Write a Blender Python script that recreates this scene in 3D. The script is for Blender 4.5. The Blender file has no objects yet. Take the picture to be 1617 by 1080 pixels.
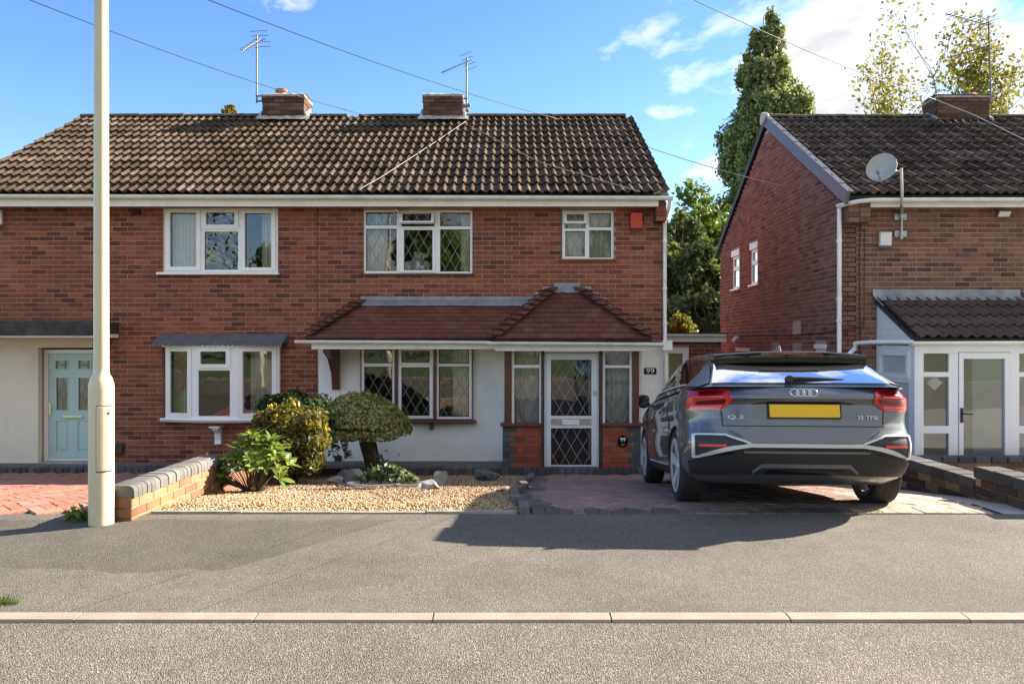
import bpy, bmesh, math, random
import numpy as np
from mathutils import Vector, Matrix
random.seed(7); rng = np.random.default_rng(11)
R = math.radians
scene = bpy.context.scene
C = scene.collection

# ---------------------------------------------------------------- camera, sky, sun, exposure
EYE, FPX, PW, PH, HZ = 1.5, 1212.0, 1617.0, 1080.0, 540.0
cam_d = bpy.data.cameras.new('camera'); cam = bpy.data.objects.new('camera', cam_d); C.objects.link(cam)
cam.location = (0, 0, EYE); cam.rotation_euler = (R(90), 0, 0)
cam_d.sensor_width = 36.0; cam_d.lens = 36.0*FPX/PW; cam_d.clip_end = 3000; cam_d.clip_start = 0.05
scene.camera = cam

SUN = Vector((1.75, 0.80, 1.00)).normalized()
SUN_EL = math.asin(SUN.z); SUN_AZ = math.atan2(SUN.x, SUN.y)
world = bpy.data.worlds.new('World'); scene.world = world; world.use_nodes = True
nt = world.node_tree; nt.nodes.clear()
def N(nt, t, **k):
    n = nt.nodes.new(t)
    for a, b in k.items(): setattr(n, a, b)
    return n
def L(nt, a, b): nt.links.new(a, b)
def math_node(nt, op, a, b=None, clamp=False):
    n = N(nt, 'ShaderNodeMath', operation=op, use_clamp=clamp)
    for i, v in enumerate((a, b)):
        if v is None: continue
        if isinstance(v, (int, float)): n.inputs[i].default_value = v
        else: L(nt, v, n.inputs[i])
    return n.outputs[0]
def ramp(nt, fac, stops, interp='LINEAR'):
    n = N(nt, 'ShaderNodeValToRGB'); cr = n.color_ramp; cr.interpolation = interp
    while len(cr.elements) > 1: cr.elements.remove(cr.elements[-1])
    for i, (p, c) in enumerate(stops):
        e = cr.elements[0] if i == 0 else cr.elements.new(p)
        e.position = p
        e.color = (c, c, c, 1) if isinstance(c, (int, float)) else (*c, 1)
    if fac is not None: L(nt, fac, n.inputs[0])
    return n.outputs[0]
def mix(nt, fac, a, b, blend='MIX'):
    n = N(nt, 'ShaderNodeMix', data_type='RGBA', blend_type=blend)
    for sock, v in ((n.inputs[0], fac), (n.inputs[6], a), (n.inputs[7], b)):
        if isinstance(v, (int, float)): sock.default_value = v
        elif isinstance(v, tuple): sock.default_value = (*v, 1)
        else: L(nt, v, sock)
    return n.outputs[2]

sky = N(nt, 'ShaderNodeTexSky', sky_type='NISHITA', sun_disc=False)
sky.sun_elevation = SUN_EL; sky.sun_rotation = SUN_AZ
sky.air_density = 1.0; sky.dust_density = 0.2; sky.ozone_density = 2.2
bg_sky = N(nt, 'ShaderNodeBackground'); bg_sky.inputs[1].default_value = 0.05
hs = N(nt, 'ShaderNodeHueSaturation'); hs.inputs['Saturation'].default_value = 1.24; hs.inputs['Value'].default_value = 0.76; hs.inputs['Hue'].default_value = 0.512
L(nt, sky.outputs[0], hs.inputs['Color']); L(nt, hs.outputs[0], bg_sky.inputs[0])
# broken cloud, fuller to the right and, for whiter fill, unseen behind the camera, drawn on a flat layer overhead
tc = N(nt, 'ShaderNodeTexCoord'); sx = N(nt, 'ShaderNodeSeparateXYZ'); L(nt, tc.outputs['Generated'], sx.inputs[0])
den = math_node(nt, 'ADD', math_node(nt, 'MAXIMUM', sx.outputs[2], 0.0), 0.22)
cx = math_node(nt, 'DIVIDE', sx.outputs[0], den); cy = math_node(nt, 'DIVIDE', sx.outputs[1], den)
cv = N(nt, 'ShaderNodeCombineXYZ'); L(nt, cx, cv.inputs[0]); L(nt, cy, cv.inputs[1]); cv.inputs[2].default_value = 0.4
no = N(nt, 'ShaderNodeTexNoise'); no.inputs['Scale'].default_value = 1.9; no.inputs['Detail'].default_value = 9; no.inputs['Roughness'].default_value = 0.6
no.inputs['Distortion'].default_value = 0.25
L(nt, cv.outputs[0], no.inputs['Vector'])
big = N(nt, 'ShaderNodeTexNoise'); big.inputs['Scale'].default_value = 0.55; big.inputs['Detail'].default_value = 2; L(nt, cv.outputs[0], big.inputs['Vector'])
bank = math_node(nt, 'ADD', math_node(nt, 'MULTIPLY', sx.outputs[0], 0.80), math_node(nt, 'MULTIPLY', sx.outputs[1], -0.60))
cover = math_node(nt, 'ADD', math_node(nt, 'MULTIPLY', math_node(nt, 'ADD', bank, 0.16), 0.20), math_node(nt, 'MULTIPLY', math_node(nt, 'ADD', big.outputs[0], -0.5), 0.45))
cl = math_node(nt, 'ADD', no.outputs[0], cover)
cloud_a = ramp(nt, cl, [(0.50, 0.0), (0.57, 0.55), (0.68, 1.0)])
bg_c = N(nt, 'ShaderNodeBackground'); bg_c.inputs[1].default_value = 0.205
L(nt, ramp(nt, cl, [(0.5, (1.0, 0.97, 0.93)), (0.58, (0.92, 0.90, 0.87)), (0.66, (0.66, 0.66, 0.67)), (0.74, (0.50, 0.51, 0.54)), (0.82, (0.60, 0.61, 0.63)), (0.92, (0.48, 0.49, 0.51))]), bg_c.inputs[0])
mxs = N(nt, 'ShaderNodeMixShader'); L(nt, cloud_a, mxs.inputs[0]); L(nt, bg_sky.outputs[0], mxs.inputs[1]); L(nt, bg_c.outputs[0], mxs.inputs[2])
wo = N(nt, 'ShaderNodeOutputWorld'); L(nt, mxs.outputs[0], wo.inputs[0])

sun_d = bpy.data.lights.new('sun', 'SUN'); sun_d.energy = 2.4; sun_d.angle = R(0.55); sun_d.color = (1.0, 0.89, 0.75)
sun = bpy.data.objects.new('sun', sun_d); C.objects.link(sun)
sun.rotation_euler = (-SUN).to_track_quat('-Z', 'Y').to_euler(); sun.location = (20, 10, 20)

vs = scene.view_settings
vs.view_transform = 'Standard'; vs.look = 'None'; vs.gamma = 1.0; vs.use_curve_mapping = False; vs.exposure = 2.98
scene.cycles.max_bounces = 8; scene.cycles.transparent_max_bounces = 16; scene.cycles.caustics_reflective = False; scene.cycles.caustics_refractive = False
scene.cycles.use_denoising = True

# ---------------------------------------------------------------- helpers
def P(px, py, Y):                     # a photo pixel at a known depth -> world point
    return Vector(((px-808.5)*Y/FPX, Y, EYE+(HZ-py)*Y/FPX))
def X_(px, Y): return (px-808.5)*Y/FPX
def Z_(py, Y): return EYE+(HZ-py)*Y/FPX
GP = [(-60, 0.0), (4.10, 0.0), (6.3, 0.08), (6.75, 0.075), (7.4, 0.01), (9.5, -0.262), (12.0, -0.60), (13, -0.62), (400, -0.62)]
def gz(Y):
    for (a, za), (b, zb) in zip(GP, GP[1:]):
        if a <= Y <= b: return za+(zb-za)*(Y-a)/(b-a)
    return 0.0

class MB:
    """collects faces; build() links them as one mesh object"""
    def __init__(s): s.v = []; s.f = []; s.t = []
    def add(s, vs_, fs, tone=None):
        o = len(s.v); s.v.extend([tuple(v) for v in vs_])
        s.f.extend([tuple(i+o for i in f) for f in fs])
        s.t.extend([random.random() if tone is None else tone]*len(fs))
        return s
    def box(s, x0, x1, y0, y1, z0, z1, tone=None):
        v = [(x, y, z) for x in (x0, x1) for y in (y0, y1) for z in (z0, z1)]
        f = [(0, 1, 3, 2), (4, 6, 7, 5), (0, 4, 5, 1), (2, 3, 7, 6), (0, 2, 6, 4), (1, 5, 7, 3)]
        return s.add(v, f, tone)
    def obox(s, M, sx, sy, sz, tone=None):      # oriented box centred on M
        v = [M @ Vector((x*sx/2, y*sy/2, z*sz/2)) for x in (-1, 1) for y in (-1, 1) for z in (-1, 1)]
        f = [(0, 1, 3, 2), (4, 6, 7, 5), (0, 4, 5, 1), (2, 3, 7, 6), (0, 2, 6, 4), (1, 5, 7, 3)]
        return s.add(v, f, tone)
    def prism(s, pts, d, tone=None):            # polygon extruded by vector d
        n = len(pts); d = Vector(d); pts = [Vector(p) for p in pts]
        v = pts+[p+d for p in pts]
        f = [tuple(range(n))[::-1], tuple(range(n, 2*n))]+[(i, (i+1) % n, n+(i+1) % n, n+i) for i in range(n)]
        return s.add(v, f, tone)
    def tube(s, pts, r, n=8, cap=True, tone=None):
        pts = [Vector(p) for p in pts]; m = len(pts)
        rs = r if isinstance(r, (list, tuple)) else [r]*m
        vs_ = []; ref = Vector((0.3, 0.2, 1.0))
        for i, p in enumerate(pts):
            d = (pts[min(i+1, m-1)]-pts[max(i-1, 0)]).normalized()
            a = d.cross(ref)
            if a.length < 1e-3: a = d.cross(Vector((1, 0, 0)))
            a.normalize(); b = d.cross(a).normalized()
            for k in range(n):
                t = 2*math.pi*k/n
                vs_.append(p+(a*math.cos(t)+b*math.sin(t))*rs[i])
        fs = [(i*n+k, i*n+(k+1) % n, (i+1)*n+(k+1) % n, (i+1)*n+k) for i in range(m-1) for k in range(n)]
        if cap: fs += [tuple(range(n))[::-1], tuple((m-1)*n+k for k in range(n))]
        return s.add(vs_, fs, tone)
    def lathe(s, prof, c, n=24, axis='z', tone=None, cap=True):   # prof: (radius, height)
        c = Vector(c); vs_ = []
        for r, h in prof:
            for k in range(n):
                t = 2*math.pi*k/n; a, b = r*math.cos(t), r*math.sin(t)
                vs_.append(c+(Vector((a, b, h)) if axis == 'z' else Vector((h, a, b)) if axis == 'x' else Vector((a, h, b))))
        m = len(prof)
        fs = [(i*n+k, i*n+(k+1) % n, (i+1)*n+(k+1) % n, (i+1)*n+k) for i in range(m-1) for k in range(n)]
        if cap: fs += [tuple(range(n))[::-1], tuple((m-1)*n+k for k in range(n))]
        return s.add(vs_, fs, tone)
    def grid(s, rows, close=False, tone=None):          # rows of equal length
        n = len(rows[0]); vs_ = [p for r in rows for p in r]; q = n if close else n-1
        return s.add(vs_, [(i*n+k, i*n+(k+1) % n, (i+1)*n+(k+1) % n, (i+1)*n+k) for i in range(len(rows)-1) for k in range(q)], tone)
    def mesh(s, name, mat, smooth=False):
        me = bpy.data.meshes.new(name); me.from_pydata(s.v, [], s.f)
        a = me.attributes.new('tone', 'FLOAT', 'FACE'); a.data.foreach_set('value', np.array(s.t, dtype=np.float32))
        if smooth is True: me.polygons.foreach_set('use_smooth', [True]*len(me.polygons))
        if mat: me.materials.append(mat)
        me.update(); return me
    def build(s, name, mat, parent=None, smooth=False, bevel=0, fix=True, angle=None):
        me = s.mesh(name, mat, smooth or angle is not None)
        if fix:
            bm = bmesh.new(); bm.from_mesh(me); bmesh.ops.recalc_face_normals(bm, faces=bm.faces); bm.to_mesh(me); bm.free()
        if angle is not None: me.set_sharp_from_angle(angle=R(angle))
        o = bpy.data.objects.new(name, me); C.objects.link(o); attach(o, parent)
        if bevel:
            b = o.modifiers.new('bevel', 'BEVEL'); b.width = bevel; b.segments = 2; b.limit_method = 'ANGLE'; b.angle_limit = R(50)
        return o

BASE = {}                                       # root name -> inverse of its world matrix
def attach(o, parent):
    if parent is None: return o
    o.parent = parent
    if parent.name in BASE: o.matrix_parent_inverse = BASE[parent.name]
    return o
def tag(o, label=None, cat=None, group=None, kind=None):
    for k, v in (('label', label), ('category', cat), ('group', group), ('kind', kind)):
        if v: o[k] = v
    return o
def thing(name, label, cat, loc=(0, 0, 0), group=None):
    o = bpy.data.objects.new(name, None); C.objects.link(o); o.location = loc; o.empty_display_size = 0.2
    BASE[o.name] = Matrix.Translation(Vector(loc)).inverted()
    return tag(o, label, cat, group)
def pieces(name, rest_name, mesh, parent, Ms, limit=300, key=None):
    """alike pieces: the first `limit` (by key) as objects sharing one mesh, the rest joined"""
    Ms = list(Ms)
    if key: Ms.sort(key=key)
    for M in Ms[:limit]:
        o = bpy.data.objects.new(name, mesh); C.objects.link(o); o.parent = parent
        if parent.name in BASE: o.matrix_parent_inverse = BASE[parent.name]
        o.matrix_basis = M
    rest = Ms[limit:]
    if not rest: return None
    nv = len(mesh.vertices); co = np.empty(nv*3); mesh.vertices.foreach_get('co', co); co = np.c_[co.reshape(-1, 3), np.ones(nv)]
    A = np.array([np.array(M) for M in rest])
    V = np.einsum('nij,kj->nki', A, co)[:, :, :3].reshape(-1, 3)
    polys = [tuple(p.vertices) for p in mesh.polygons]
    F = [tuple(i+k*nv for i in f) for k in range(len(rest)) for f in polys]
    me = bpy.data.meshes.new(rest_name); me.from_pydata(V.tolist(), [], F)
    t = np.repeat(rng.random(len(rest)), len(polys)).astype(np.float32)
    a = me.attributes.new('tone', 'FLOAT', 'FACE'); a.data.foreach_set('value', t)
    me.materials.append(mesh.materials[0])
    sm = np.empty(len(mesh.polygons), dtype=bool); mesh.polygons.foreach_get('use_smooth', sm)
    me.polygons.foreach_set('use_smooth', np.tile(sm, len(rest)))
    o = bpy.data.objects.new(rest_name, me); C.objects.link(o); attach(o, parent); o['kind'] = 'stuff'
    return o
def TRS(loc, scale=(1, 1, 1), rot=None):
    M = Matrix.Translation(Vector(loc))
    if rot is not None: M = M @ rot
    return M @ Matrix.Diagonal((*scale, 1))
# ---------------------------------------------------------------- materials
MATS = {}
def new_mat(name):
    m = bpy.data.materials.new(name); m.use_nodes = True; t = m.node_tree
    return m, t, t.nodes['Principled BSDF']
def bump(t, b, h, strength=0.3, dist=0.01):
    n = N(t, 'ShaderNodeBump'); n.inputs['Strength'].default_value = strength; n.inputs['Distance'].default_value = dist
    L(t, h, n.inputs['Height']); L(t, n.outputs[0], b.inputs['Normal']); return n
def noise(t, scale, detail=4, rough=0.55, vec=None, out=0):
    n = N(t, 'ShaderNodeTexNoise'); n.inputs['Scale'].default_value = scale; n.inputs['Detail'].default_value = detail; n.inputs['Roughness'].default_value = rough
    L(t, vec if vec is not None else geo(t), n.inputs['Vector']); return n.outputs[out]
def geo(t):
    n = t.nodes.get('GEO') or N(t, 'ShaderNodeNewGeometry', name='GEO'); return n.outputs['Position']
def tone(t):                                     # a random number per piece
    a = N(t, 'ShaderNodeAttribute', attribute_name='tone'); o = N(t, 'ShaderNodeObjectInfo')
    return math_node(t, 'FRACT', math_node(t, 'ADD', a.outputs['Fac'], o.outputs['Random']))
def simple(name, col, rough=0.6, metal=0.0, var=0.12, scale=9.0, bmp=0.15, fine=120.0, coat=0.0, dirt=None, spec=None):
    m, t, b = new_mat(name); MATS[name] = m
    lo = tuple(c*(1-var) for c in col); hi = tuple(min(1, c*(1+var)) for c in col)
    c = ramp(t, noise(t, scale, 5), [(0.3, lo), (0.7, hi)])
    if dirt: c = mix(t, ramp(t, noise(t, dirt[1], 6, 0.65), [(0.50, 0.0), (0.75, dirt[2])]), c, dirt[0])
    L(t, c, b.inputs['Base Color']); b.inputs['Roughness'].default_value = rough; b.inputs['Metallic'].default_value = metal
    if coat: b.inputs['Coat Weight'].default_value = coat; b.inputs['Coat Roughness'].default_value = 0.03
    if spec is not None: b.inputs['Specular IOR Level'].default_value = spec
    if bmp: bump(t, b, noise(t, fine, 3), bmp, 0.004)
    return m
def brick_mat(name, stops, smudge=(0.10, 0.055, 0.045), smudge_amt=0.35, rough=0.88):
    m, t, b = new_mat(name); MATS[name] = m
    base = ramp(t, tone(t), stops)
    n1 = noise(t, 38, 5, 0.65)
    c = mix(t, 0.55, base, ramp(t, n1, [(0.3, (0.42, 0.40, 0.40)), (0.55, (1, 1, 1)), (0.8, (1.32, 1.25, 1.2))]), 'MULTIPLY')
    c = mix(t, ramp(t, noise(t, 1.1, 6, 0.62), [(0.46, 0.0), (0.72, smudge_amt)]), c, smudge)
    L(t, c, b.inputs['Base Color']); b.inputs['Roughness'].default_value = rough; b.inputs['Specular IOR Level'].default_value = 0.25
    bump(t, b, noise(t, 170, 4, 0.7), 0.5, 0.004); return m
brick_mat('brick', [(0.0, (0.105, 0.044, 0.038)), (0.08, (0.145, 0.052, 0.040)), (0.2, (0.215, 0.068, 0.045)), (0.5, (0.265, 0.083, 0.050)), (0.8, (0.305, 0.102, 0.059)), (1.0, (0.34, 0.128, 0.076))], smudge_amt=0.42)
brick_mat('brick_neighbour', [(0.0, (0.09, 0.052, 0.048)), (0.1, (0.13, 0.07, 0.06)), (0.3, (0.195, 0.090, 0.068)), (0.7, (0.235, 0.108, 0.08)), (1.0, (0.28, 0.14, 0.105))], (0.17, 0.115, 0.085), 0.75)
brick_mat('brick_chimney', [(0.0, (0.07, 0.042, 0.036)), (0.5, (0.13, 0.068, 0.052)), (1.0, (0.20, 0.11, 0.08))], (0.04, 0.035, 0.03), 0.7)
brick_mat('brick_red_smooth', [(0.0, (0.23, 0.055, 0.03)), (0.5, (0.32, 0.075, 0.04)), (1.0, (0.36, 0.10, 0.055))], (0.12, 0.05, 0.04), 0.2, 0.6)
brick_mat('brick_blue', [(0.0, (0.055, 0.058, 0.066)), (0.5, (0.08, 0.084, 0.093)), (1.0, (0.12, 0.123, 0.13))], (0.09, 0.085, 0.075), 0.4, 0.55)
brick_mat('brick_wall_old', [(0.0, (0.16, 0.075, 0.05)), (0.5, (0.26, 0.125, 0.075)), (1.0, (0.34, 0.19, 0.11))], (0.42, 0.24, 0.09), 0.55)
brick_mat('brick_sooty', [(0.0, (0.05, 0.038, 0.032)), (0.6, (0.10, 0.07, 0.052)), (0.8, (0.17, 0.11, 0.07)), (1.0, (0.42, 0.29, 0.17))], (0.03, 0.03, 0.026), 0.6)
brick_mat('coping_grey', [(0.0, (0.11, 0.11, 0.108)), (0.5, (0.15, 0.148, 0.143)), (1.0, (0.20, 0.196, 0.186))], (0.13, 0.13, 0.12), 0.5)
brick_mat('coping_dark', [(0.0, (0.05, 0.05, 0.055)), (1.0, (0.10, 0.10, 0.105))], (0.03, 0.03, 0.03), 0.5)
brick_mat('block_pink', [(0.0, (0.25, 0.160, 0.125)), (0.3, (0.285, 0.188, 0.148)), (0.7, (0.31, 0.210, 0.168)), (1.0, (0.345, 0.243, 0.195))], (0.19, 0.150, 0.122), 0.6)
brick_mat('block_red', [(0.0, (0.31, 0.135, 0.092)), (0.4, (0.36, 0.16, 0.11)), (0.8, (0.40, 0.19, 0.132)), (1.0, (0.44, 0.23, 0.165))], (0.20, 0.125, 0.095), 0.6)
brick_mat('block_grey', [(0.0, (0.095, 0.085, 0.080)), (0.5, (0.13, 0.115, 0.108)), (1.0, (0.19, 0.165, 0.15))], (0.07, 0.065, 0.06), 0.5)
brick_mat('paving_buff', [(0.0, (0.36, 0.285, 0.225)), (0.5, (0.43, 0.345, 0.27)), (1.0, (0.49, 0.405, 0.325))], (0.25, 0.20, 0.16), 0.5)
brick_mat('plain_tile', [(0.0, (0.135, 0.052, 0.040)), (0.3, (0.16, 0.060, 0.045)), (0.7, (0.18, 0.068, 0.050)), (1.0, (0.21, 0.085, 0.062))], (0.055, 0.036, 0.030), 0.5, 0.8)
def roof_mat(name, stops, moss):
    m, t, b = new_mat(name); MATS[name] = m
    c = ramp(t, tone(t), stops)
    c = mix(t, 0.6, c, ramp(t, noise(t, 30, 6, 0.7), [(0.3, (0.45, 0.45, 0.45)), (0.7, (1.35, 1.3, 1.2))]), 'MULTIPLY')
    c = mix(t, ramp(t, noise(t, 1.6, 6, 0.7), [(0.40, 0.0), (0.62, 0.9)]), c, moss)                               # moss and soot
    c = mix(t, ramp(t, noise(t, 16, 5, 0.7), [(0.56, 0.0), (0.68, 0.8)]), c, (0.105, 0.060, 0.024))              # rusty moss
    c = mix(t, ramp(t, noise(t, 44, 3, 0.6), [(0.68, 0.0), (0.78, 0.45)]), c, (0.30, 0.27, 0.20))                   # lichen
    L(t, c, b.inputs['Base Color']); b.inputs['Roughness'].default_value = 0.95; b.inputs['Specular IOR Level'].default_value = 0.2
    bump(t, b, noise(t, 60, 6, 0.75), 0.9, 0.012); return m
roof_mat('roof_tile', [(0.0, (0.085, 0.060, 0.044)), (0.5, (0.12, 0.086, 0.062)), (1.0, (0.16, 0.120, 0.088))], (0.036, 0.025, 0.013))
roof_mat('roof_tile_porch', [(0.0, (0.12, 0.082, 0.068)), (1.0, (0.17, 0.12, 0.10))], (0.095, 0.068, 0.056))
simple('ridge', (0.095, 0.085, 0.065), 0.95, var=0.4, scale=8, bmp=0.8, fine=60, dirt=((0.03, 0.03, 0.02), 6, 0.8))
simple('mortar', (0.42, 0.27, 0.185), 0.95, var=0.22, scale=3, bmp=0.5, fine=200)
simple('mortar_neighbour', (0.43, 0.31, 0.225), 0.95, var=0.25, scale=2, bmp=0.5, fine=200)
simple('mortar_dark', (0.16, 0.13, 0.11), 0.95, var=0.3, scale=6, bmp=0.4)
simple('joint_sand', (0.10, 0.085, 0.07), 0.95, var=0.3, scale=6, bmp=0.4)
simple('flaunching', (0.42, 0.40, 0.36), 0.95, var=0.3, scale=7, bmp=0.6, fine=50, dirt=((0.10, 0.09, 0.075), 9, 0.7))
simple('render_white', (0.83, 0.815, 0.775), 0.92, var=0.05, scale=1.6, bmp=0.9, fine=160, dirt=((0.50, 0.49, 0.45), 1.5, 0.4))
simple('render_cream', (0.76, 0.69, 0.56), 0.92, var=0.06, scale=1.4, bmp=0.9, fine=150, dirt=((0.42, 0.37, 0.30), 1.6, 0.5))
simple('upvc', (0.80, 0.80, 0.79), 0.28, var=0.02, bmp=0)
simple('upvc_grey', (0.66, 0.68, 0.71), 0.3, var=0.03, bmp=0)
simple('gutter_white', (0.86, 0.85, 0.82), 0.38, var=0.06, scale=5, bmp=0.05, dirt=((0.45, 0.42, 0.34), 2.6, 0.45))
simple('fascia', (0.82, 0.80, 0.75), 0.5, var=0.06, scale=4, bmp=0.05, dirt=((0.5, 0.46, 0.38), 3, 0.4))
simple('timber', (0.105, 0.036, 0.020), 0.42, var=0.3, scale=20, bmp=0.3, fine=60)
simple('timber_dark', (0.05, 0.028, 0.020), 0.5, var=0.3, scale=20, bmp=0.2)
simple('lead_sheet', (0.25, 0.265, 0.285), 0.55, 0.35, var=0.25, scale=6, bmp=0.3, fine=30, dirt=((0.42, 0.43, 0.43), 5, 0.5))
simple('lead_came', (0.33, 0.32, 0.29), 0.5, 0.2, var=0.15, bmp=0)
simple('seal_black', (0.015, 0.015, 0.016), 0.6, var=0.1, bmp=0)
simple('slate_grey_plastic', (0.085, 0.098, 0.115), 0.45, var=0.12, bmp=0.1)
simple('canopy_grey', (0.115, 0.122, 0.135), 0.8, var=0.2, scale=8, bmp=0.4, fine=80)
simple('felt_black', (0.045, 0.045, 0.042), 0.9, var=0.4, scale=5, bmp=0.5, fine=60, dirt=((0.10, 0.10, 0.085), 4, 0.6))
simple('teal_paint', (0.42, 0.59, 0.57), 0.35, var=0.03, bmp=0.05)
simple('cream_paint', (0.55, 0.51, 0.365), 0.38, var=0.05, scale=2.5, bmp=0.08, fine=40, dirt=((0.45, 0.40, 0.27), 2.2, 0.35))
simple('concrete', (0.36, 0.345, 0.31), 0.92, var=0.2, scale=3, bmp=0.5, fine=90, dirt=((0.20, 0.19, 0.17), 2.5, 0.5))
simple('edging', (0.27, 0.25, 0.22), 0.95, var=0.25, scale=9, bmp=0.6, fine=70)
simple('chrome', (0.75, 0.75, 0.76), 0.14, 1.0, var=0.02, bmp=0)
simple('galvanised', (0.42, 0.43, 0.44), 0.45, 0.7, var=0.2, scale=30, bmp=0.1)
simple('aerial_metal', (0.16, 0.155, 0.15), 0.55, 0.6, var=0.2, bmp=0)
simple('black_plastic', (0.018, 0.018, 0.019), 0.5, var=0.15, bmp=0.2, fine=400)
simple('alarm_red', (0.62, 0.055, 0.04), 0.4, var=0.06, bmp=0)
simple('white_plastic', (0.74, 0.74, 0.72), 0.4, var=0.03, bmp=0)
simple('dish_grey', (0.42, 0.40, 0.37), 0.55, var=0.1, bmp=0.05)
simple('plaster_room', (0.20, 0.185, 0.165), 0.9, var=0.1, bmp=0)
simple('floor_room', (0.11, 0.075, 0.05), 0.6, var=0.2, bmp=0)
simple('curtain_cloth', (0.86, 0.83, 0.76), 0.95, var=0.06, bmp=0)
simple('rock', (0.30, 0.285, 0.265), 0.9, var=0.45, scale=11, bmp=0.9, fine=28, dirt=((0.55, 0.50, 0.44), 9, 0.5))
simple('rock_dark', (0.115, 0.112, 0.108), 0.9, var=0.45, scale=11, bmp=0.9, fine=28, dirt=((0.3, 0.3, 0.28), 12, 0.5))
simple('soil', (0.075, 0.055, 0.04), 0.95, var=0.4, scale=12, bmp=0.9, fine=50)
simple('bark', (0.11, 0.085, 0.062), 0.95, var=0.4, scale=14, bmp=1.0, fine=45)
simple('wire_black', (0.012, 0.012, 0.013), 0.6, var=0.1, bmp=0)
simple('wire_white', (0.36, 0.35, 0.32), 0.6, var=0.1, bmp=0)
simple('flower_red', (0.65, 0.03, 0.03), 0.6, var=0.2, bmp=0)
simple('terracotta', (0.32, 0.13, 0.075), 0.85, var=0.2, bmp=0.3)
def glass_mat(name, tint=(0.92, 0.95, 0.94), wob=0.0022, refl=1.0, wscale=2.4, ior=1.9):
    m, t, b = new_mat(name); MATS[name] = m; t.nodes.remove(b); out = t.nodes['Material Output']
    tr = N(t, 'ShaderNodeBsdfTransparent'); tr.inputs[0].default_value = (*tint, 1)
    gl = N(t, 'ShaderNodeBsdfGlossy'); gl.inputs['Roughness'].default_value = 0.012; gl.inputs[0].default_value = (refl, refl, refl, 1)
    bp = N(t, 'ShaderNodeBump'); bp.inputs['Strength'].default_value = 1.0; bp.inputs['Distance'].default_value = wob
    L(t, noise(t, wscale, 2), bp.inputs['Height']); L(t, bp.outputs[0], gl.inputs['Normal'])
    fr = N(t, 'ShaderNodeFresnel'); fr.inputs[0].default_value = ior
    ms = N(t, 'ShaderNodeMixShader'); L(t, fr.outputs[0], ms.inputs[0]); L(t, tr.outputs[0], ms.inputs[1]); L(t, gl.outputs[0], ms.inputs[2]); L(t, ms.outputs[0], out.inputs[0])
    return m
glass_mat('glass'); glass_mat('glass_wavy', wob=0.03, wscale=3.5); glass_mat('glass_car', (0.22, 0.24, 0.24), 0.004, ior=1.75)
simple('blind', (0.78, 0.80, 0.78), 0.6, var=0.03, bmp=0)
simple('glass_frosted', (0.52, 0.54, 0.53), 0.22, var=0.06, scale=1.2, bmp=0)
def leaf_mat(name, cols, rough=0.5, trans=0.42):
    m, t, b = new_mat(name); MATS[name] = m
    n = len(cols); c = ramp(t, tone(t), [(i/max(1, n-1), k) for i, k in enumerate(cols)])
    L(t, c, b.inputs['Base Color']); b.inputs['Roughness'].default_value = rough; b.inputs['Specular IOR Level'].default_value = 0.35
    tl = N(t, 'ShaderNodeBsdfTranslucent'); L(t, mix(t, 0.5, c, (0.16, 0.2, 0.02)), tl.inputs[0])
    ms = N(t, 'ShaderNodeMixShader'); ms.inputs[0].default_value = trans
    L(t, b.outputs[0], ms.inputs[1]); L(t, tl.outputs[0], ms.inputs[2]); L(t, ms.outputs[0], t.nodes['Material Output'].inputs[0]); return m
leaf_mat('leaf_poplar', [(0.131, 0.169, 0.073), (0.22, 0.272, 0.106), (0.351, 0.385, 0.163), (0.516, 0.514, 0.242)])
leaf_mat('leaf_green', [(0.069, 0.123, 0.028), (0.128, 0.207, 0.044), (0.208, 0.309, 0.059), (0.277, 0.351, 0.079)])
leaf_mat('leaf_dark', [(0.038, 0.058, 0.023), (0.074, 0.108, 0.039), (0.126, 0.156, 0.058), (0.189, 0.195, 0.098)])
leaf_mat('leaf_yellowgreen', [(0.143, 0.149, 0.024), (0.243, 0.218, 0.042), (0.372, 0.299, 0.06), (0.429, 0.31, 0.096)])
leaf_mat('leaf_golden', [(0.169, 0.13, 0.016), (0.26, 0.195, 0.026), (0.156, 0.156, 0.026), (0.338, 0.247, 0.039)])
leaf_mat('leaf_mushroom', [(0.119, 0.144, 0.04), (0.239, 0.278, 0.07), (0.408, 0.432, 0.128), (0.574, 0.577, 0.221), (0.311, 0.204, 0.109)], 0.45)
leaf_mat('leaf_variegated', [(0.018, 0.028, 0.009), (0.043, 0.053, 0.014), (0.101, 0.097, 0.023), (0.173, 0.145, 0.027), (0.26, 0.201, 0.023)], 0.4)
leaf_mat('leaf_bush_green', [(0.015, 0.035, 0.012), (0.03, 0.065, 0.02), (0.05, 0.09, 0.025)], 0.4)
leaf_mat('leaf_rhodo', [(0.075, 0.132, 0.024), (0.125, 0.204, 0.036), (0.213, 0.3, 0.054), (0.338, 0.42, 0.084)], 0.3)
leaf_mat('leaf_flower', [(0.6, 0.36, 0.02), (0.7, 0.45, 0.03)], 0.5)
leaf_mat('leaf_white', [(0.5, 0.5, 0.38), (0.10, 0.16, 0.06), (0.05, 0.10, 0.03), (0.03, 0.07, 0.02)], 0.5)
leaf_mat('grass_blade', [(0.05, 0.10, 0.012), (0.09, 0.17, 0.02), (0.14, 0.22, 0.035)], 0.5)
leaf_mat('pebble', [(0.26, 0.165, 0.075), (0.42, 0.30, 0.15), (0.54, 0.43, 0.26), (0.34, 0.20, 0.09), (0.60, 0.51, 0.37)], 0.8, 0.0)
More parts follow.
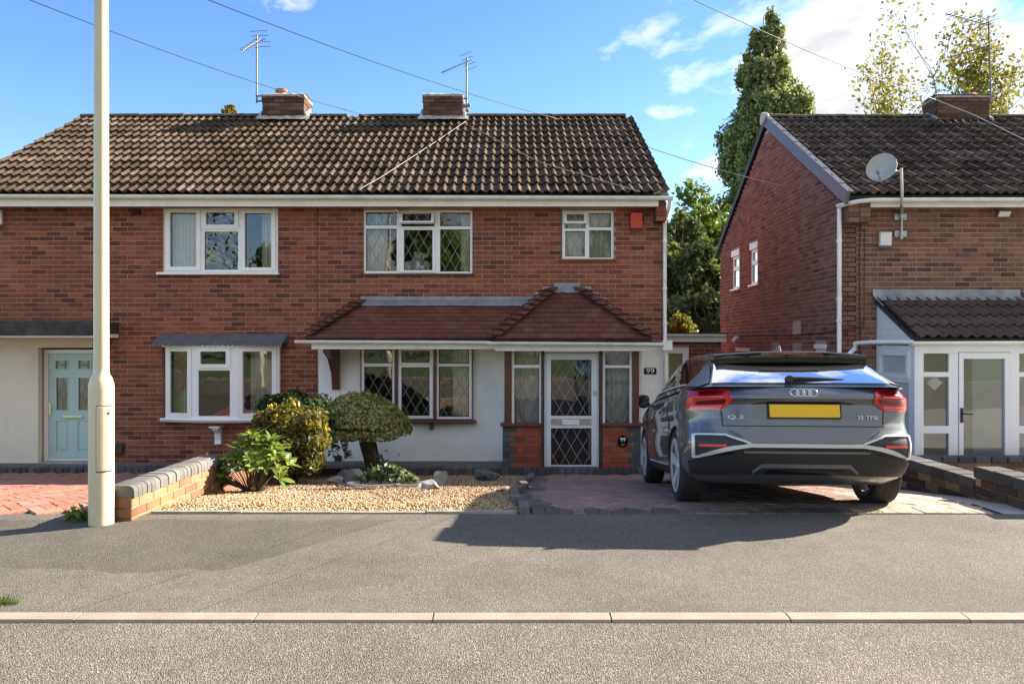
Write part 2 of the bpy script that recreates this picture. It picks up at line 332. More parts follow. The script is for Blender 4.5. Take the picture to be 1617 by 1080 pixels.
leaf_mat('pebble_brown', [(0.16, 0.10, 0.06), (0.26, 0.165, 0.095), (0.35, 0.25, 0.15), (0.20, 0.11, 0.07), (0.40, 0.32, 0.23)], 0.85, 0.0)
leaf_mat('slate_chip', [(0.09, 0.09, 0.095), (0.15, 0.145, 0.15), (0.22, 0.20, 0.20)], 0.7, 0.0)
def asphalt(name, lo, hi, scale, spots, patch=False):
    m, t, b = new_mat(name); MATS[name] = m
    v = N(t, 'ShaderNodeTexVoronoi'); v.inputs['Scale'].default_value = scale; L(t, geo(t), v.inputs['Vector'])
    cellv = N(t, 'ShaderNodeSeparateColor'); L(t, v.outputs['Color'], cellv.inputs[0])
    c = ramp(t, cellv.outputs[0], [(0.0, lo), (0.45, tuple((a+b_)/2 for a, b_ in zip(lo, hi))), (0.8, hi), (0.93, spots), (1.0, tuple(min(1, s*1.25) for s in spots))])
    c = mix(t, ramp(t, v.outputs['Distance'], [(0.25, 0.0), (0.62, 0.75)]), c, tuple(x*0.35 for x in lo))
    c = mix(t, 0.55, c, ramp(t, noise(t, 0.9, 6, 0.6), [(0.3, (0.62, 0.62, 0.62)), (0.7, (1.25, 1.23, 1.2))]), 'MULTIPLY')
    c = mix(t, 0.5, c, ramp(t, noise(t, 5, 6, 0.7), [(0.3, (0.78, 0.77, 0.76)), (0.7, (1.15, 1.15, 1.13))]), 'MULTIPLY')
    if patch:
        sp = N(t, 'ShaderNodeSeparateXYZ'); L(t, geo(t), sp.inputs[0])
        w = math_node(t, 'MULTIPLY', math_node(t, 'ADD', noise(t, 1.7, 3), -0.5), 0.35)
        xx = math_node(t, 'ADD', sp.outputs[0], w); yy = math_node(t, 'ADD', sp.outputs[1], w)
        def band(s, a, b_): return math_node(t, 'MULTIPLY', math_node(t, 'GREATER_THAN', s, a), math_node(t, 'LESS_THAN', s, b_))
        slant = math_node(t, 'ADD', xx, math_node(t, 'MULTIPLY', yy, -0.72))
        msk = math_node(t, 'MULTIPLY', band(yy, 4.92, 6.15), math_node(t, 'LESS_THAN', slant, -5.35))
        c = mix(t, math_node(t, 'MULTIPLY', msk, 1.0), c, mix(t, 0.5, c, (0.48, 0.49, 0.45), 'MULTIPLY'))
        ln = math_node(t, 'ADD', sp.outputs[0], math_node(t, 'MULTIPLY', sp.outputs[1], -0.62))
        for off in (-5.05, -4.35):
            d = math_node(t, 'ABSOLUTE', math_node(t, 'ADD', math_node(t, 'ADD', ln, -off), math_node(t, 'MULTIPLY', w, 0.12)))
            c = mix(t, ramp(t, d, [(0.0, 0.5), (0.014, 0.0)]), c, (0.03, 0.03, 0.028))
    L(t, c, b.inputs['Base Color']); b.inputs['Roughness'].default_value = 0.9; b.inputs['Specular IOR Level'].default_value = 0.3
    h = math_node(t, 'SUBTRACT', math_node(t, 'MULTIPLY', noise(t, scale*0.4, 3), 0.6), v.outputs['Distance'])
    bump(t, b, h, 0.85, 0.008); return m
asphalt('road', (0.176, 0.158, 0.125), (0.290, 0.263, 0.210), 140, (0.44, 0.405, 0.335))
asphalt('pavement', (0.182, 0.167, 0.137), (0.270, 0.249, 0.205), 180, (0.39, 0.36, 0.30), True)
simple('kerb_concrete', (0.32, 0.255, 0.195), 0.92, var=0.14, scale=5, bmp=0.5, fine=130, dirt=((0.27, 0.23, 0.19), 3.5, 0.5))
simple('grass_ground', (0.075, 0.12, 0.028), 0.95, var=0.35, scale=2.5, bmp=0.9, fine=30)
# car
m, t, b = new_mat('car_paint'); MATS['car_paint'] = m
b.inputs['Base Color'].default_value = (0.115, 0.128, 0.140, 1); b.inputs['Metallic'].default_value = 0.6; b.inputs['Roughness'].default_value = 0.34
b.inputs['Coat Weight'].default_value = 1.0; b.inputs['Coat Roughness'].default_value = 0.02
simple('car_grey_trim', (0.16, 0.165, 0.175), 0.4, 0.3, var=0.03, bmp=0)
simple('car_silver', (0.62, 0.625, 0.63), 0.35, 0.3, var=0.02, bmp=0)
simple('car_black_gloss', (0.006, 0.006, 0.007), 0.06, var=0.0, bmp=0)
simple('tyre', (0.018, 0.018, 0.018), 0.8, var=0.25, scale=30, bmp=0.3)
simple('alloy', (0.60, 0.60, 0.60), 0.35, 0.35, var=0.04, bmp=0)
simple('plate_yellow', (0.78, 0.47, 0.012), 0.35, var=0.04, scale=20, bmp=0)
simple('lamp_red', (0.50, 0.006, 0.012), 0.08, var=0.1, scale=30, bmp=0, coat=1.0)
simple('lamp_red_dark', (0.12, 0.003, 0.006), 0.15, var=0.1, bmp=0, coat=1.0)
simple('lamp_red_bright', (0.75, 0.05, 0.05), 0.12, var=0.05, bmp=0, coat=1.0)
simple('exhaust', (0.45, 0.42, 0.37), 0.35, 0.8, var=0.15, bmp=0)
M_ = MATS
# ---------------------------------------------------------------- ground, road, pavement, drives
def struct(o, kind='structure'): o['kind'] = kind; return o
def sheet(name, mat, x0, x1, ys, dz, nx=1):
    mb = MB(); rows = [[(x0+(x1-x0)*i/nx, y, gz(y)+dz) for i in range(nx+1)] for y in ys]
    return mb.grid(rows).build(name, M_[mat])
mb = MB(); ys = [-300, -60, -30, -12, -8, -6, -4.7, 4.1, 6.3, 6.75, 7.4, 9.5, 12, 13, 30, 80, 400]
def gfar(y): return gz(y)-0.07 if y > -4.8 else {-6: 0.05, -8: 0.12, -12: 0.25}.get(y, 0.6)
mb.grid([[(x, y, gfar(y)) for x in (-400, -60, 0, 60, 400)] for y in ys]); struct(mb.build('ground', M_['grass_ground']))
mb = MB(); mb.grid([[(x, y, 0.0) for x in (-90, 0, 90)] for y in (-4.6, 0.5, 4.108)]); struct(mb.build('road', M_['road']))
mb = MB(); mb.grid([[(x, y, z) for x in (-90, 0, 90)] for y, z in ((4.196, 0.022), (6.3, 0.08), (6.34, 0.08), (6.34, -0.05))]); struct(mb.build('pavement', M_['pavement']))
# kerb: laid flush stones with open joints
kb = struct(MB().box(-90, 90, 4.115, 4.19, -0.2, 0.006).build('kerb', M_['mortar_dark']))
ks = MB(); w = 0.9595/2
prof = [(-0.046, -0.15), (-0.046, 0.004), (-0.038, 0.016), (0.046, 0.024), (0.046, -0.15)]
ks.prism([(-w+0.004, y, z) for y, z in prof], (2*w-0.008, 0, 0))
ksm = ks.mesh('kerb_stone', M_['kerb_concrete'])
pieces('kerb_stone', 'kerb_stones_far', ksm, kb, [TRS((-1.385+0.9595*(k+0.5), 4.150, random.uniform(-.002, .002)), rot=Matrix.Rotation(random.uniform(-.003, .003), 4, 'Z')) for k in range(-14, 16)])
struct(MB().box(-90, 90, -4.76, -4.6, -0.2, 0.10).build('kerb_opposite', M_['kerb_concrete']))

def unit_brick(name, mat, cx=0.012, cz=0.045, cy=0.04):
    """a brick of unit size: chamfered front (-y) face, four sides"""
    mb = MB(); a = 0.5
    v = [(-a, a, -a), (a, a, -a), (a, a, a), (-a, a, a), (-a, -a+cy, -a), (a, -a+cy, -a), (a, -a+cy, a), (-a, -a+cy, a),
         (-a+cx, -a, -a+cz), (a-cx, -a, -a+cz), (a-cx, -a, a-cz), (-a+cx, -a, a-cz)]
    f = [(8, 9, 10, 11)]+[(4+i, 4+(i+1) % 4, 8+(i+1) % 4, 8+i) for i in range(4)]+[(i, (i+1) % 4, 4+(i+1) % 4, 4+i) for i in range(4)]
    return mb.add(v, f, 0.0).mesh(name, M_[mat])
def unit_block(name, mat, c=0.04):
    """a paving block of unit size: chamfered top face"""
    mb = MB(); a = 0.5
    v = [(-a, -a, -a), (a, -a, -a), (a, a, -a), (-a, a, -a), (-a, -a, a-.12), (a, -a, a-.12), (a, a, a-.12), (-a, a, a-.12),
         (-a+c/2, -a+c, a), (a-c/2, -a+c, a), (a-c/2, a-c, a), (-a+c/2, a-c, a)]
    f = [(8, 9, 10, 11)]+[(4+i, 4+(i+1) % 4, 8+(i+1) % 4, 8+i) for i in range(4)]+[(i, (i+1) % 4, 4+(i+1) % 4, 4+i) for i in range(4)]
    return mb.add(v, f, 0.0).mesh(name, M_[mat])
def slope(y): return math.atan2(gz(y+.03)-gz(y-.03), .06)
def lay(x, y, l, wd, ang, h=0.05, j=0.0035):     # one block on the drive
    rot = Matrix.Rotation(slope(y), 4, 'X') @ Matrix.Rotation(ang+random.uniform(-.012, .012), 4, 'Z')
    rot = rot @ Matrix.Rotation(random.uniform(-.012, .012), 4, 'X')
    return TRS((x, y, gz(y)-h/2+0.012+random.uniform(-.002, .002)), (l-j, wd-j, h), rot)
def near(M): return M.translation.length if isinstance(M, Matrix) else 0
def herringbone(x0, x1, y0, y1, inside, l=0.215, w=0.1075, diag=True):
    out = []; a = R(45) if diag else 0; ca, sa = math.cos(a), math.sin(a); n = int(7/w)
    for i in range(-n, n):
        for j in range(-n, n):
            # 90-degree herringbone unit cell on a w grid
            k = (i-j) % 4
            if k == 0: cx_, cy_, ang = (i+1)*w, (j+.5)*w, 0.0
            elif k == 2: cx_, cy_, ang = (i+.5)*w, (j)*w, R(90)
            else: continue
            X, Y = (x0+x1)/2+ca*cx_-sa*cy_, (y0+y1)/2+sa*cx_+ca*cy_
            if x0 <= X <= x1 and y0 <= Y <= y1 and inside(X, Y): out.append(lay(X, Y, l, w, ang+a))
    return out
EDGE = [(6.2, 0.12), (6.5, 0.10), (7.0, 0.02), (7.7, 0.02), (8.5, 0.14), (9.2, 0.12), (10.0, 0.20), (11.0, 0.28), (12.2, 0.30)]
def edge(Y):
    for (a, xa), (b, xb) in zip(EDGE, EDGE[1:]):
        if a <= Y <= b: return xa+(xb-xa)*(0.5-0.5*math.cos(math.pi*(Y-a)/(b-a)))
    return 0.1
YS = [6.34, 6.75, 7.4, 8.5, 9.5, 10.8, 12.0, 12.6]
drive = struct(sheet('driveway', 'joint_sand', 0.0, 4.1, YS, -0.012))
Ms = herringbone(0.05, 4.06, 6.52, 12.1, lambda x, y: x > edge(y)+0.20)
Mpink = [m_ for m_ in Ms if m_.translation.x < 3.25 or m_.translation.y > 8.0]
Mbuff = [m_ for m_ in Ms if not (m_.translation.x < 3.25 or m_.translation.y > 8.0)]
sol = [lay(0.22+0.112*k, 6.435, 0.215, 0.112, R(90)) for k in range(34)]
pink = unit_block('block', 'block_pink'); buff = unit_block('block', 'paving_buff'); greyb = unit_block('block', 'block_grey'); redb = unit_block('block', 'block_red')
pieces('paving_block', 'paving_blocks_far', pink, drive, Mpink, 170, lambda m_: m_.translation.y)
pieces('paving_block', 'paving_blocks_buff', buff, drive, Mbuff+[m_ for m_ in sol if m_.translation.x > 2.9], 70, lambda m_: m_.translation.y)
Mg = [m_ for m_ in sol if m_.translation.x <= 2.9]
y = 6.6
while y < 12.0:
    Mg.append(lay(edge(y)+0.15, y, 0.215, 0.1075, 0)); y += 0.108
pieces('paving_block', 'paving_blocks_grey', greyb, drive, Mg, 110, lambda m_: m_.translation.y)
eb = thing('drive_edging', 'wavy row of raised dark edging blocks between gravel bed and driveway', 'edging', (0.1, 9, -.2))
y = 6.45; Me = []
while y < 12.0:
    dx = (edge(y+.05)-edge(y-.05))/.1
    Me.append(TRS((edge(y), y, gz(y)+0.015), (0.09, 0.20, 0.11), Matrix.Rotation(slope(y), 4, 'X') @ Matrix.Rotation(-math.atan(dx)+random.uniform(-.05, .05), 4, 'Z'))); y += 0.208
ebm = unit_block('edging_block', 'block_grey', 0.1)
pieces('edging_block', 'edging_blocks', ebm, eb, Me)
ld = struct(sheet('driveway_neighbour', 'joint_sand', -9.5, -3.26, YS, -0.012))
pieces('paving_block', 'paving_blocks_far', redb, ld, herringbone(-9.4, -3.28, 6.38, 12.3, lambda x, y: x > -6.9 or y > 8.5), 280, lambda m_: (m_.translation-Vector((-4.2, 6, 0))).length)
struct(sheet('path', 'concrete', 4.075, 4.34, YS, -0.002))
struct(sheet('forecourt', 'concrete', 4.55, 14, YS, -0.015))
struct(sheet('gravel_bed', 'soil', -3.04, 0.32, YS, -0.03))
ed = thing('bed_edging', 'low weathered concrete edging strip along the front of the gravel bed', 'edging', (-1.5, 6.35, .07))
for k in range(4):
    xa = -2.99+k*0.76
    MB().box(xa, xa+0.752, 6.345, 6.395, -0.05, 0.098+random.uniform(-.004, .004)).build('edging_slab', M_['edging'], ed, bevel=0.006)
# gravel
def pebbles(name, mat, n, xs, yy, size, keep=lambda x, y: True, lift=0.0):
    octa = np.array([(1, 0, 0), (-1, 0, 0), (0, 1, 0), (0, -1, 0), (0, 0, 1), (0, 0, -1)], float)
    tri = np.array([(0, 2, 4), (2, 1, 4), (1, 3, 4), (3, 0, 4), (2, 0, 5), (1, 2, 5), (3, 1, 5), (0, 3, 5)])
    x = rng.uniform(*xs, n); u = rng.random(n); y = yy[0]+(yy[1]-yy[0])*u**1.25
    ok = np.array([keep(a, b_) for a, b_ in zip(x, y)]); x, y = x[ok], y[ok]; n = len(x)
    sc = rng.uniform(*size, n)[:, None, None]*np.stack([rng.uniform(.8, 1.3, n), rng.uniform(.7, 1.1, n), rng.uniform(.45, .75, n)], 1)[:, None, :]
    a = rng.uniform(0, 6.28, n); ca, sa = np.cos(a), np.sin(a)
    v = octa[None]*sc*(1+rng.uniform(-.25, .25, (n, 6, 1)))
    tlt = rng.uniform(-.5, .5, n)[:, None]; v[:, :, 2] += v[:, :, 0]*tlt
    vx = v[:, :, 0]*ca[:, None]-v[:, :, 1]*sa[:, None]; vy = v[:, :, 0]*sa[:, None]+v[:, :, 1]*ca[:, None]
    z = np.array([gz(b_) for b_ in y])+lift+rng.uniform(-.012, .012, n)
    V = np.stack([vx+x[:, None], vy+y[:, None], v[:, :, 2]+z[:, None]], 2).reshape(-1, 3)
    F = (tri[None]+6*np.arange(n)[:, None, None]).reshape(-1, 3)
    me = bpy.data.meshes.new(name); me.vertices.add(len(V)); me.vertices.foreach_set('co', V.ravel())
    me.loops.add(F.size); me.loops.foreach_set('vertex_index', F.ravel().astype(np.int32))
    me.polygons.add(len(F)); me.polygons.foreach_set('loop_start', np.arange(0, F.size, 3, dtype=np.int32)); me.update(calc_edges=True)
    at = me.attributes.new('tone', 'FLOAT', 'FACE'); at.data.foreach_set('value', np.repeat(rng.random(n), 8).astype(np.float32))
    me.polygons.foreach_set('use_smooth', np.ones(len(F), bool)); me.materials.append(M_[mat])
    o = bpy.data.objects.new(name, me); C.objects.link(o); o['kind'] = 'stuff'; return o
tag(pebbles('gravel', 'pebble', 60000, (-3.0, 0.3), (6.4, 12.1), (.008, .015), lambda x, y: x < edge(y)-.03 and not (y > 7.6+0.5*math.sin(x*2.1)+0.25*math.sin(x*7) and random.random() < .75)), 'golden buff gravel covering the front garden bed', 'gravel')
tag(pebbles('gravel', 'pebble_brown', 26000, (-3.0, 0.3), (7.1, 12.1), (.009, .020), lambda x, y: x < edge(y)-.03, -.004), 'browner gravel mixed with bark near the house wall', 'gravel')
tag(pebbles('slate_chippings', 'slate_chip', 4200, (-2.5, -1.4), (10.2, 12.0), (.012, .034), lambda x, y: ((x+1.95)/.55)**2+((y-11.1)/.85)**2 < 1+random.uniform(-.3, .1), 0.012), 'grey slate chippings between shrubs and mushroom tree', 'gravel')
# ---------------------------------------------------------------- house building blocks
CO, BL, JT = 0.0802, 0.2505, 0.0115             # brick course, brick pitch, joint
D1 = 13.0
def minus(iv, cuts):
    out = [iv]
    for a, b_ in cuts:
        nx = []
        for p, q in out:
            if b_ <= p or a >= q: nx.append((p, q)); continue
            if a > p: nx.append((p, a))
            if b_ < q: nx.append((b_, q))
        out = nx
    return out
def brick_xforms(u0, u1, z0, z1, openings, place, extent=None, depth=0.03):
    """stretcher bond clipped to openings; place(u, z, du, dz) -> Matrix"""
    Ms = []; r0 = int(math.floor(z0/CO)); r1 = int(math.ceil(z1/CO))
    for r in range(r0, r1):
        za, zb = max(r*CO+JT/2, z0), min((r+1)*CO-JT/2, z1)
        if zb-za < 0.02: continue
        cuts = [(a-.002, b_+.002) for a, b_, c_, d_ in openings if c_ < zb and d_ > za]
        lo, hi = (u0, u1) if extent is None else extent((za+zb)/2)
        off = (BL/2 if r % 2 else 0.0)
        k0 = int(math.floor((lo-off)/BL))-1; k1 = int(math.ceil((hi-off)/BL))+1
        for k in range(k0, k1):
            a, b_ = max(k*BL+off+JT/2, lo), min((k+1)*BL+off-JT/2, hi)
            if b_-a < 0.02: continue
            for p, q in minus((a, b_), cuts):
                if q-p > 0.02: Ms.append(place((p+q)/2, (za+zb)/2+random.uniform(-.001, .001), q-p, zb-za))
    return Ms
def place_front(Y, proud=0.006, d=0.03):
    return lambda u, z, du, dz: TRS((u, Y-proud+d/2+random.uniform(-.002, .002), z), (du, d, dz), Matrix.Rotation(random.uniform(-.004, .004), 4, 'Y'))
def slab(mb, x0, x1, z0, z1, y0, y1, openings):
    """wall panel facing -y with true openings and reveals"""
    xs = sorted({x0, x1, *[min(max(v, x0), x1) for o in openings for v in o[:2]]}); zs = sorted({z0, z1, *[min(max(v, z0), z1) for o in openings for v in o[2:]]})
    solid = {}
    for i in range(len(xs)-1):
        for j in range(len(zs)-1):
            cx_, cz_ = (xs[i]+xs[i+1])/2, (zs[j]+zs[j+1])/2
            solid[i, j] = not any(a < cx_ < b_ and c_ < cz_ < d_ for a, b_, c_, d_ in openings)
    for (i, j), s in solid.items():
        if not s: continue
        a, b_, c_, d_ = xs[i], xs[i+1], zs[j], zs[j+1]
        mb.add([(a, y0, c_), (b_, y0, c_), (b_, y0, d_), (a, y0, d_)], [(0, 1, 2, 3)]); mb.add([(a, y1, c_), (b_, y1, c_), (b_, y1, d_), (a, y1, d_)], [(3, 2, 1, 0)])
        for di, dj, q in ((-1, 0, ((a, c_), (a, d_))), (1, 0, ((b_, c_), (b_, d_))), (0, -1, ((a, c_), (b_, c_))), (0, 1, ((a, d_), (b_, d_)))):
            if not solid.get((i+di, j+dj), False):
                (ua, wa), (ub, wb) = q; mb.add([(ua, y0, wa), (ub, y0, wb), (ub, y1, wb), (ua, y1, wa)], [(0, 1, 2, 3)])
    return mb
def px_rect(l, r, t, b_, Y): return (X_(l, Y), X_(r, Y), Z_(b_, Y), Z_(t, Y))
def lattice(mb, x0, x1, z0, z1, y, dw=0.172, dh=0.30, w=0.0085):
    """diamond leadwork: two families of strips clipped to the pane"""
    cx_, cz_ = (x0+x1)/2, (z0+z1)/2; k = dh/dw
    for s in (1, -1):
        n = int(((x1-x0)+(z1-z0)/k)/dw)+2
        for i in range(-n, n+1):
            # z-cz = s*k*(x-cx) + i*dh
            c_ = i*dh; pts = []
            xa = x0; xb = x1
            za = s*k*(xa-cx_)+c_+cz_; zb = s*k*(xb-cx_)+c_+cz_
            t0, t1 = 0.0, 1.0; dz = zb-za
            for lim, sg in ((z0, 1), (z1, -1)):
                if abs(dz) < 1e-9: continue
                tt = (lim-za)/dz
                if sg*dz > 0: t0 = max(t0, tt)
                else: t1 = min(t1, tt)
            if t1-t0 < 0.02: continue
            A = Vector((xa+(xb-xa)*t0, y, za+dz*t0)); B = Vector((xa+(xb-xa)*t1, y, za+dz*t1))
            d = (B-A).normalized(); nn = Vector((-d.z, 0, d.x))*w/2; e = Vector((0, -0.004, 0))
            mb.add([A-nn, A+nn, B+nn, B-nn, A+e, B+e], [(0, 4, 5, 3), (4, 1, 2, 5)])
    return mb
def window(house, outer, Y, panes, mat='upvc', depth=0.07, lat=False, sashes=(), glass='glass', name='window', lat_wide=None, px=True, border=None):
    """frame (a part of the house) with panes, sashes and leadwork as sub-parts; rects are photo pixels on plane Y"""
    cv_ = (lambda q: px_rect(*q, Y)) if px else (lambda q: q)
    o = cv_(outer); ps = [cv_(p) for p in panes]; ss = [cv_(s) for s in sashes]
    fr = slab(MB(), o[0], o[1], o[2], o[3], Y, Y+depth, ss+[p for p in ps if not any(s[0] <= p[0] and s[1] >= p[1] and s[2] <= p[2] and s[3] >= p[3] for s in ss)]).build(name, M_[mat], house, bevel=0.005)
    for s in ss:
        inn = [p for p in ps if s[0] <= p[0] and s[1] >= p[1] and s[2] <= p[2] and s[3] >= p[3]]
        slab(MB(), s[0], s[1], s[2], s[3], Y-0.018, Y+depth-0.02, inn).build('sash', M_[mat], fr, bevel=0.006)
    for p in ps:
        e = 0.004
        if border:
            slab(MB(), p[0]-.002, p[1]+.002, p[2]-.002, p[3]+.002, Y+0.016, Y+0.034, [(p[0]+border, p[1]-border, p[2]+border, p[3]-border)]).build('glazing_seal', M_['seal_black'], fr)
        MB().add([(p[0]-e, Y+0.03, p[2]-e), (p[1]+e, Y+0.03, p[2]-e), (p[1]+e, Y+0.03, p[3]+e), (p[0]-e, Y+0.03, p[3]+e)], [(0, 1, 2, 3)]).build('pane', M_[glass], fr, fix=False)
        if lat:
            lb = lattice(MB(), *p, Y+0.027, *(lat_wide or (0.172, 0.30)))
            if lb.f: lb.build('lead_lattice', M_['lead_came'], fr, fix=False)
    return fr
# roof tiles -------------------------------------------------------
def roman_tile(name, mat, W, G, rolls=2, hgt=0.048, thick=0.040, over=0.07):
    """double-roll interlocking tile; x across, y up the slope, z out of the roof"""
    mb = MB(); n = rolls*8
    def h(x): return hgt*(0.5+0.5*math.cos(2*math.pi*x*rolls/W))**1.35
    xs = [W*i/n for i in range(n+1)]
    mb.grid([[(x-W/2, 0, h(x)+thick) for x in xs], [(x-W/2, G+over, h(x)) for x in xs]], tone=0.0)
    mb.grid([[(x-W/2, 0.003, h(x)+thick-.017) for x in xs], [(x-W/2, 0, h(x)+thick) for x in xs]], tone=0.0)
    mb.grid([[(x-W/2, 0.12, h(x)-.016) for x in xs], [(x-W/2, 0.003, h(x)+thick-.017) for x in xs]], tone=0.0)
    me = mb.mesh(name, M_[mat], True); me.set_sharp_from_angle(angle=R(60)); return me
def tiled_roof(house, x0, x1, ey, ez, ry, rz, rows, W, mat, key, skip=None, jig=1.0, name='roof'):
    sl = math.hypot(ry-ey, rz-ez); G = sl/rows; al = math.atan2(rz-ez, ry-ey)
    ca, sa = math.cos(al), math.sin(al); nrm = Vector((0, -sa, ca)); up = Vector((0, ca, sa))
    n = max(1, round((x1-x0)/W)); W = (x1-x0)/n
    mb = MB()                                   # boarding and felt below the tiles
    a = Vector((x0, ey, ez))-nrm*0.02+up*0.03; b_ = Vector((x1, ey, ez))-nrm*0.02+up*0.03; c_ = Vector((x1, ry, rz))-nrm*0.02; d_ = Vector((x0, ry, rz))-nrm*0.02
    mb.prism([a, b_, c_, d_], -nrm*0.05); rf = mb.build(name, M_['felt_black'], house)
    tile = roman_tile('roof_tile', mat, W, G)
    rot = Matrix(((1, 0, 0), (0, ca, -sa), (0, sa, ca))).to_4x4()
    Ms = []
    for r in range(rows):
        for k in range(n):
            p = Vector((x0+W*(k+.5), ey, ez))+up*(G*r)
            if skip and skip(p): continue
            j = Matrix.Rotation(random.uniform(-.008, .008)*jig, 4, 'Z') @ Matrix.Rotation(random.uniform(-.006, .010)*jig, 4, 'X')
            Ms.append(TRS(p+nrm*random.uniform(0, .004)+up*random.uniform(-.006, .006)*jig, (1, 1, 1), rot @ j))
    pieces('roof_tile', 'roof_tiles_rest', tile, rf, Ms, 300, key)
    return rf
def ridge(house_part, x0, x1, y, z, L_=0.32, r=0.075):
    mb = MB(); n = 6
    prof = [(r*1.25*math.cos(math.pi*i/n), r*math.sin(math.pi*i/n)) for i in range(n+1)]
    mb.grid([[(-L_/2, a, b_) for a, b_ in prof], [(L_/2-.012, a*1.06, b_*1.06) for a, b_ in prof]], tone=0.0)
    mb.add([(L_/2-.012, a*1.06, b_*1.06) for a, b_ in prof], [tuple(range(n+1))], 0.0); mb.add([(-L_/2, a, b_) for a, b_ in prof], [tuple(range(n+1))[::-1]], 0.0)
    me = mb.mesh('ridge_tile', M_['ridge'], True); me.set_sharp_from_angle(angle=R(50))
    k = int((x1-x0)/L_)
    pieces('ridge_tile', 'ridge_tiles', me, house_part, [TRS((x0+L_*(i+.5), y+random.uniform(-.01, .01), z+random.uniform(-.006, .006)), ((x1-x0)/(k*L_), 1, 1), Matrix.Rotation(random.uniform(-.02, .02), 4, 'Y')) for i in range(k)])
def brick_stack(house, x0, x1, y0, y1, z0, z1, mat='brick_chimney'):
    """chimney: brick box, oversailing course, mortar cap"""
    mb = MB(); ub = unit_brick('chimney_brick', mat)
    core = MB().box(x0+.012, x1-.012, y0+.012, y1-.012, z0-.8, z1-.01).build('chimney', M_['mortar_dark'], house)
    Ms = []
    r = 0; z = z0-0.6
    co = .0802
    while z < z1-.02:
        o = .012 if z > z1-2.2*co else 0.0
        for side in range(4):
            a, b_ = (x0-o, x1+o) if side % 2 == 0 else (y0-o, y1+o)
            u = a-(BL/2 if (r+side) % 2 else 0)
            while u < b_-.02:
                p, q = max(u, a)+.005, min(u+BL, b_)-.005; u += BL
                if q-p < .02: continue
                c_ = (p+q)/2; zz = z+co/2
                if side == 0: M = TRS((c_, y0-o+.03, zz), (q-p, .06, co-.009))
                elif side == 1: M = TRS((x1+o-.03, c_, zz), (q-p, .06, co-.009), Matrix.Rotation(R(90), 4, 'Z'))
                elif side == 2: M = TRS((c_, y1+o-.03, zz), (q-p, .06, co-.009), Matrix.Rotation(R(180), 4, 'Z'))
                else: M = TRS((x0-o+.03, c_, zz), (q-p, .06, co-.009), Matrix.Rotation(R(-90), 4, 'Z'))
                Ms.append(M)
        z += co; r += 1
    pieces('chimney_brick', 'chimney_bricks', ub, core, Ms, 400)
    cap = MB(); n = 10
    cap.grid([[(x0-.005+(x1-x0+.01)*i/n, y, z1+.005+hh+random.uniform(0, .018)) for i in range(n+1)] for y, hh in ((y0-.005, 0), (y0+.1, .05), ((y0+y1)/2, .065), (y1-.1, .05), (y1+.03, 0))])
    cap.box(x0-.014, x1+.014, y0-.014, y1+.014, z1-.03, z1+.008); cap.build('chimney_cap', M_['flaunching'], core, smooth=False)
    return core
def flash_apron(core, x0, x1, y0, z_base, al):
    mb = MB(); n = 14; up = Vector((0, math.cos(al), math.sin(al)))
    top = []; bot = []
    for i in range(n+1):
        x = x0-.10+(x1-x0+.24)*i/n
        top.append(Vector((x, y0-.012, z_base+.10+random.uniform(-.012, .012)))); bot.append(Vector((x, y0-.012, z_base))-up*(.14+random.uniform(-.02, .04))+Vector((0, -.0, .075)))
    mb.grid([bot, top]); 
    for s, x in ((1, x1+.013), (-1, x0-.013)):
        mb.prism([(x, y0-.06, z_base+.0), (x, y0+.35, z_base+.28), (x, y0+.35, z_base+.36), (x, y0-.03, z_base+.15)], (s*.05, 0, 0))
    mb.build('chimney_flashing', M_['flaunching'], core)
def gutter(house, pts, mat='gutter_white', r=0.058, name='gutter', brackets=0.9):
    """half-round gutter along pts with union clips"""
    mb = MB(); n = 8; pts = [Vector(p) for p in pts]
    rows = []
    for i, p in enumerate(pts):
        d = (pts[min(i+1, len(pts)-1)]-pts[max(i-1, 0)]); d.z = 0; d.normalize(); s = Vector((-d.y, d.x, 0))
        rows.append([p+s*(r*math.cos(math.pi+math.pi*k/n))+Vector((0, 0, r*1.05*math.sin(math.pi+math.pi*k/n))) for k in range(n+1)]
                    + [p+s*(r*.86*math.cos(2*math.pi-math.pi*k/n))+Vector((0, 0, r*.9*math.sin(2*math.pi-math.pi*k/n)+.003)) for k in range(n+1)])
    mb.grid(rows, close=True); m2 = len(rows[0])
    for rw in (rows[0], rows[-1]): mb.add(rw[:n+1], [tuple(range(n+1))])
    g = mb.build(name, M_[mat], house, angle=50)
    for a, b_ in zip(pts, pts[1:]):
        ln = (b_-a).length; k = int(ln/brackets)
        for i in range(k):
            p = a+(b_-a)*((i+.5)/k); d = (b_-a).normalized(); s = Vector((-d.y, d.x, 0)); c_ = MB()
            ring = [[p+d*q+s*(r*1.10*math.cos(math.pi+math.pi*t/n))+Vector((0, 0, r*1.16*math.sin(math.pi+math.pi*t/n)+.004)) for t in range(n+1)] for q in (-.022, .022)]
            c_.grid(ring); c_.build('gutter_clip', M_[mat], g, fix=False)
    return g
def pipe(house, pts, r=0.034, mat='gutter_white', name='downpipe', clips=()):
    p = MB().tube(pts, r, 12).build(name, M_[mat], house, angle=50)
    for z in clips:
        q = Vector(pts[-1]); MB().lathe([(r*1.0, -.02), (r*1.25, -.02), (r*1.25, .02), (r*1.0, .02)], (q.x, q.y, z), 14).build('pipe_clip', M_[mat], p)
    return p
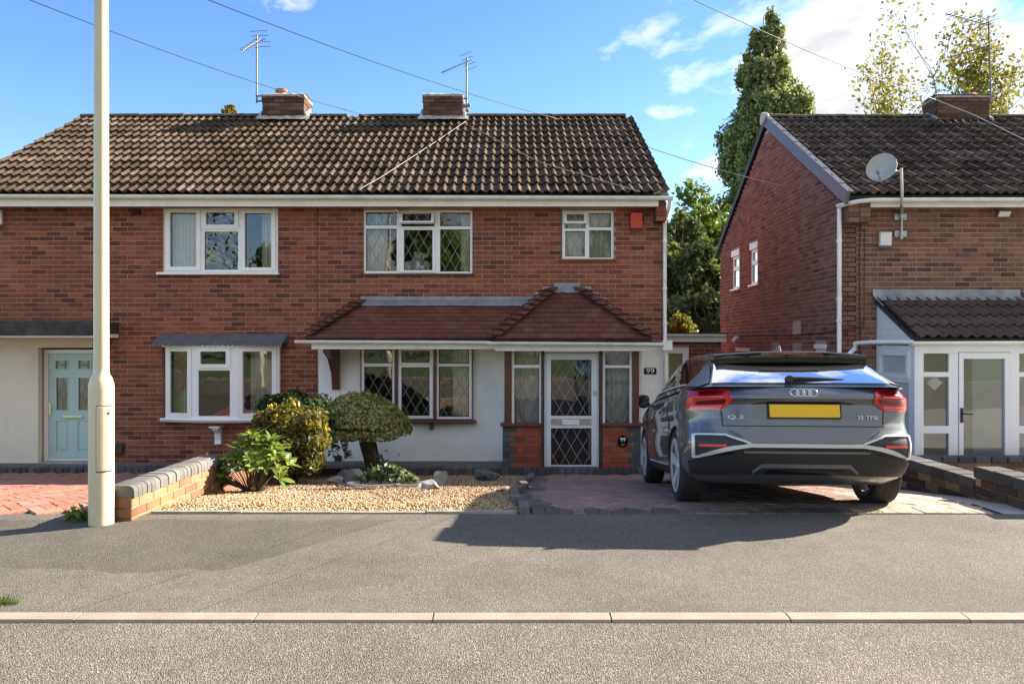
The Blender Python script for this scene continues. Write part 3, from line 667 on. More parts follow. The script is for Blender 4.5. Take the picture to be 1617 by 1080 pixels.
def curtain(label, x0, x1, z0, z1, y, mat='curtain_cloth', folds=9, amp=0.035, group=None):
    mb = MB(); n = folds*8; rows = []
    ph = random.uniform(0, 6)
    for j in range(7):
        z = z1+(z0-z1)*j/6; f = 0.75+0.25*j/6
        rows.append([(x0+(x1-x0)*i/n, y+amp*f*math.sin(2*math.pi*folds*i/n+ph+0.3*math.sin(j+i*.1))+.012*math.sin(i*.7+ph), z) for i in range(n+1)])
    b = [[(p[0], p[1]+.004, p[2]) for p in r] for r in rows]
    mb.grid(rows); mb.grid(b)
    o = mb.build('curtain', M_[mat], smooth=True, fix=False); tag(o, label, 'curtain', group); return o
def interior(house, x0, x1, y0, y1, z0, z1, zs):
    mb = MB()
    mb.add([(x0, y1, z0), (x1, y1, z0), (x1, y1, z1), (x0, y1, z1)], [(0, 1, 2, 3)])
    for x in (x0, x1): mb.add([(x, y0, z0), (x, y1, z0), (x, y1, z1), (x, y0, z1)], [(0, 1, 2, 3)])
    for z in zs: mb.box(x0, x1, y0, y1, z-.06, z+.06)
    mb.build('interior_wall', M_['plaster_room'], house)
# ---------------------------------------------------------------- the semi-detached pair
PARTY, XA, XB = -3.30, -9.25, 2.558
EY, EZ, RY, RZ = 12.62, 3.926, 16.60, 6.335
AL = math.atan2(RZ-EZ, RY-EY)
WT, WB = 3.84, -0.62
hA = thing('semi_detached_house', 'brick semi-detached house with pale teal front door and white bow window', 'house', (-6.3, 13.0, WB))
hB = thing('semi_detached_house', 'brick semi-detached house with white rendered ground floor and red tiled hipped porch', 'house', (-0.4, 13.0, WB))
brickm = unit_brick('brick', 'brick')
def r13(l, r, t, b_): return px_rect(l, r, t, b_, D1)
# openings of each front wall
A_up, A_bow, A_door = r13(257, 439.5, 328, 431), r13(256, 436, 546, 662), r13(66, 151, 549, 737)
B_up, B_small, B_bay, B_in = r13(574, 746, 331, 433), r13(886, 970, 331, 411), r13(574, 745, 550, 663), r13(812, 992, 560, 737)
for h, x0, x1, slabs, nobrick, c0 in ((hA, XA, PARTY-.004, [A_up, A_bow, A_door], [A_up, A_bow, (XA-1, X_(151, D1), WB-1, Z_(531, D1))], Vector((-5.0, 13, 2.2))),
                                      (hB, PARTY+.004, XB, [B_up, B_small, B_bay, B_in], [B_up, B_small, (X_(503, D1), 9, WB-1, Z_(545, D1))], Vector((0.4, 13, 2.4)))):
    w = slab(MB(), x0, x1, WB, WT, D1, D1+.26, slabs).build('wall', M_['mortar'], h)
    Ms = brick_xforms(x0, x1, WB, WT, nobrick, place_front(D1))
    if h is hB: Ms = [m_ for m_ in Ms if m_.translation.x > -9]
    hid = (lambda p: (p.z < 2.15 and -3.2 < p.x) or p.z < 0.2) if h is hB else (lambda p: p.z < -.2)
    pieces('brick', 'brickwork', brickm, w, Ms, 300, lambda m_: (m_.translation-c0).length+(20 if hid(m_.translation) or m_.to_scale().x < .2 else 0))
    xo = x0 if h is hA else x1-.25
    mb = MB(); mb.prism([(xo, 13.262, WB), (xo, 20.3, WB), (xo, 20.3, WT), (xo, 16.6, RZ-.12), (xo, 13.262, WT+.3)], (.25, 0, 0)); mb.build('gable_wall', M_['brick'], h)
    MB().box(x0+.02, x1-.02, 20.05, 20.3, WB, WT).build('rear_wall', M_['brick'], h)
    interior(h, x0+.26, x1-.26, 13.27, 16.5, WB, WT, (-.45, 1.62, WT-.05))
# roofs
rA = tiled_roof(hA, XA-.03, PARTY, EY, EZ, RY, RZ, 12, 0.3135, 'roof_tile', lambda m_: m_.translation.length)
rB = tiled_roof(hB, PARTY, XB+.03, EY, EZ, RY, RZ, 12, 0.3135, 'roof_tile', lambda m_: m_.translation.length)
for h, x0, x1 in ((hA, XA-.03, PARTY), (hB, PARTY, XB+.03)):
    MB().prism([(x0, RY, RZ), (x1, RY, RZ), (x1, 20.6, EZ), (x0, 20.6, EZ)], (0, 0, -.06)).build('rear_roof', M_['ridge'], h)
ridge(rA, XA-.05, PARTY, RY, RZ+.02); ridge(rB, PARTY, XB+.05, RY, RZ+.02)
up = Vector((0, math.cos(AL), math.sin(AL)))
MB().prism([Vector((XB-.01, EY+.05, EZ-.07)), Vector((XB-.01, RY, RZ-.07)), Vector((XB-.01, RY, RZ+.0)), Vector((XB-.01, EY+.05, EZ+.0))], (.028, 0, 0)).build('bargeboard', M_['flaunching'], rB)
# eaves: soffit, fascia, gutter (running with a slight fall to the downpipe)
def eaves(h, x0, x1, zl, zr):
    MB().box(x0, x1, 12.70, 12.985, 3.80, 3.825).build('soffit', M_['fascia'], h)
    MB().prism([(x0, 12.695, 3.735), (x1, 12.695, 3.735), (x1, 12.695, 3.90), (x0, 12.695, 3.90)], (0, -.022, 0)).build('fascia', M_['fascia'], h, bevel=.004)
    n = 8; gutter(h, [(x0+(x1-x0)*i/n, 12.61, zl+(zr-zl)*i/n) for i in range(n+1)])
eaves(hA, XA-.1, PARTY-.0005, 3.915, 3.90); eaves(hB, PARTY+.0005, 2.42, 3.90, 3.885)
gutter(hB, [(2.40, 12.61, 3.885), (2.64, 12.61, 3.882)], brackets=9)
MB().box(2.39, XB-.012, 12.72, 12.985, 3.5, 3.86).build('corbel', M_['brick'], hB)
Ms = [TRS(((2.39+XB)/2, 12.72, 3.5+CO*(k+.5)), (XB-2.39, .03, CO-.01)) for k in range(4)]
pieces('corbel_brick', 'corbel_bricks', brickm, hB, Ms)
pipe(hB, [(2.60, 12.62, 3.85), (2.60, 12.70, 3.72), (2.575, 12.93, 3.52), (2.575, 12.93, 1.5)], .032, clips=(3.2, 2.4, 1.8))
pipe(hB, [(2.575, 12.93, 1.52), (2.56, 12.86, 1.36), (2.585, 12.90, 1.2), (2.585, 12.90, -.55)], .032)
MB().box(2.50, 2.66, 12.72, 12.9, 1.36, 1.52).build('hopper', M_['gutter_white'], hB, bevel=.01)
# chimneys
for h, l, r, t in ((hA, 414, 480, 150), (hB, 668, 730, 150)):
    x0, x1 = X_(l, 16.3), X_(r, 16.3)
    zb = RZ-.12
    c = brick_stack(h, x0, x1, 16.3, 16.95, zb, Z_(t, 16.3)); flash_apron(c, x0, x1, 16.3, zb-.02, AL)
    if h is hA:
        MB().lathe([(.11, 0), (.11, .12), (.13, .12), (.13, .17), (.09, .17), (.09, .02)], (x0+.32, 16.6, Z_(t, 16.3)+.03), 16).build('chimney_pot', M_['terracotta'], c, angle=40)
        MB().lathe([(.15, 0), (.15, .06), (.12, .07)], (x0+.64, 16.6, Z_(t, 16.3)+.03), 16).build('chimney_pot', M_['terracotta'], c, angle=40)
# ---- house A windows, door
wA = window(hA, (257.6, 439, 329, 430.5), 13.03, [(269, 310.5, 336, 421.5), (325.6, 370.5, 336, 355), (323, 376, 366, 426), (387, 428.7, 337, 422.5)], sashes=[(262, 317, 331, 427.4), (318, 376.6, 332, 362), (380.5, 435.4, 332, 427.4)])
for p_ in wA.children:
    if p_.name.startswith('pane') and abs(p_.data.vertices[0].co.x-X_(323, 13.03)) < .05 : p_.data.materials[0] = M_['glass_wavy']
MB().box(X_(250, 13), X_(442, 13), 12.91, 13.06, Z_(434.5, 13), Z_(430.5, 13)).build('window_sill', M_['upvc'], wA, bevel=.005)
YB = 12.74
wB = window(hA, (254.8, 437, 546, 663), YB, [(264, 294, 555, 652.7), (316.8, 357, 555, 575), (313, 363, 585, 657), (383, 426, 555, 652.7)], sashes=[(257.5, 300.5, 550, 659), (311, 364, 549, 581), (376, 433, 550, 659)])
sx0, sx1 = X_(247, YB), X_(445, YB); ccx = (sx0+sx1)/2
mb = MB(); n = 16
prof = [(0, 0), (-.05, 0), (-.06, -.02), (-.03, -.06), (0, -.065), (.26, -.065), (.26, 0)]
mb.grid([[(sx0+(sx1-sx0)*i/n, YB+a, Z_(661.5, YB)+b_) for a, b_ in prof] for i in range(n+1)], close=True); mb.build('window_sill', M_['upvc'], wB, angle=40)
mb = MB(); n = 26                                # lead-grey canopy with a scalloped edge
for i in range(n):
    a = X_(243, YB)+(X_(448, YB)-X_(243, YB))*i/n; b_ = X_(243, YB)+(X_(448, YB)-X_(243, YB))*(i+1)/n; zt = Z_(541, YB)
    pts = [(a, YB-.07, zt)]+[(a+(b_-a)*(.5-.5*math.cos(math.pi*k/6)), YB-.07, zt-.045*math.sin(math.pi*k/6)-.012) for k in range(7)]+[(b_, YB-.07, zt)]
    mb.prism(pts, (0, .02, 0))
    mb.prism([(a, YB-.072, zt), (a, YB+.3, Z_(531, YB)+.06), (a, YB+.3, zt-.01), (a, YB-.05, zt-.01)], (b_-a, 0, 0))
cpA = mb.build('window_canopy', M_['canopy_grey'], wB)
mb = MB(); n = 14; xs_ = [X_(250, YB)+(X_(441, YB)-X_(250, YB))*i/n for i in range(n+1)]
mb.grid([[(x, YB-.045, Z_(548, YB)), (x, YB-.045, Z_(541.5, YB)), (x, YB+.2, Z_(541.5, YB)), (x, YB+.2, Z_(548, YB))] for x in xs_], close=True); hdA = mb.build('window_head', M_['upvc'], wB)
mb = MB()
for s_ in (0, 1):
    xx = X_(256, YB)+.0 if s_ == 0 else X_(436, YB)-.03
    mb.box(xx, xx+.03, YB+.07, YB+.40, Z_(662, YB), Z_(547, YB))
mb.build('window_cheek', M_['upvc'], wB)
hw = (sx1-sx0)/2
for o in [wB]+[q_ for q_ in wB.children if q_ is not cpA]:
    for v in o.data.vertices:
        q = abs((v.co.x-ccx)/hw); v.co.y += .0 if q < .30 else .17*min(1.2, (q-.30)/.70)
mb = MB(); xb = X_(343, 12.9)
mb.prism([(xb-.05, 12.995, Z_(672, 13)), (xb-.05, 12.78, Z_(672, 13)), (xb-.05, 12.80, Z_(677, 13)), (xb-.05, 12.90, Z_(683, 13)), (xb-.05, 12.92, Z_(694, 13)), (xb-.05, 12.90, Z_(700, 13)), (xb-.05, 12.995, Z_(702, 13))], (.10, 0, 0))
mb.box(xb-.09, xb+.09, 12.76, 12.99, Z_(673.5, 13), Z_(671, 13)); mb.build('window_bracket', M_['upvc'], wB)
# entrance
slab(MB(), XA, X_(151, D1), WB, Z_(531, D1), 12.90, 12.998, [A_door]).build('render_panel', M_['render_cream'], hA)
cn = MB().box(XA-.2, X_(151, 12.25), 12.18, 12.985, Z_(526, 12.2), Z_(507, 12.2)).build('entrance_canopy', M_['felt_black'], hA, bevel=.01)
MB().box(XA-.2, X_(150, 12.25), 12.16, 12.19, Z_(530, 12.2), Z_(517, 12.2)).build('canopy_fascia', M_['felt_black'], cn)
MB().box(XA-.2, X_(150, 12.25), 12.2, 12.98, Z_(533, 12.2), Z_(527, 12.2)).build('canopy_soffit', M_['fascia'], cn)
YD = 13.06
dr = slab(MB(), X_(68, YD), X_(155, YD), Z_(728, YD), Z_(552, YD), YD, YD+.07, [px_rect(76, 148, 558, 724, YD)]).build('door_frame', M_['upvc'], hA, bevel=.006)
gl = [px_rect(87, 107, 569, 583, YD), px_rect(123, 143, 569, 583, YD), px_rect(88, 107, 596, 648, YD), px_rect(123, 142, 596, 648, YD)]
pn = [px_rect(88, 107, 665, 713, YD), px_rect(122, 142, 665, 713, YD)]
dx = px_rect(76.5, 147.5, 558.5, 723.5, YD)
door = slab(MB(), dx[0], dx[1], dx[2], dx[3], YD+.012, YD+.06, gl+pn).build('door', M_['teal_paint'], hA, bevel=.006)
for g in gl:
    slab(MB(), g[0]-.012, g[1]+.012, g[2]-.012, g[3]+.012, YD+.002, YD+.03, [(g[0]+.006, g[1]-.006, g[2]+.006, g[3]-.006)]).build('glazing_bead', M_['teal_paint'], door, bevel=.004)
    MB().add([(g[0], YD+.028, g[2]), (g[1], YD+.028, g[2]), (g[1], YD+.028, g[3]), (g[0], YD+.028, g[3])], [(0, 1, 2, 3)]).build('pane', M_['glass'], door, fix=False)
    MB().box(g[0], g[1], YD+.045, YD+.055, g[2], g[3]).build('frosting', M_['glass_frosted'], door)
    lb = MB()
    if g[3]-g[2] < .3: lb.box(g[0]+.06, g[1]-.06, YD+.02, YD+.03, g[2], g[3]); lb.box(g[0], g[1], YD+.02, YD+.03, (g[2]+g[3])/2-.006, (g[2]+g[3])/2+.006)
    else:
        cxg, czg = (g[0]+g[1])/2, (g[2]+g[3])/2
        for a_, b_ in (((cxg, g[3]), (cxg, czg+.1)), ((cxg, czg+.1), (cxg-.07, czg)), ((cxg, czg+.1), (cxg+.07, czg)), ((cxg-.07, czg), (cxg, czg-.16)), ((cxg+.07, czg), (cxg, czg-.16)), ((cxg, czg-.16), (cxg, g[2]))):
            lb.tube([(a_[0], YD+.024, a_[1]), (b_[0], YD+.024, b_[1])], .005, 5)
    lb.build('lead_pattern', M_['lead_came'], door)
for g in pn:
    MB().box(g[0], g[1], YD+.028, YD+.05, g[2], g[3]).build('door_panel', M_['teal_paint'], door)
    MB().box(g[0]+.03, g[1]-.03, YD+.016, YD+.04, g[2]+.03, g[3]-.03).build('door_panel', M_['teal_paint'], door, bevel=.012)
MB().box(X_(99, YD), X_(130, YD), YD-.012, YD+.02, Z_(660.5, YD), Z_(656, YD)).build('letter_plate', M_['chrome'], door, bevel=.005)
hb = MB().box(X_(76.5, YD), X_(80.5, YD), YD-.008, YD+.014, Z_(655, YD), Z_(636, YD)); hb.tube([(X_(78.5, YD), YD-.04, Z_(644, YD)), (X_(86, YD), YD-.045, Z_(643.5, YD))], .009, 8); hb.tube([(X_(78.5, YD), YD+.01, Z_(644, YD)), (X_(78.5, YD), YD-.045, Z_(644, YD))], .009, 8)
hb.build('door_handle', M_['chrome'], door, angle=50)
MB().box(X_(66, 12.9), X_(153, 12.9), 12.80, 13.14, Z_(737, 12.9), Z_(729, 12.9)).build('door_step', M_['concrete'], hA, bevel=.01)
# plinth courses of dark blue bricks on edge
blue = unit_brick('plinth_brick', 'brick_blue', 0.06, 0.06, 0.10)
def plinth(h, x0, x1, y0, y1, zt, zb):
    b_ = MB().box(x0+.005, x1-.005, y0+.02, y1, zb, zt-.012).build('plinth', M_['mortar_dark'], h)
    n = round((x1-x0)/.113); w_ = (x1-x0)/n
    Ms = [TRS((x0+w_*(i+.5), y0+.12+random.uniform(-.003, .003), (zt+zb)/2+random.uniform(-.002, .002)), (w_-.010, .24, zt-zb)) for i in range(n)]
    pieces('plinth_brick', 'plinth_bricks', blue, b_, Ms)
plinth(hB, X_(488, 12.15), X_(1040, 12.15), 12.13, 12.97, Z_(738.5, 12.2), -.66)
plinth(hA, XA, X_(485, 12.35), 12.34, 12.97, Z_(737.5, 12.4), -.66)
MB().box(X_(180, 13)-.0, X_(197, 13), 12.93, 12.99, Z_(716, 13), Z_(699, 13)).build('vent_cover', M_['timber_dark'], hA, bevel=.012)
# ---- house B windows
def vent_sash(fr, x0, x1, zt, hgt, Y, ang, lat=True):
    """top-hung light pushed open"""
    M = Matrix.Translation((0, Y, zt)) @ Matrix.Rotation(-ang, 4, 'X')
    mb = slab(MB(), x0, x1, -hgt, 0, -.03, .012, [(x0+.045, x1-.045, -hgt+.035, -.03)]); mb.v = [tuple(M @ Vector(v)) for v in mb.v]
    s = mb.build('sash', M_['upvc'], fr, bevel=.004)
    q = MB().add([(x0+.04, -.01, -hgt+.03), (x1-.04, -.01, -hgt+.03), (x1-.04, -.01, -.03), (x0+.04, -.01, -.03)], [(0, 1, 2, 3)]); q.v = [tuple(M @ Vector(v)) for v in q.v]; q.build('pane', M_['glass'], fr, fix=False)
    l_ = lattice(MB(), x0+.045, x1-.045, -hgt+.035, -.03, -.013); l_.v = [tuple(M @ Vector(v)) for v in l_.v]; l_.build('lead_lattice', M_['lead_came'], fr, fix=False)
YW = 13.02
w1 = window(hB, (574.5, 746, 332, 432.5), YW, [(578, 626.5, 335.5, 356), (578, 626.5, 361.5, 428), (638, 683, 363.5, 427), (695, 742.5, 336, 357.5), (695, 742.5, 362.5, 429), (633.5, 686, 335, 357.5)], lat=True, border=.010, sashes=[(632, 687, 359.5, 430.5)])
for c in [c for c in w1.children if c.name.startswith(('pane', 'lead_lattice', 'glazing_seal'))]:
    xs_ = [v.co.x for v in c.data.vertices]; zs_ = [v.co.z for v in c.data.vertices]
    if abs(sum(xs_)/len(xs_)-X_(659.7, YW)) < .1 and min(zs_) > Z_(359, YW): bpy.data.objects.remove(c)
vent_sash(w1, X_(632.5, YW), X_(686, YW), Z_(336, YW), .235, YW, R(30))
MB().box(X_(571, YW), X_(749, YW), YW-.06, YW+.02, Z_(435.5, YW), Z_(432.5, YW)).build('window_sill', M_['timber_dark'], w1, bevel=.004)
for x in (X_(573, YW), X_(746, YW)): MB().box(x, x+.016, YW-.015, YW+.06, Z_(433, YW), Z_(331.5, YW)).build('window_jamb', M_['timber_dark'], w1)
w2 = window(hB, (887.5, 969, 332.5, 409.5), YW, [(930.5, 965, 337, 359), (930.5, 965, 364, 407), (892.5, 923.5, 365, 405), (891.5, 925, 337, 361)], lat=True, border=.010)
for c in [c for c in w2.children if c.name.startswith(('pane', 'lead_lattice', 'glazing_seal'))]:
    xs_ = [v.co.x for v in c.data.vertices]; zs_ = [v.co.z for v in c.data.vertices]
    if abs(sum(xs_)/len(xs_)-X_(908, YW)) < .1 and min(zs_) > Z_(362.5, YW): bpy.data.objects.remove(c)
vent_sash(w2, X_(890.5, YW), X_(926, YW), Z_(336.5, YW), .20, YW, R(16))
MB().box(X_(882, YW), X_(973, YW), YW-.06, YW+.02, Z_(413, YW), Z_(409.5, YW)).build('window_sill', M_['brick'], w2, bevel=.004)
for x in (X_(885.5, YW), X_(969, YW)): MB().box(x, x+.018, YW-.015, YW+.06, Z_(410, YW), Z_(331.5, YW)).build('window_jamb', M_['timber_dark'], w2)
# rendered ground floor and bay window
slab(MB(), X_(503, 12.97), XB+.004, WB, Z_(548, 12.97), 12.968, 12.998, [px_rect(573, 746, 549, 664, 12.97), B_in]).build('render_panel', M_['render_white'], hB, bevel=.006)
YV = 12.90
w3 = window(hB, (570.5, 745, 548.5, 661.5), YV, [(575, 619.5, 552, 573.5), (575, 619.5, 579, 656), (634, 678.5, 554, 572.5), (634, 678.5, 580, 656.5), (693, 740.5, 552, 574), (693, 740.5, 579, 658)], depth=.12, lat=True, border=.012, sashes=[(629.5, 683.5, 577.5, 660)])
for a, b_ in ((623.3, 628.4), (684.6, 689.4)): MB().box(X_(a, YV), X_(b_, YV), YV-.035, YV+.1, Z_(663, YV), Z_(548, YV)).build('mullion', M_['timber'], w3, bevel=.006)
MB().box(X_(567, YV), X_(752, YV), YV-.09, YV+.06, Z_(667.5, YV), Z_(663, YV)).build('window_sill', M_['timber'], w3, bevel=.006)
MB().box(X_(679, YV), X_(684.5, YV), YV-.06, YV+.06, Z_(678, YV), Z_(667, YV)).build('window_bracket', M_['timber_dark'], w3, bevel=.006)
for x in (X_(569.3, YV), X_(745, YV)): MB().box(x, x+.014, YV-.01, YV+.07, Z_(662, YV), Z_(548, YV)).build('window_jamb', M_['timber_dark'], w3)
MB().box(X_(529, 12.97), X_(539.5, 12.97), 12.93, 12.97, Z_(735, 12.97), Z_(719, 12.97)).build('vent_cover', M_['timber_dark'], hB, bevel=.008)
# canopy and porch roofs: plain tiles row by row, bonnet tiles on the hips
ptile = MB().box(-.5, .5, -.5, .5, -.5, .5, 0.0).mesh('plain_tile', M_['plain_tile'])
def plain_roof(name, e0, e1, t0, t1, rows, tw=0.185, lim=300):
    """quad roof face from eave e0-e1 to top t0-t1"""
    e0, e1, t0, t1 = map(Vector, (e0, e1, t0, t1)); u = (e1-e0).normalized()
    nrm = u.cross((t0+t1)/2-(e0+e1)/2).normalized()
    if nrm.z < 0: nrm = -nrm
    up_ = nrm.cross(u).normalized()
    if up_.z < 0: up_ = -up_
    rf = MB().prism([e0-nrm*.02, e1-nrm*.02, t1-nrm*.02, t0-nrm*.02], -nrm*.03).build(name, M_['felt_black'], hB)
    g = ((t0+t1)/2-(e0+e1)/2).dot(up_)/rows
    rot = Matrix((u, up_, nrm)).transposed().to_4x4() @ Matrix.Rotation(-.175, 4, 'X'); Ms = []
    for r in range(rows):
        f = (r+.5)/rows; a = e0+(t0-e0)*f; b_ = e1+(t1-e1)*f; ln = (b_-a).dot(u)
        base = e0+up_*(g*r); off = (a-base).dot(u); x = -tw*(.5 if r % 2 else 0)-off % tw*0
        while x < ln+off+tw:
            p, q = max(x, off)+.0025, min(x+tw, off+ln)-.0025; x += tw
            if q-p < .03: continue
            Ms.append(TRS(base+u*((p+q)/2)+up_*(g*.5+.03+random.uniform(-.004, .004))+nrm*(.004+random.uniform(0, .004)), (q-p, g+.06, .028), rot @ Matrix.Rotation(random.uniform(-.012, .012), 4, 'Z')))
    pieces('plain_tile', 'plain_tiles_rest', ptile, rf, Ms, lim, lambda m_: m_.translation.length)
    return rf
def bonnets(rf, a, b_, rows, nl, nr):
    """curved hip tiles climbing from a to b_"""
    a, b_ = Vector(a), Vector(b_); d = (b_-a).normalized(); s = d.cross(Vector((0, 0, 1))).normalized(); n_ = s.cross(d).normalized()
    mb = MB(); w_ = .165; L_ = (b_-a).length/rows
    rw = []
    for j, (y, sc, lift) in enumerate(((-.02, 1.0, .060), (L_+.05, .7, .0))):
        rw.append([(w_*sc*math.sin(t), y, .06*math.cos(t*.95)-.05+lift) for t in [(-1.15+2.3*k/6) for k in range(7)]])
    mb.grid(rw, tone=0.0); mb.grid([[(x, y+.01, z-.03) for x, y, z in rw[0]], rw[0]], tone=0.0)
    me = mb.mesh('bonnet_tile', M_['plain_tile'], True); me.set_sharp_from_angle(angle=R(50))
    rot = Matrix((s, d, n_)).transposed().to_4x4()
    pieces('bonnet_tile', 'bonnet_tiles', me, rf, [TRS(a+d*(L_*k)+n_*(.045+random.uniform(-.004, .004)), (1, 1, 1), rot @ Matrix.Rotation(random.uniform(-.05, .05), 4, 'Z')) for k in range(rows)])
YG = 12.08
ce0, ce1 = Vector((X_(481, YG), YG, 1.555)), Vector((X_(800, YG)+.5, YG, 1.555)); ct0, ct1 = Vector((X_(572, 13), 12.985, Z_(479, 13))), Vector((.55, 12.985, Z_(479, 13)))
cr = plain_roof('canopy_roof', ce0, ce1, ct0, ct1, 9)
plain_roof('canopy_roof', (ce0.x, 12.985, ce0.z), ce0, ct0-Vector((.01, 0, 0)), ct0, 9)
bonnets(cr, ce0+Vector((0.02, 0.01, 0)), ct0, 9, None, None)
YQ = 11.88
pe0, pe1 = Vector((X_(779, YQ), YQ, 1.545)), Vector((X_(1031, YQ), YQ, 1.545)); pt0, pt1 = Vector((.70, 12.985, Z_(459, 13))), Vector((1.12, 12.985, Z_(459, 13)))
pr = plain_roof('porch_roof', pe0, pe1, pt0, pt1, 10)
plain_roof('porch_roof', (pe0.x, 12.985, pe0.z), pe0, pt0-Vector((.01, 0, 0)), pt0, 10); plain_roof('porch_roof', pe1, (pe1.x, 12.985, pe1.z), pt1, pt1+Vector((.01, 0, 0)), 10)
bonnets(pr, pe0+Vector((.02, .01, 0)), pt0, 10, None, None); bonnets(pr, pe1+Vector((-.02, .01, 0)), pt1, 10, None, None)
fl = MB(); n = 24; xs_ = [X_(570, 13)+(X_(862, 13)-X_(570, 13))*i/n for i in range(n+1)]
fl.grid([[(x, 12.83, Z_(481, 13)-.028+random.uniform(-.004, .004)) for x in xs_], [(x, 12.90, Z_(479, 13)+.03+random.uniform(-.004, .004)) for x in xs_], [(x, 12.972, Z_(476, 13)+.03) for x in xs_], [(x, 12.972, Z_(468.5, 13)+random.uniform(-.005, .005)) for x in xs_]])
fl.build('flashing', M_['lead_sheet'], hB, angle=60)
fl = MB(); fl.box(X_(874, 13), X_(916, 13), 12.962, 12.985, Z_(460, 13), Z_(447, 13))
for k in range(4):
    for s_ in (-1, 1):
        cx_ = X_(895, 13)+s_*(.30+.13*k); fl.box(cx_-.11, cx_+.11, 12.965+.002*k, 12.985, Z_(462, 13)-.10*k, Z_(453, 13)-.09*k)
fl.grid([[(X_(874, 13)+(X_(916, 13)-X_(874, 13))*i/6, 12.84, Z_(463, 13)+random.uniform(-.01, .01)) for i in range(7)], [(X_(874, 13)+(X_(916, 13)-X_(874, 13))*i/6, 12.96, Z_(458, 13)+.06) for i in range(7)]])
fl.build('flashing', M_['lead_sheet'], hB)
# canopy eaves
MB().box(ce0.x+.10, X_(800, YG), YG+.03, YG+.055, 1.385, 1.50).build('canopy_fascia', M_['fascia'], hB, bevel=.004)
MB().box(ce0.x+.10, X_(800, YG), YG+.06, 12.96, 1.40, 1.425).build('canopy_soffit', M_['fascia'], hB)
gutter(hB, [(X_(466, YG-.05), YG-.05, 1.525), (X_(640, YG-.05), YG-.05, 1.518), (X_(775, YG-.05), YG-.05, 1.51)], brackets=.62, r=.05)
MB().box(pe0.x+.03, pe1.x-.06, YQ+.03, YQ+.055, 1.36, 1.475).build('porch_fascia', M_['fascia'], hB, bevel=.004)
MB().box(pe0.x+.03, pe1.x-.06, YQ+.06, 12.96, 1.375, 1.398).build('porch_soffit', M_['fascia'], hB)
gutter(hB, [(X_(768, YQ-.05), YQ-.05, 1.503), (X_(900, YQ-.05), YQ-.05, 1.495), (X_(1048, YQ-.05), YQ-.05, 1.485)], brackets=.62, r=.05)
gutter(hB, [(X_(1043, YQ-.05), YQ-.05, 1.485), (X_(1043, YQ-.05)+.02, 12.75, 1.47)], brackets=9, r=.05)
mb = MB(); xb = X_(518, 12.6)
mb.prism([(xb, 12.965, 1.40), (xb, 12.25, 1.40), (xb, 12.25, 1.33), (xb, 12.55, 1.22), (xb, 12.80, .98), (xb, 12.88, .70), (xb, 12.965, .70)], (.12, 0, 0)); mb.build('canopy_bracket', M_['timber'], hB, bevel=.008)
# porch
YP = 12.30
pw = thing  # (porch pieces are parts of the house)
redm = unit_brick('porch_brick', 'brick_red_smooth'); bluem = unit_brick('quoin_brick', 'brick_blue')
for l, r, s_ in ((793.5, 856, 0), (951, 1012, 1)):
    x0, x1, z0, z1 = X_(l, YP), X_(r, YP), Z_(739, YP), Z_(673, YP)
    dw = MB().box(x0, x1, YP, YP+.12, z0, z1).build('dwarf_wall', M_['mortar_dark'], hB)
    co = (z1-z0)/8; Mr, Mb = [], []
    for k in range(8):
        q = .22 if k % 2 else .12
        a, b_ = (x0+q, x1) if s_ == 0 else (x0, x1-q)
        zc = z0+co*(k+.5)
        u = a-(.11 if k % 2 else .0)
        while u < b_-.03:
            p_, q_ = max(u, a)+.004, min(u+.235, b_)-.004; u += .235
            if q_-p_ > .03: Mr.append(TRS(((p_+q_)/2, YP+.004, zc), (q_-p_, .03, co-.009)))
        a, b_ = (x0, x0+q) if s_ == 0 else (x1-q, x1)
        Mb.append(TRS(((a+b_)/2, YP+.004, zc), (b_-a-.008, .03, co-.009)))
    pieces('porch_brick', 'x', redm, dw, Mr); pieces('quoin_brick', 'x', bluem, dw, Mb)
    MB().box(x0-.035 if s_ == 0 else x0-.005, x1+.005 if s_ == 0 else x1+.03, YP-.06, YP+.14, z1, z1+.05).build('porch_sill', M_['timber'], hB, bevel=.008)
for l, r, b_, m_ in ((796.5, 807.5, 671, 'timber'), (998.5, 1009, 671, 'timber'), (854.5, 859.5, 738, 'timber_dark'), (945.5, 951.5, 738, 'timber_dark')):
    MB().box(X_(l, YP), X_(r, YP), YP-.02, YP+.10, Z_(b_, YP), 1.39).build('porch_post', M_[m_], hB, bevel=.006)
window(hB, (808, 855, 550, 672), YP+.02, [(812, 851.5, 553, 576), (812, 851.5, 581, 669)], lat=True, border=.006, name='porch_window')
window(hB, (951.5, 998, 550, 672), YP+.02, [(955.5, 994, 553, 576.5), (955.5, 994, 581, 669)], lat=True, border=.006, name='porch_window')
fr = slab(MB(), X_(859.5, YP), X_(946, YP), Z_(738, YP), Z_(553, YP), YP+.01, YP+.08, [px_rect(862, 943.5, 557, 736, YP)]).build('door_frame', M_['upvc'], hB, bevel=.004)
pd = window(hB, (862.5, 943, 558, 736), YP, [(870, 934, 568, 656.5), (870, 934, 676, 734)], mat='upvc_grey', depth=.05, lat=True, lat_wide=(.19, .33), border=.006, name='porch_door')
MB().box(X_(870, YP), X_(934, YP), YP-.004, YP+.02, Z_(671.5, YP), Z_(661, YP)).build('kick_rail', M_['paving_buff'], pd)
MB().box(X_(888, YP), X_(915, YP), YP-.016, YP+.0, Z_(671, YP), Z_(662.5, YP)).build('letter_plate', M_['white_plastic'], pd, bevel=.006)
MB().box(X_(937.5, YP), X_(941.5, YP), YP-.02, YP+.0, Z_(624, YP), Z_(617, YP)).build('door_handle', M_['galvanised'], pd, bevel=.004)
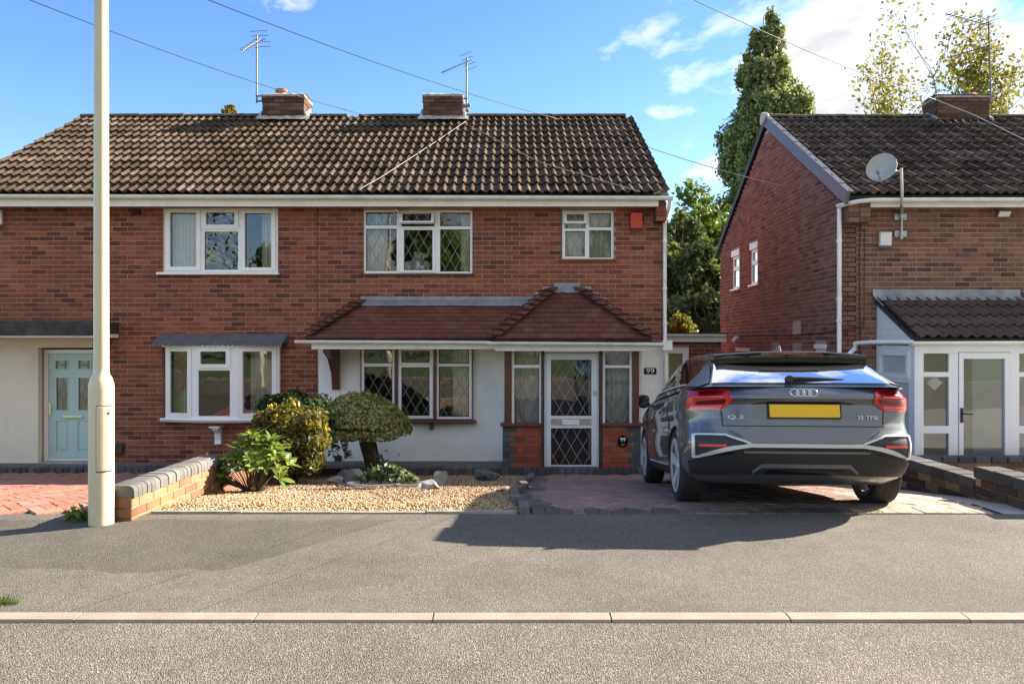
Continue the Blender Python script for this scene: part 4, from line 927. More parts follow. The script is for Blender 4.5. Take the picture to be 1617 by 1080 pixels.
for x in (X_(797, YP), X_(1006, YP)): MB().box(x-.02, x+.10, YP+.13, 12.965, -.49, 1.37).build('porch_side', M_['render_white'], hB)
MB().box(X_(800, YP), X_(1008, YP), YP+.1, 13.3, -.56, -.492).build('porch_floor', M_['terracotta'], hB)
inn = slab(MB(), B_in[0], B_in[1], B_in[2], B_in[3], 13.05, 13.10, [(0.55, 1.3, B_in[2]+.05, 1.2)]).build('inner_door_frame', M_['upvc'], hB)
MB().box(.56, 1.29, 13.06, 13.1, B_in[2]+.05, 1.19).build('inner_door', M_['timber_dark'], hB)
# ---------------------------------------------------------------- the neighbouring house
D2, XN, XN2 = 12.6, 5.406, 13.2
NEY, NEZ, NRY, NRZ, NBY = 12.25, 3.835, 16.25, 6.22, 19.9
hN = thing('detached_house', 'brick house with grey dry verge, satellite dish and white lean-to glazed porch', 'house', (9, 12.6, WB))
nb = unit_brick('brick', 'brick_neighbour')
NT = 3.74
mb = slab(MB(), XN+.003, XN2, WB, NT, D2, D2+.25, [])
wN = mb.build('wall', M_['mortar_neighbour'], hN)
MsF = brick_xforms(XN, XN2, WB, NT, [(5.98, XN2, WB-1, 2.18)], place_front(D2))
NA = math.atan2(NRZ-NEZ, NRY-NEY)
def gtop(y): return NT+.02+(min(y, 2*NRY-y)-D2)*math.tan(NA)+.10
side_op = [(16.88, 17.36, 2.78, 3.74), (18.23, 18.80, 2.78, 3.74), (13.2, 13.66, 0.95, 1.46)]
sw = MB(); sl_ = slab(MB(), D2, NBY, WB, NT, 0, .25, side_op)
sw.add([(XN+y, x, z) for x, y, z in sl_.v], sl_.f)
sw.prism([(XN, D2, NT), (XN, NBY, NT), (XN, NRY+.1, gtop(NRY)-.06), (XN, NRY-.1, gtop(NRY)-.06)], (.25, 0, 0))
sN = sw.build('side_wall', M_['mortar_neighbour'], hN)
def place_side(u, z, du, dz): return TRS((XN-.006+.015+random.uniform(-.002, .002), u, z), (du, .03, dz), Matrix.Rotation(R(-90), 4, 'Z'))
def ext(z):
    if z < NT: return (D2-.008, NBY)
    q = (z-NT-.12)/math.tan(NA); return (D2+max(0, q)+.02, NBY-max(0, q)-.02)
MsS = [m_ for m_ in brick_xforms(D2, NBY, WB, gtop(NRY)-.12, side_op, place_side, ext)]
pieces('brick', 'brickwork', nb, wN, MsF, 150, lambda m_: (m_.translation-Vector((6.8, 12.6, 2.9))).length)
pieces('brick', 'brickwork', nb, sN, MsS, 150, lambda m_: (m_.translation-Vector((5.4, 12.6, 3.0))).length)
MB().box(XN+.25, XN2, NBY-.25, NBY, WB, NT).build('rear_wall', M_['brick_neighbour'], hN)
MB().box(XN2-.25, XN2, D2+.25, NBY-.25, WB, NT+.5).build('end_wall', M_['brick_neighbour'], hN)
interior(hN, XN+.26, XN2-.26, D2+.27, 19.5, WB, NT, (-.45, 1.6, NT-.05))
rN = tiled_roof(hN, XN-.03, XN2, NEY, NEZ, NRY, NRZ, 12, 0.3135, 'roof_tile', lambda m_: m_.translation.length)
MB().prism([(XN-.03, NRY, NRZ), (XN2, NRY, NRZ), (XN2, 20.25, NEZ), (XN-.03, 20.25, NEZ)], (0, 0, -.06)).build('rear_roof', M_['ridge'], hN)
ridge(rN, XN+.05, XN2, NRY, NRZ+.02)
upN = Vector((0, math.cos(NA), math.sin(NA))); nN = Vector((0, -math.sin(NA), math.cos(NA)))
vl = math.hypot(NRY-NEY, NRZ-NEZ); nv_ = 12
vm = MB(); L_ = vl/nv_
vm.box(-.045, .004, -.03, L_-.012, -.135, .062, 0.0); vm.box(-.045, .055, -.03, L_-.012, .062, .082, 0.0)
vme = vm.mesh('verge_unit', M_['slate_grey_plastic'])
rotN = Matrix(((1, 0, 0), (0, upN.y, nN.y), (0, upN.z, nN.z))).to_4x4()
pieces('verge_unit', 'x', vme, rN, [TRS(Vector((XN-.03, NEY, NEZ))+upN*(L_*k)+nN*.004*(k % 2), (1, 1, 1), rotN @ Matrix.Rotation(-.012, 4, 'X')) for k in range(nv_)])
MB().lathe([(.13, -.10), (.13, 0), (.10, .03)], (XN-.02, NRY, NRZ+.0), 14, 'x').build('ridge_end_cap', M_['dish_grey'], rN, angle=40)
MB().prism([(XN-.05, NRY+.02, NRZ+.06), (XN-.05, 20.25, NEZ+.04), (XN-.05, 20.25, NEZ-.13), (XN-.05, NRY+.02, NRZ-.10)], (.05, 0, 0)).build('bargeboard', M_['seal_black'], hN)
MB().box(5.75, XN2, 12.30, 12.32, 3.66, 3.80).build('fascia', M_['fascia'], hN); MB().box(5.75, XN2, 12.32, 12.59, 3.70, 3.72).build('soffit', M_['fascia'], hN)
MB().box(XN+.01, 5.76, 12.33, 12.59, 3.42, 3.78).build('corbel', M_['brick_neighbour'], hN)
pieces('corbel_brick', 'x', nb, hN, [TRS(((XN+5.76)/2+.12*s_, 12.33, 3.42+CO*(k+.5)), (.165, .03, CO-.01)) for k in range(4) for s_ in (-.75, .75)])
gutter(hN, [(XN2, 12.22, 3.79), (7, 12.22, 3.785), (5.72, 12.22, 3.78), (5.52, 12.26, 3.765), (5.36, 12.40, 3.74), (5.33, 12.52, 3.735)], brackets=.85)
pipe(hN, [(5.345, 12.53, 3.70), (5.345, 12.54, -.5)], .036, clips=(3.15, 2.2, 1.85))
brick_stack(hN, X_(1481, 16.0), X_(1563, 16.0), 16.0, 16.6, NRZ-.16, Z_(152, 16.0)); 
cN = [o for o in hN.children if o.name.startswith('chimney')][0]; flash_apron(cN, X_(1481, 16.0), X_(1563, 16.0), 16.0, NRZ-.2, NA)
MB().lathe([(.17, 0), (.17, .05), (.13, .09), (.05, .10)], (X_(1530, 16.3), 16.3, Z_(152, 16)+.04), 16).build('chimney_pot', M_['terracotta'], cN, angle=40)
# side windows
for y0, y1, z0, z1, hd in ((16.88, 17.36, 2.78, 3.56, 1), (18.23, 18.80, 2.78, 3.56, 1), (13.2, 13.66, 0.95, 1.38, 1)):
    def sideslab(x0, x1, ops, name, mat, par, bev=.005):
        q = slab(MB(), ops[0][0], ops[0][1], ops[0][2], ops[0][3], x0, x1, ops[1:]); q.v = [(b_, a, c_) for a, b_, c_ in q.v]; return q.build(name, M_[mat], par, bevel=bev)
    zm = z0+(z1-z0)*.62
    pa = [(y0+.07, y1-.07, z0+.06, zm-.04), (y0+.10, y1-.10, zm+.06, z1-.06)] if z0 > 2 else [(y0+.06, y1-.06, z0+.05, z1-.05)]
    f_ = sideslab(XN+.01, XN+.07, [(y0, y1, z0, z1)]+pa, 'window', 'upvc', hN)
    for p_ in pa: MB().add([(XN+.04, p_[0], p_[2]), (XN+.04, p_[1], p_[2]), (XN+.04, p_[1], p_[3]), (XN+.04, p_[0], p_[3])], [(0, 1, 2, 3)]).build('pane', M_['glass'], f_, fix=False)
    MB().box(XN-.03, XN+.06, y0-.03, y1+.03, z1, z1+.16 if z0 > 2 else z1+.08).build('window_head', M_['upvc'], f_, bevel=.01)
    MB().box(XN-.06, XN+.06, y0-.06, y1+.06, z0-.04, z0).build('window_sill', M_['upvc'], f_, bevel=.006)
mb = MB()
for y0, y1, z0, z1 in ((14.35, 14.75, 1.62, 1.90), (15.5, 15.95, .6, 1.50), (14.33, 14.75, .6, 1.48)): mb.box(XN-.014, XN+.01, y0, y1, z0, z1)
mb.build('mortar_patch', M_['paving_buff'], sN)
MB().tube([(XN-.02, 19.6, 1.62), (XN-.02, 17, 1.66), (XN-.02, 14.8, 1.63), (XN-.02, 12.7, 1.68)], .012, 6).build('cable', M_['wire_black'], sN)
MB().box(XN-.05, XN+.0, 17.4, 18.4, 1.28, 1.36).build('ledge', M_['render_cream'], sN)
# lean-to porch
YL = 11.4; XL = 5.98
pf = slab(MB(), XL, 9.2, -.55, 1.44, YL, YL+.09, [px_rect(1458.5, 1498.5, 558, 587.5, YL), px_rect(1458.5, 1498.5, 595, 672.5, YL), px_rect(1458.5, 1498.5, 684, 745, YL), px_rect(1513, 1596, 556, 745, YL), px_rect(1609.5, 1660, 558, 587.5, YL), px_rect(1609.5, 1660, 595, 672.5, YL), px_rect(1609.5, 1660, 684, 745, YL)]).build('porch_frame', M_['upvc'], hN, bevel=.006)
for l in (1458.5, 1609.5):
    for t_, b_ in ((558, 587.5), (595, 672.5), (684, 745)):
        q = px_rect(l, 1498.5 if l < 1500 else 1660, t_, b_, YL); MB().add([(q[0], YL+.04, q[2]), (q[1], YL+.04, q[2]), (q[1], YL+.04, q[3]), (q[0], YL+.04, q[3])], [(0, 1, 2, 3)]).build('pane', M_['glass'], pf, fix=False)
q = px_rect(1514, 1595, 557, 744, YL); g = px_rect(1521, 1586.5, 566.5, 738, YL)
nd = slab(MB(), q[0], q[1], q[2], q[3], YL-.012, YL+.06, [g]).build('porch_door', M_['upvc'], hN, bevel=.006)
MB().add([(g[0], YL+.03, g[2]), (g[1], YL+.03, g[2]), (g[1], YL+.03, g[3]), (g[0], YL+.03, g[3])], [(0, 1, 2, 3)]).build('pane', M_['glass'], nd, fix=False)
MB().box(g[0]+.16, g[1], YL+.05, YL+.06, g[2], g[3]).build('blind', M_['blind'], nd)
hb = MB().box(X_(1515.5, YL), X_(1519.5, YL), YL-.03, YL-.01, Z_(667, YL), Z_(644, YL)); hb.tube([(X_(1517.5, YL), YL-.06, Z_(653, YL)), (X_(1533, YL), YL-.06, Z_(653.5, YL))], .009, 8); hb.tube([(X_(1517.5, YL), YL-.0, Z_(653, YL)), (X_(1517.5, YL), YL-.065, Z_(653, YL))], .009, 8); hb.build('door_handle', M_['black_plastic'], nd)
mb = MB(); c_ = P(1475.5, 604.5, YL+.036)
for s_, y_, t_ in ((.115, 0, 0), (.06, -.003, 0)): mb.prism([c_+Vector((0, y_, s_)), c_+Vector((s_, y_, 0)), c_+Vector((0, y_, -s_)), c_+Vector((-s_, y_, 0))], (0, -.003, 0))
mb.build('window_motif', M_['lead_came'], pf)
# porch side (faces the drive): top-hung light over an obscured panel
def yslab(x0, x1, rect, ops, name, mat, par, bev=.005):
    q = slab(MB(), *rect, x0, x1, ops); q.v = [(b_, a, c_) for a, b_, c_ in q.v]; return q.build(name, M_[mat], par, bevel=bev)
ps = yslab(XL+.003, XL+.07, (YL+.09, D2, -.55, 1.44), [(YL+.18, D2-.10, -.45, .88), (YL+.18, D2-.10, .96, 1.34)], 'porch_side', 'upvc', hN)
yslab(XL-.02, XL+.05, (YL+.16, D2-.08, .94, 1.36), [(YL+.23, D2-.15, 1.01, 1.29)], 'sash', 'upvc', ps)
for p_ in ((YL+.18, D2-.10, -.45, .88), (YL+.2, D2-.12, 1.0, 1.3)): MB().box(XL+.03, XL+.04, p_[0], p_[1], p_[2], p_[3]).build('obscured_pane', M_['glass_frosted'], ps)
MB().prism([(XL+.01, YL+.02, 1.50), (XL+.01, D2-.01, 1.50), (XL+.01, D2-.01, 2.20)], (.03, 0, 0)).build('porch_cheek', M_['upvc'], hN)
for k in range(1, 7): MB().box(XL+.004, XL+.012, YL+.02+(k)*.17, D2-.012, 1.50+k*.099, 1.506+k*.099).build('cladding_joint', M_['upvc_grey'], hN)
MB().box(XL-.04, 9.2, YL-.03, YL+.09, 1.442, 1.50).build('porch_fascia', M_['upvc'], hN, bevel=.006)
tiled_roof(hN, XL-.03, 9.2, YL-.10, 1.545, D2-.02, 2.20, 4, .3135, 'roof_tile_porch', lambda m_: m_.translation.length, jig=.6, name='porch_roof')
gutter(hN, [(9.2, YL-.12, 1.515), (7, YL-.12, 1.51), (XL-.1, YL-.12, 1.505)], r=.045, brackets=.7)
pipe(hN, [(XL-.08, YL-.10, 1.50), (5.62, 11.9, 1.50), (5.55, 12.42, 1.48)], .03); pipe(hN, [(5.55, 12.42, 1.48), (5.55, 12.42, 1.40), (5.38, 12.5, 1.20), (5.36, 12.52, 1.1)], .034)
MB().grid([[(X_(1377, D2)+(X_(1609, D2)-X_(1377, D2))*i/20, y_+random.uniform(-.003, .003), z_+random.uniform(-.005, .005)) for i in range(21)] for y_, z_ in ((12.42, 2.17), (12.565, 2.26), (12.57, 2.36))]).build('flashing', M_['lead_sheet'], hN, angle=60)
MB().box(XL+.1, 9.1, D2-.03, D2-.005, -.5, 2.1).build('porch_back', M_['render_white'], hN)
plN = MB().box(5.2, 9.4, 10.98, YL+.1, -.6, Z_(727, 11)).build('porch_step', M_['mortar_dark'], hN)
pieces('plinth_brick', 'x', blue, plN, [TRS((5.2+.235*(k+.5), 11.05, Z_(725, 11)), (.225, .2, .075)) for k in range(17)])
pieces('step_brick', 'x', unit_brick('step_brick', 'brick_wall_old'), plN, [TRS((5.2+.235*(k+.5)+(.11 if r % 2 else 0), 10.99, Z_(725, 11)-.04-CO*(r+.5)), (.225, .03, CO-.01)) for k in range(17) for r in range(4)])
for x, z0, z1 in ((5.93, .55, 3.45), (6.0, 1.8, 3.5)):
    pass
MB().tube([(X_(1358, D2), D2-.025, 3.42), (X_(1356, D2), D2-.025, 3.0), (X_(1357, D2), D2-.025, .4)], .008, 6).build('cable', M_['wire_black'], hN)
MB().tube([(X_(1364, D2), D2-.025, 3.36), (X_(1363.5, D2), D2-.025, 2.6), (X_(1363, D2), D2-.025, 1.75), (X_(1320, D2), D2-.025, 1.70)], .007, 6).build('cable', M_['wire_black'], hN)
# ---------------------------------------------------------------- flat-roofed side extension between the houses
struct(MB().grid([[(x, y, -.60) for x in (2.60, 5.40)] for y in (12.0, 26)]).build('side_path', M_['concrete']))
gG = thing('side_extension', 'flat roofed brick side extension with white leaded door between the two houses', 'extension', (3.7, 16, WB))
YE = 16.0
gd = px_rect(1050, 1088, 548, 660, YE)
gw = slab(MB(), 2.6, 4.36, WB, 1.60, YE, YE+.2, [gd]).build('wall', M_['mortar'], gG)
pieces('brick', 'brickwork', brickm, gw, brick_xforms(2.6, 4.36, WB, 1.60, [gd], place_front(YE)), 300, lambda m_: -m_.translation.z)
MB().box(2.6, 4.36, YE+.2, 21, WB, 1.58).build('body', M_['brick'], gG)
MB().box(2.5, 4.46, YE-.12, 21.1, 1.64, 1.69).build('roof', M_['felt_black'], gG)
MB().box(2.5, 4.42, YE-.14, YE-.11, 1.50, 1.65).build('fascia', M_['fascia'], gG, bevel=.005)
gutter(gG, [(2.6, YE-.20, 1.66), (4.40, YE-.20, 1.655)], r=.05)
gdo = window(gG, gd, YE+.03, [(gd[0]+.09, gd[1]-.13, gd[2]+.75, gd[3]-.13), (gd[0]+.09, gd[1]-.13, gd[2]+.1, gd[2]+.62)], lat=True, px=False, name='door')
# ---------------------------------------------------------------- small things on the houses
def text_mesh(name, s, size, M, mat, parent, ext=.002, bold=0.0, xs=1.0):
    cu = bpy.data.curves.new(name, 'FONT'); cu.body = s; cu.size = size; cu.extrude = ext; cu.align_x = 'CENTER'; cu.align_y = 'CENTER'; cu.offset = bold
    tmp = bpy.data.objects.new('tmp', cu); C.objects.link(tmp); dg = bpy.context.evaluated_depsgraph_get()
    me = bpy.data.meshes.new_from_object(tmp.evaluated_get(dg)); bpy.data.objects.remove(tmp); bpy.data.curves.remove(cu)
    me.transform(M @ Matrix.Diagonal((xs, 1, 1, 1))); me.materials.clear(); me.materials.append(M_[mat]); me.name = name
    o = bpy.data.objects.new(name, me); C.objects.link(o); return attach(o, parent)
FACE = Matrix.Rotation(R(90), 4, 'X')
pq = thing('number_plaque', 'small black rectangular plaque with white number 99 beside the porch', 'house number', tuple(P(1027, 586, 12.96)))
c_ = P(1027, 586, 12.955); MB().prism([c_+Vector((a*.105, 0, b_*.055)) for a, b_ in ((-1, -.7), (-.9, -1), (.9, -1), (1, -.7), (1, .7), (.9, 1), (-.9, 1), (-1, .7))], (0, .014, 0)).build('plate', M_['car_black_gloss'], pq, bevel=.003)
text_mesh('digits', '99', .115, Matrix.Translation(c_+Vector((0, -.003, 0))) @ FACE, 'white_plastic', pq, .002, 0, 1.25)
po = thing('number_plaque', 'oval black plaque with white 99 and leaf motif on the porch brickwork', 'house number', tuple(P(983.5, 697, 12.28)))
c_ = P(983.5, 697, 12.272)
MB().prism([c_+Vector((.08*math.cos(t_), 0, .10*math.sin(t_))) for t_ in [2*math.pi*k/28 for k in range(28)]], (0, .012, 0)).build('plate', M_['car_black_gloss'], po)
text_mesh('digits', '99', .085, Matrix.Translation(c_+Vector((0, -.003, .030))) @ FACE, 'white_plastic', po, .002, .001, 1.1)
mb = MB()
for k, (dx_, dz_, a_) in enumerate(((-.018, -.045, .6), (.0, -.035, 0), (.018, -.045, -.6), (-.008, -.065, .9), (.01, -.07, -.8))):
    mb.prism([c_+Vector((dx_+.009*math.cos(t_)*math.cos(a_)-.018*math.sin(t_)*math.sin(a_), -.003, dz_+.009*math.cos(t_)*math.sin(a_)+.018*math.sin(t_)*math.cos(a_))) for t_ in [2*math.pi*i/8 for i in range(8)]], (0, .003, 0))
mb.build('leaf_motif', M_['leaf_yellowgreen'], po)
def alarm(label, px, Y, mat):
    a = thing('alarm_box', label, 'alarm', tuple(P((px[0]+px[1])/2, (px[2]+px[3])/2, Y)))
    x0, x1, z0, z1 = px_rect(*px, Y); MB().prism([(x0, Y, z0), (x0, Y-.055, z0+.02), (x0, Y-.075, z1-.02), (x0, Y, z1)], (x1-x0, 0, 0)).build('casing', M_[mat], a, bevel=.008)
    MB().box(x0+.005, x1-.005, Y-.05, Y, z0-.022, z0+.002).build('sounder_base', M_['timber_dark' if mat == 'alarm_red' else 'slate_grey_plastic'], a)
alarm('bright red alarm box high on the brick wall under the eaves', (995.5, 1013.5, 335, 363), 12.985, 'alarm_red')
alarm('plain white alarm box on the brick wall below the satellite dish', (1387.5, 1405.5, 366, 390), 12.585, 'white_plastic')
alarm('white alarm box near the outer corner of the teal door house', (-10, 5.5, 331, 356), 12.985, 'white_plastic')
cc = thing('security_camera', 'small black bullet camera on the brick wall beside the upper white window', 'camera', tuple(P(218, 338, 12.98)))
p_ = P(214, 338, 12.98); mb = MB(); mb.lathe([(.035, -.02), (.035, 0)], p_+Vector((0.06, 0, .02)), 12, 'y'); mb.tube([p_+Vector((.06, -.02, .02)), p_+Vector((.05, -.07, 0))], .012, 8); mb.build('mount', M_['black_plastic'], cc)
MB().tube([p_+Vector((.07, -.05, .01)), p_+Vector((.0, -.13, -.02)), p_+Vector((-.01, -.14, -.025))], [.032, .036, .028], 12).build('camera_body', M_['black_plastic'], cc, angle=50)
cc = thing('security_camera', 'small white bullet camera tucked above the leaded upper window', 'camera', tuple(P(626, 334, 12.9)))
p_ = P(626, 334, 12.9); MB().tube([p_+Vector((0, .1, .02)), p_+Vector((0, -.02, -.01)), p_+Vector((0, -.05, -.03))], [.03, .045, .035], 12).build('camera_body', M_['white_plastic'], cc, angle=50); MB().tube([p_+Vector((0, -.05, -.03)), p_+Vector((0, -.055, -.034))], .022, 10).build('lens', M_['seal_black'], cc)
cc = thing('security_camera', 'white bullet camera on the side wall of the neighbouring house', 'camera', (XN-.05, 18.2, 1.6))
MB().tube([(XN-.01, 18.2, 1.58), (XN-.10, 18.15, 1.60), (XN-.20, 18.1, 1.50)], [.03, .05, .05], 10).build('camera_body', M_['white_plastic'], cc, angle=50)
fl = thing('flood_light', 'slim white flood light under the eaves of the neighbouring house', 'light', tuple(P(1585, 337, 12.5)))
p_ = P(1585, 337, 12.48); MB().obox(Matrix.Translation(p_) @ Matrix.Rotation(R(-50), 4, 'X'), .21, .12, .035).build('lamp_head', M_['slate_grey_plastic'], fl, bevel=.006); MB().obox(Matrix.Translation(p_+Vector((0, -.018, -.016))) @ Matrix.Rotation(R(-50), 4, 'X'), .18, .09, .012).build('lens', M_['white_plastic'], fl); MB().tube([p_, p_+Vector((0, .12, .02))], .014, 6).build('bracket', M_['slate_grey_plastic'], fl)
# satellite dish
sd = thing('satellite_dish', 'weathered grey satellite dish on a galvanised pole against the tiled roof', 'satellite dish', tuple(P(1424, 375, 12.45)))
pt = [P(1424, 378, 12.52), P(1424, 338, 12.52), P(1424, 322, 12.11), P(1424, 300, 12.08), P(1423, 266, 12.08)]
MB().tube(pt, .022, 10).build('pole', M_['galvanised'], sd, angle=50)
for yy_ in (342, 369):
    q = P(1424, yy_, 12.52); MB().box(q.x-.10, q.x+.10, 12.55, 12.585, q.z-.05, q.z+.05).build('wall_plate', M_['galvanised'], sd); MB().box(q.x-.03, q.x+.03, 12.49, 12.56, q.z-.03, q.z+.03).build('standoff', M_['galvanised'], sd)
c_ = P(1394, 268, 11.95); ax = Vector((-.62, -.72, .30)).normalized(); a1 = ax.cross(Vector((0, 0, 1))).normalized(); a2 = a1.cross(ax).normalized()
mb = MB(); rows = []
for k in range(7):
    r_ = .225*k/6; rows.append([c_+a1*(r_*math.cos(t_))+a2*(r_*1.06*math.sin(t_))+ax*(.38*r_*r_/.225) for t_ in [2*math.pi*i/28 for i in range(28)]])
mb.grid(rows, close=True); mb.grid([[p_-ax*.012 for p_ in r_] for r_ in rows], close=True); mb.grid([rows[-1], [p_-ax*.014 for p_ in rows[-1]]], close=True)
mb.build('reflector', M_['dish_grey'], sd, smooth=True)
mb = MB(); tip = c_+ax*.30-a2*.16; mb.tube([c_-a2*.22-ax*.01, tip], .010, 6); mb.tube([tip-ax*.03, tip+ax*.0-ax*.09], .028, 10); mb.build('feed_arm', M_['galvanised'], sd)
MB().tube([c_-ax*.02, pt[4]-Vector((0, 0, .05))], .02, 8).build('mount', M_['galvanised'], sd)
# aerials
def yagi(label, base, top, boom_a, boom_b, n, el=.16, second=None, bracket=None):
    base, top = Vector(base), Vector(top)
    a = thing('tv_aerial', label, 'aerial', tuple(base))
    MB().tube([base, top], .018, 8).build('mast', M_['aerial_metal'], a)
    for bb in ((boom_a, boom_b),)+((second,) if second else ()):
        p0, p1 = Vector(bb[0]), Vector(bb[1]); d = (p1-p0).normalized(); s = d.cross(Vector((0, 0, 1))).normalized(); v_ = s.cross(d)
        MB().tube([p0, p1], .012, 6).build('boom', M_['aerial_metal'], a)
        mb = MB(); ln = (p1-p0).length
        for i in range(n):
            q = p0+d*(ln*(i+.3)/n); mb.tube([q-s*el*(1-.3*i/n), q+s*el*(1-.3*i/n)], .007, 5); mb.tube([q-v_*el*.35, q+v_*el*.35], .006, 5)
        for sz in (-.10, -.04, .04, .10): mb.tube([p0-s*.2+v_*sz*1.6, p0+s*.2+v_*sz*1.6], .006, 5)
        mb.build('aerial_rods', M_['aerial_metal'], a)
    if bracket:
        mb = MB()
        for z_ in bracket[1]: mb.box(min(base.x, bracket[0])-.02, max(base.x, bracket[0])+.02, base.y-.02, base.y+.02, z_-.012, z_+.012)
        mb.build('bracket', M_['aerial_metal'], a)
def at(px, py, Y): return P(px, py, Y)
yagi('tall aerial mast strapped to the chimney with two small pots', at(405.5, 163, 16.5), at(405.5, 56, 16.5), at(412, 62, 16.4), at(383, 80, 15.6), 7, .14, None, (X_(416, 16.4), (Z_(152, 16.5), Z_(160, 16.5))))
yagi('short aerial mast beside the chimney with a ragged mortar top', at(737, 172, 16.5), at(737, 92, 16.5), at(740, 97, 16.5), at(698, 115, 16.0), 9, .14, None, (X_(729, 16.4), (Z_(156, 16.5), Z_(168, 16.5))))
yagi('double aerial mast on the neighbouring house chimney', at(1565, 166, 16.2), at(1561, 36, 16.2), at(1562, 40, 16.2), at(1494, 22, 15.6), 10, .12, (at(1561, 73, 16.2), at(1498, 91, 15.8)), (X_(1561, 16.2), (Z_(152, 16.2), Z_(163, 16.2))))
bpy.data.objects['tv_aerial.001']
tw = thing('cable_junction', 'weathered clump of insulators beside the ragged chimney', 'junction', tuple(at(738, 172, 16.4)))
mb = MB()
for k in range(5): mb.lathe([(.02, -.04), (.045, -.02), (.045, .02), (.02, .04)], at(737+random.uniform(-3, 4), 170+random.uniform(-4, 5), 16.35), 8)
mb.build('insulators', M_['edging'], tw)
# overhead and surface cables
def cable(label, pts, r, mat, sag=0.0, group=None):
    pts = [Vector(p) for p in pts]; out = []
    for a, b_ in zip(pts, pts[1:]):
        for k in range(12): f = k/12; out.append(a+(b_-a)*f-Vector((0, 0, sag*4*f*(1-f))))
    out.append(pts[-1]); o = MB().tube(out, r, 6).build('cable', M_[mat], smooth=True); tag(o, label, 'cable', group); return o
cable('thin black overhead cable running to the taller aerial chimney roof', [at(-240, -118, 9), at(610, 191, 16.4)], .0065, 'wire_black', .18)
cable('thin black overhead cable running to the ridge above the leaded windows', [at(40, -118, 9), at(900, 193, 16.5)], .0065, 'wire_black', .18)
cable('overhead cable dropping to the neighbouring house chimney roof', [at(900, -95, 9), at(1478, 158, 15.9)], .0065, 'wire_black', .12)
cable('pale cable clipped down the roof from the neighbouring chimney', [at(1478, 158, 15.8), at(1540, 183, 15.2), at(1640, 232, 14.2)], .010, 'wire_white')
cable('thin pale cable strung between the two houses', [at(1010, 228, 15.2), at(1250, 297, XN*FPX/(1250-808.5))], .008, 'wire_white', .05)
def on_roof(px, py):                             # pixel -> point on the pair's front slope
    d = P(px, py, 1.0)-Vector((0, 0, EYE)); n_ = Vector((0, -math.sin(AL), math.cos(AL))); p0 = Vector((0, EY, EZ))
    t_ = (p0-Vector((0, 0, EYE))).dot(n_)/d.dot(n_); return Vector((0, 0, EYE))+d*t_+n_*.075
cable('white cable lying down the tiled roof from the ragged chimney', [on_roof(735, 198), on_roof(690, 229), on_roof(640, 262), on_roof(600, 288), on_roof(568, 306)], .0055, 'wire_white')
cable('thin grey cable lying across the tiles to the eaves corner', [on_roof(742, 205), on_roof(850, 262), on_roof(1010, 310)], .006, 'wire_white')
# ---------------------------------------------------------------- lamp post
lp = thing('lamp_post', 'tall cream painted tubular steel lamp post on the pavement', 'lamp post', (X_(160, 6.04), 6.04, 0.07))
lx, ly = X_(160, 6.04), 6.04
MB().lathe([(.092, -.06), (.092, .70), (.0925, 1.06), (.090, 1.10), (.078, 1.145), (.058, 1.18), (.056, 1.22)], (lx, ly, .07), 40).build('base_section', M_['cream_paint'], lp, angle=40)
MB().lathe([(.056, 0), (.052, 2.6), (.048, 5.4), (.0, 5.42)], (lx, ly, 1.285), 28).build('shaft', M_['cream_paint'], lp, angle=40)
mb = MB(); rows = []
a0, a1_ = R(-82), R(-14); sm_ = MB(); sm_.grid([[(lx+.0945*math.cos(t_), ly+.0945*math.sin(t_), z_) for z_ in (Z_(746, 5.95), Z_(641, 5.95))] for t_ in [a0-.05+(a1_-a0+.1)*k/9 for k in range(10)]]); sm_.build('door_seam', M_['timber_dark'], lp, fix=False)
dz0, dz1 = Z_(744, 5.95), Z_(643, 5.95)
for k in range(9):
    t_ = a0+(a1_-a0)*k/8; rows.append([(lx+r_*math.cos(t_), ly+r_*math.sin(t_), z_) for r_, z_ in ((.088, dz0-.005), (.100, dz0), (.100, dz1), (.088, dz1+.005))])
mb.grid(rows, close=False); mb.add([rows[0][i] for i in range(4)], [(0, 1, 2, 3)]); mb.add([rows[-1][i] for i in range(4)], [(3, 2, 1, 0)]); mb.build('access_door', M_['cream_paint'], lp)
MB().lathe([(.011, 0), (.011, .008)], (lx+.1005*math.cos(R(-35)), ly+.1005*math.sin(R(-35)), dz1-.05), 10, 'y').build('door_lock', M_['black_plastic'], lp)
MB().tube([(lx, ly, 6.65), (lx, ly-.15, 6.85), (lx, ly-.9, 7.0)], .03, 10).build('bracket_arm', M_['cream_paint'], lp)
MB().lathe([(.02, 0), (.16, .02), (.17, .08), (.05, .12)], (lx, ly-1.1, 6.95), 20).build('lantern', M_['dish_grey'], lp)
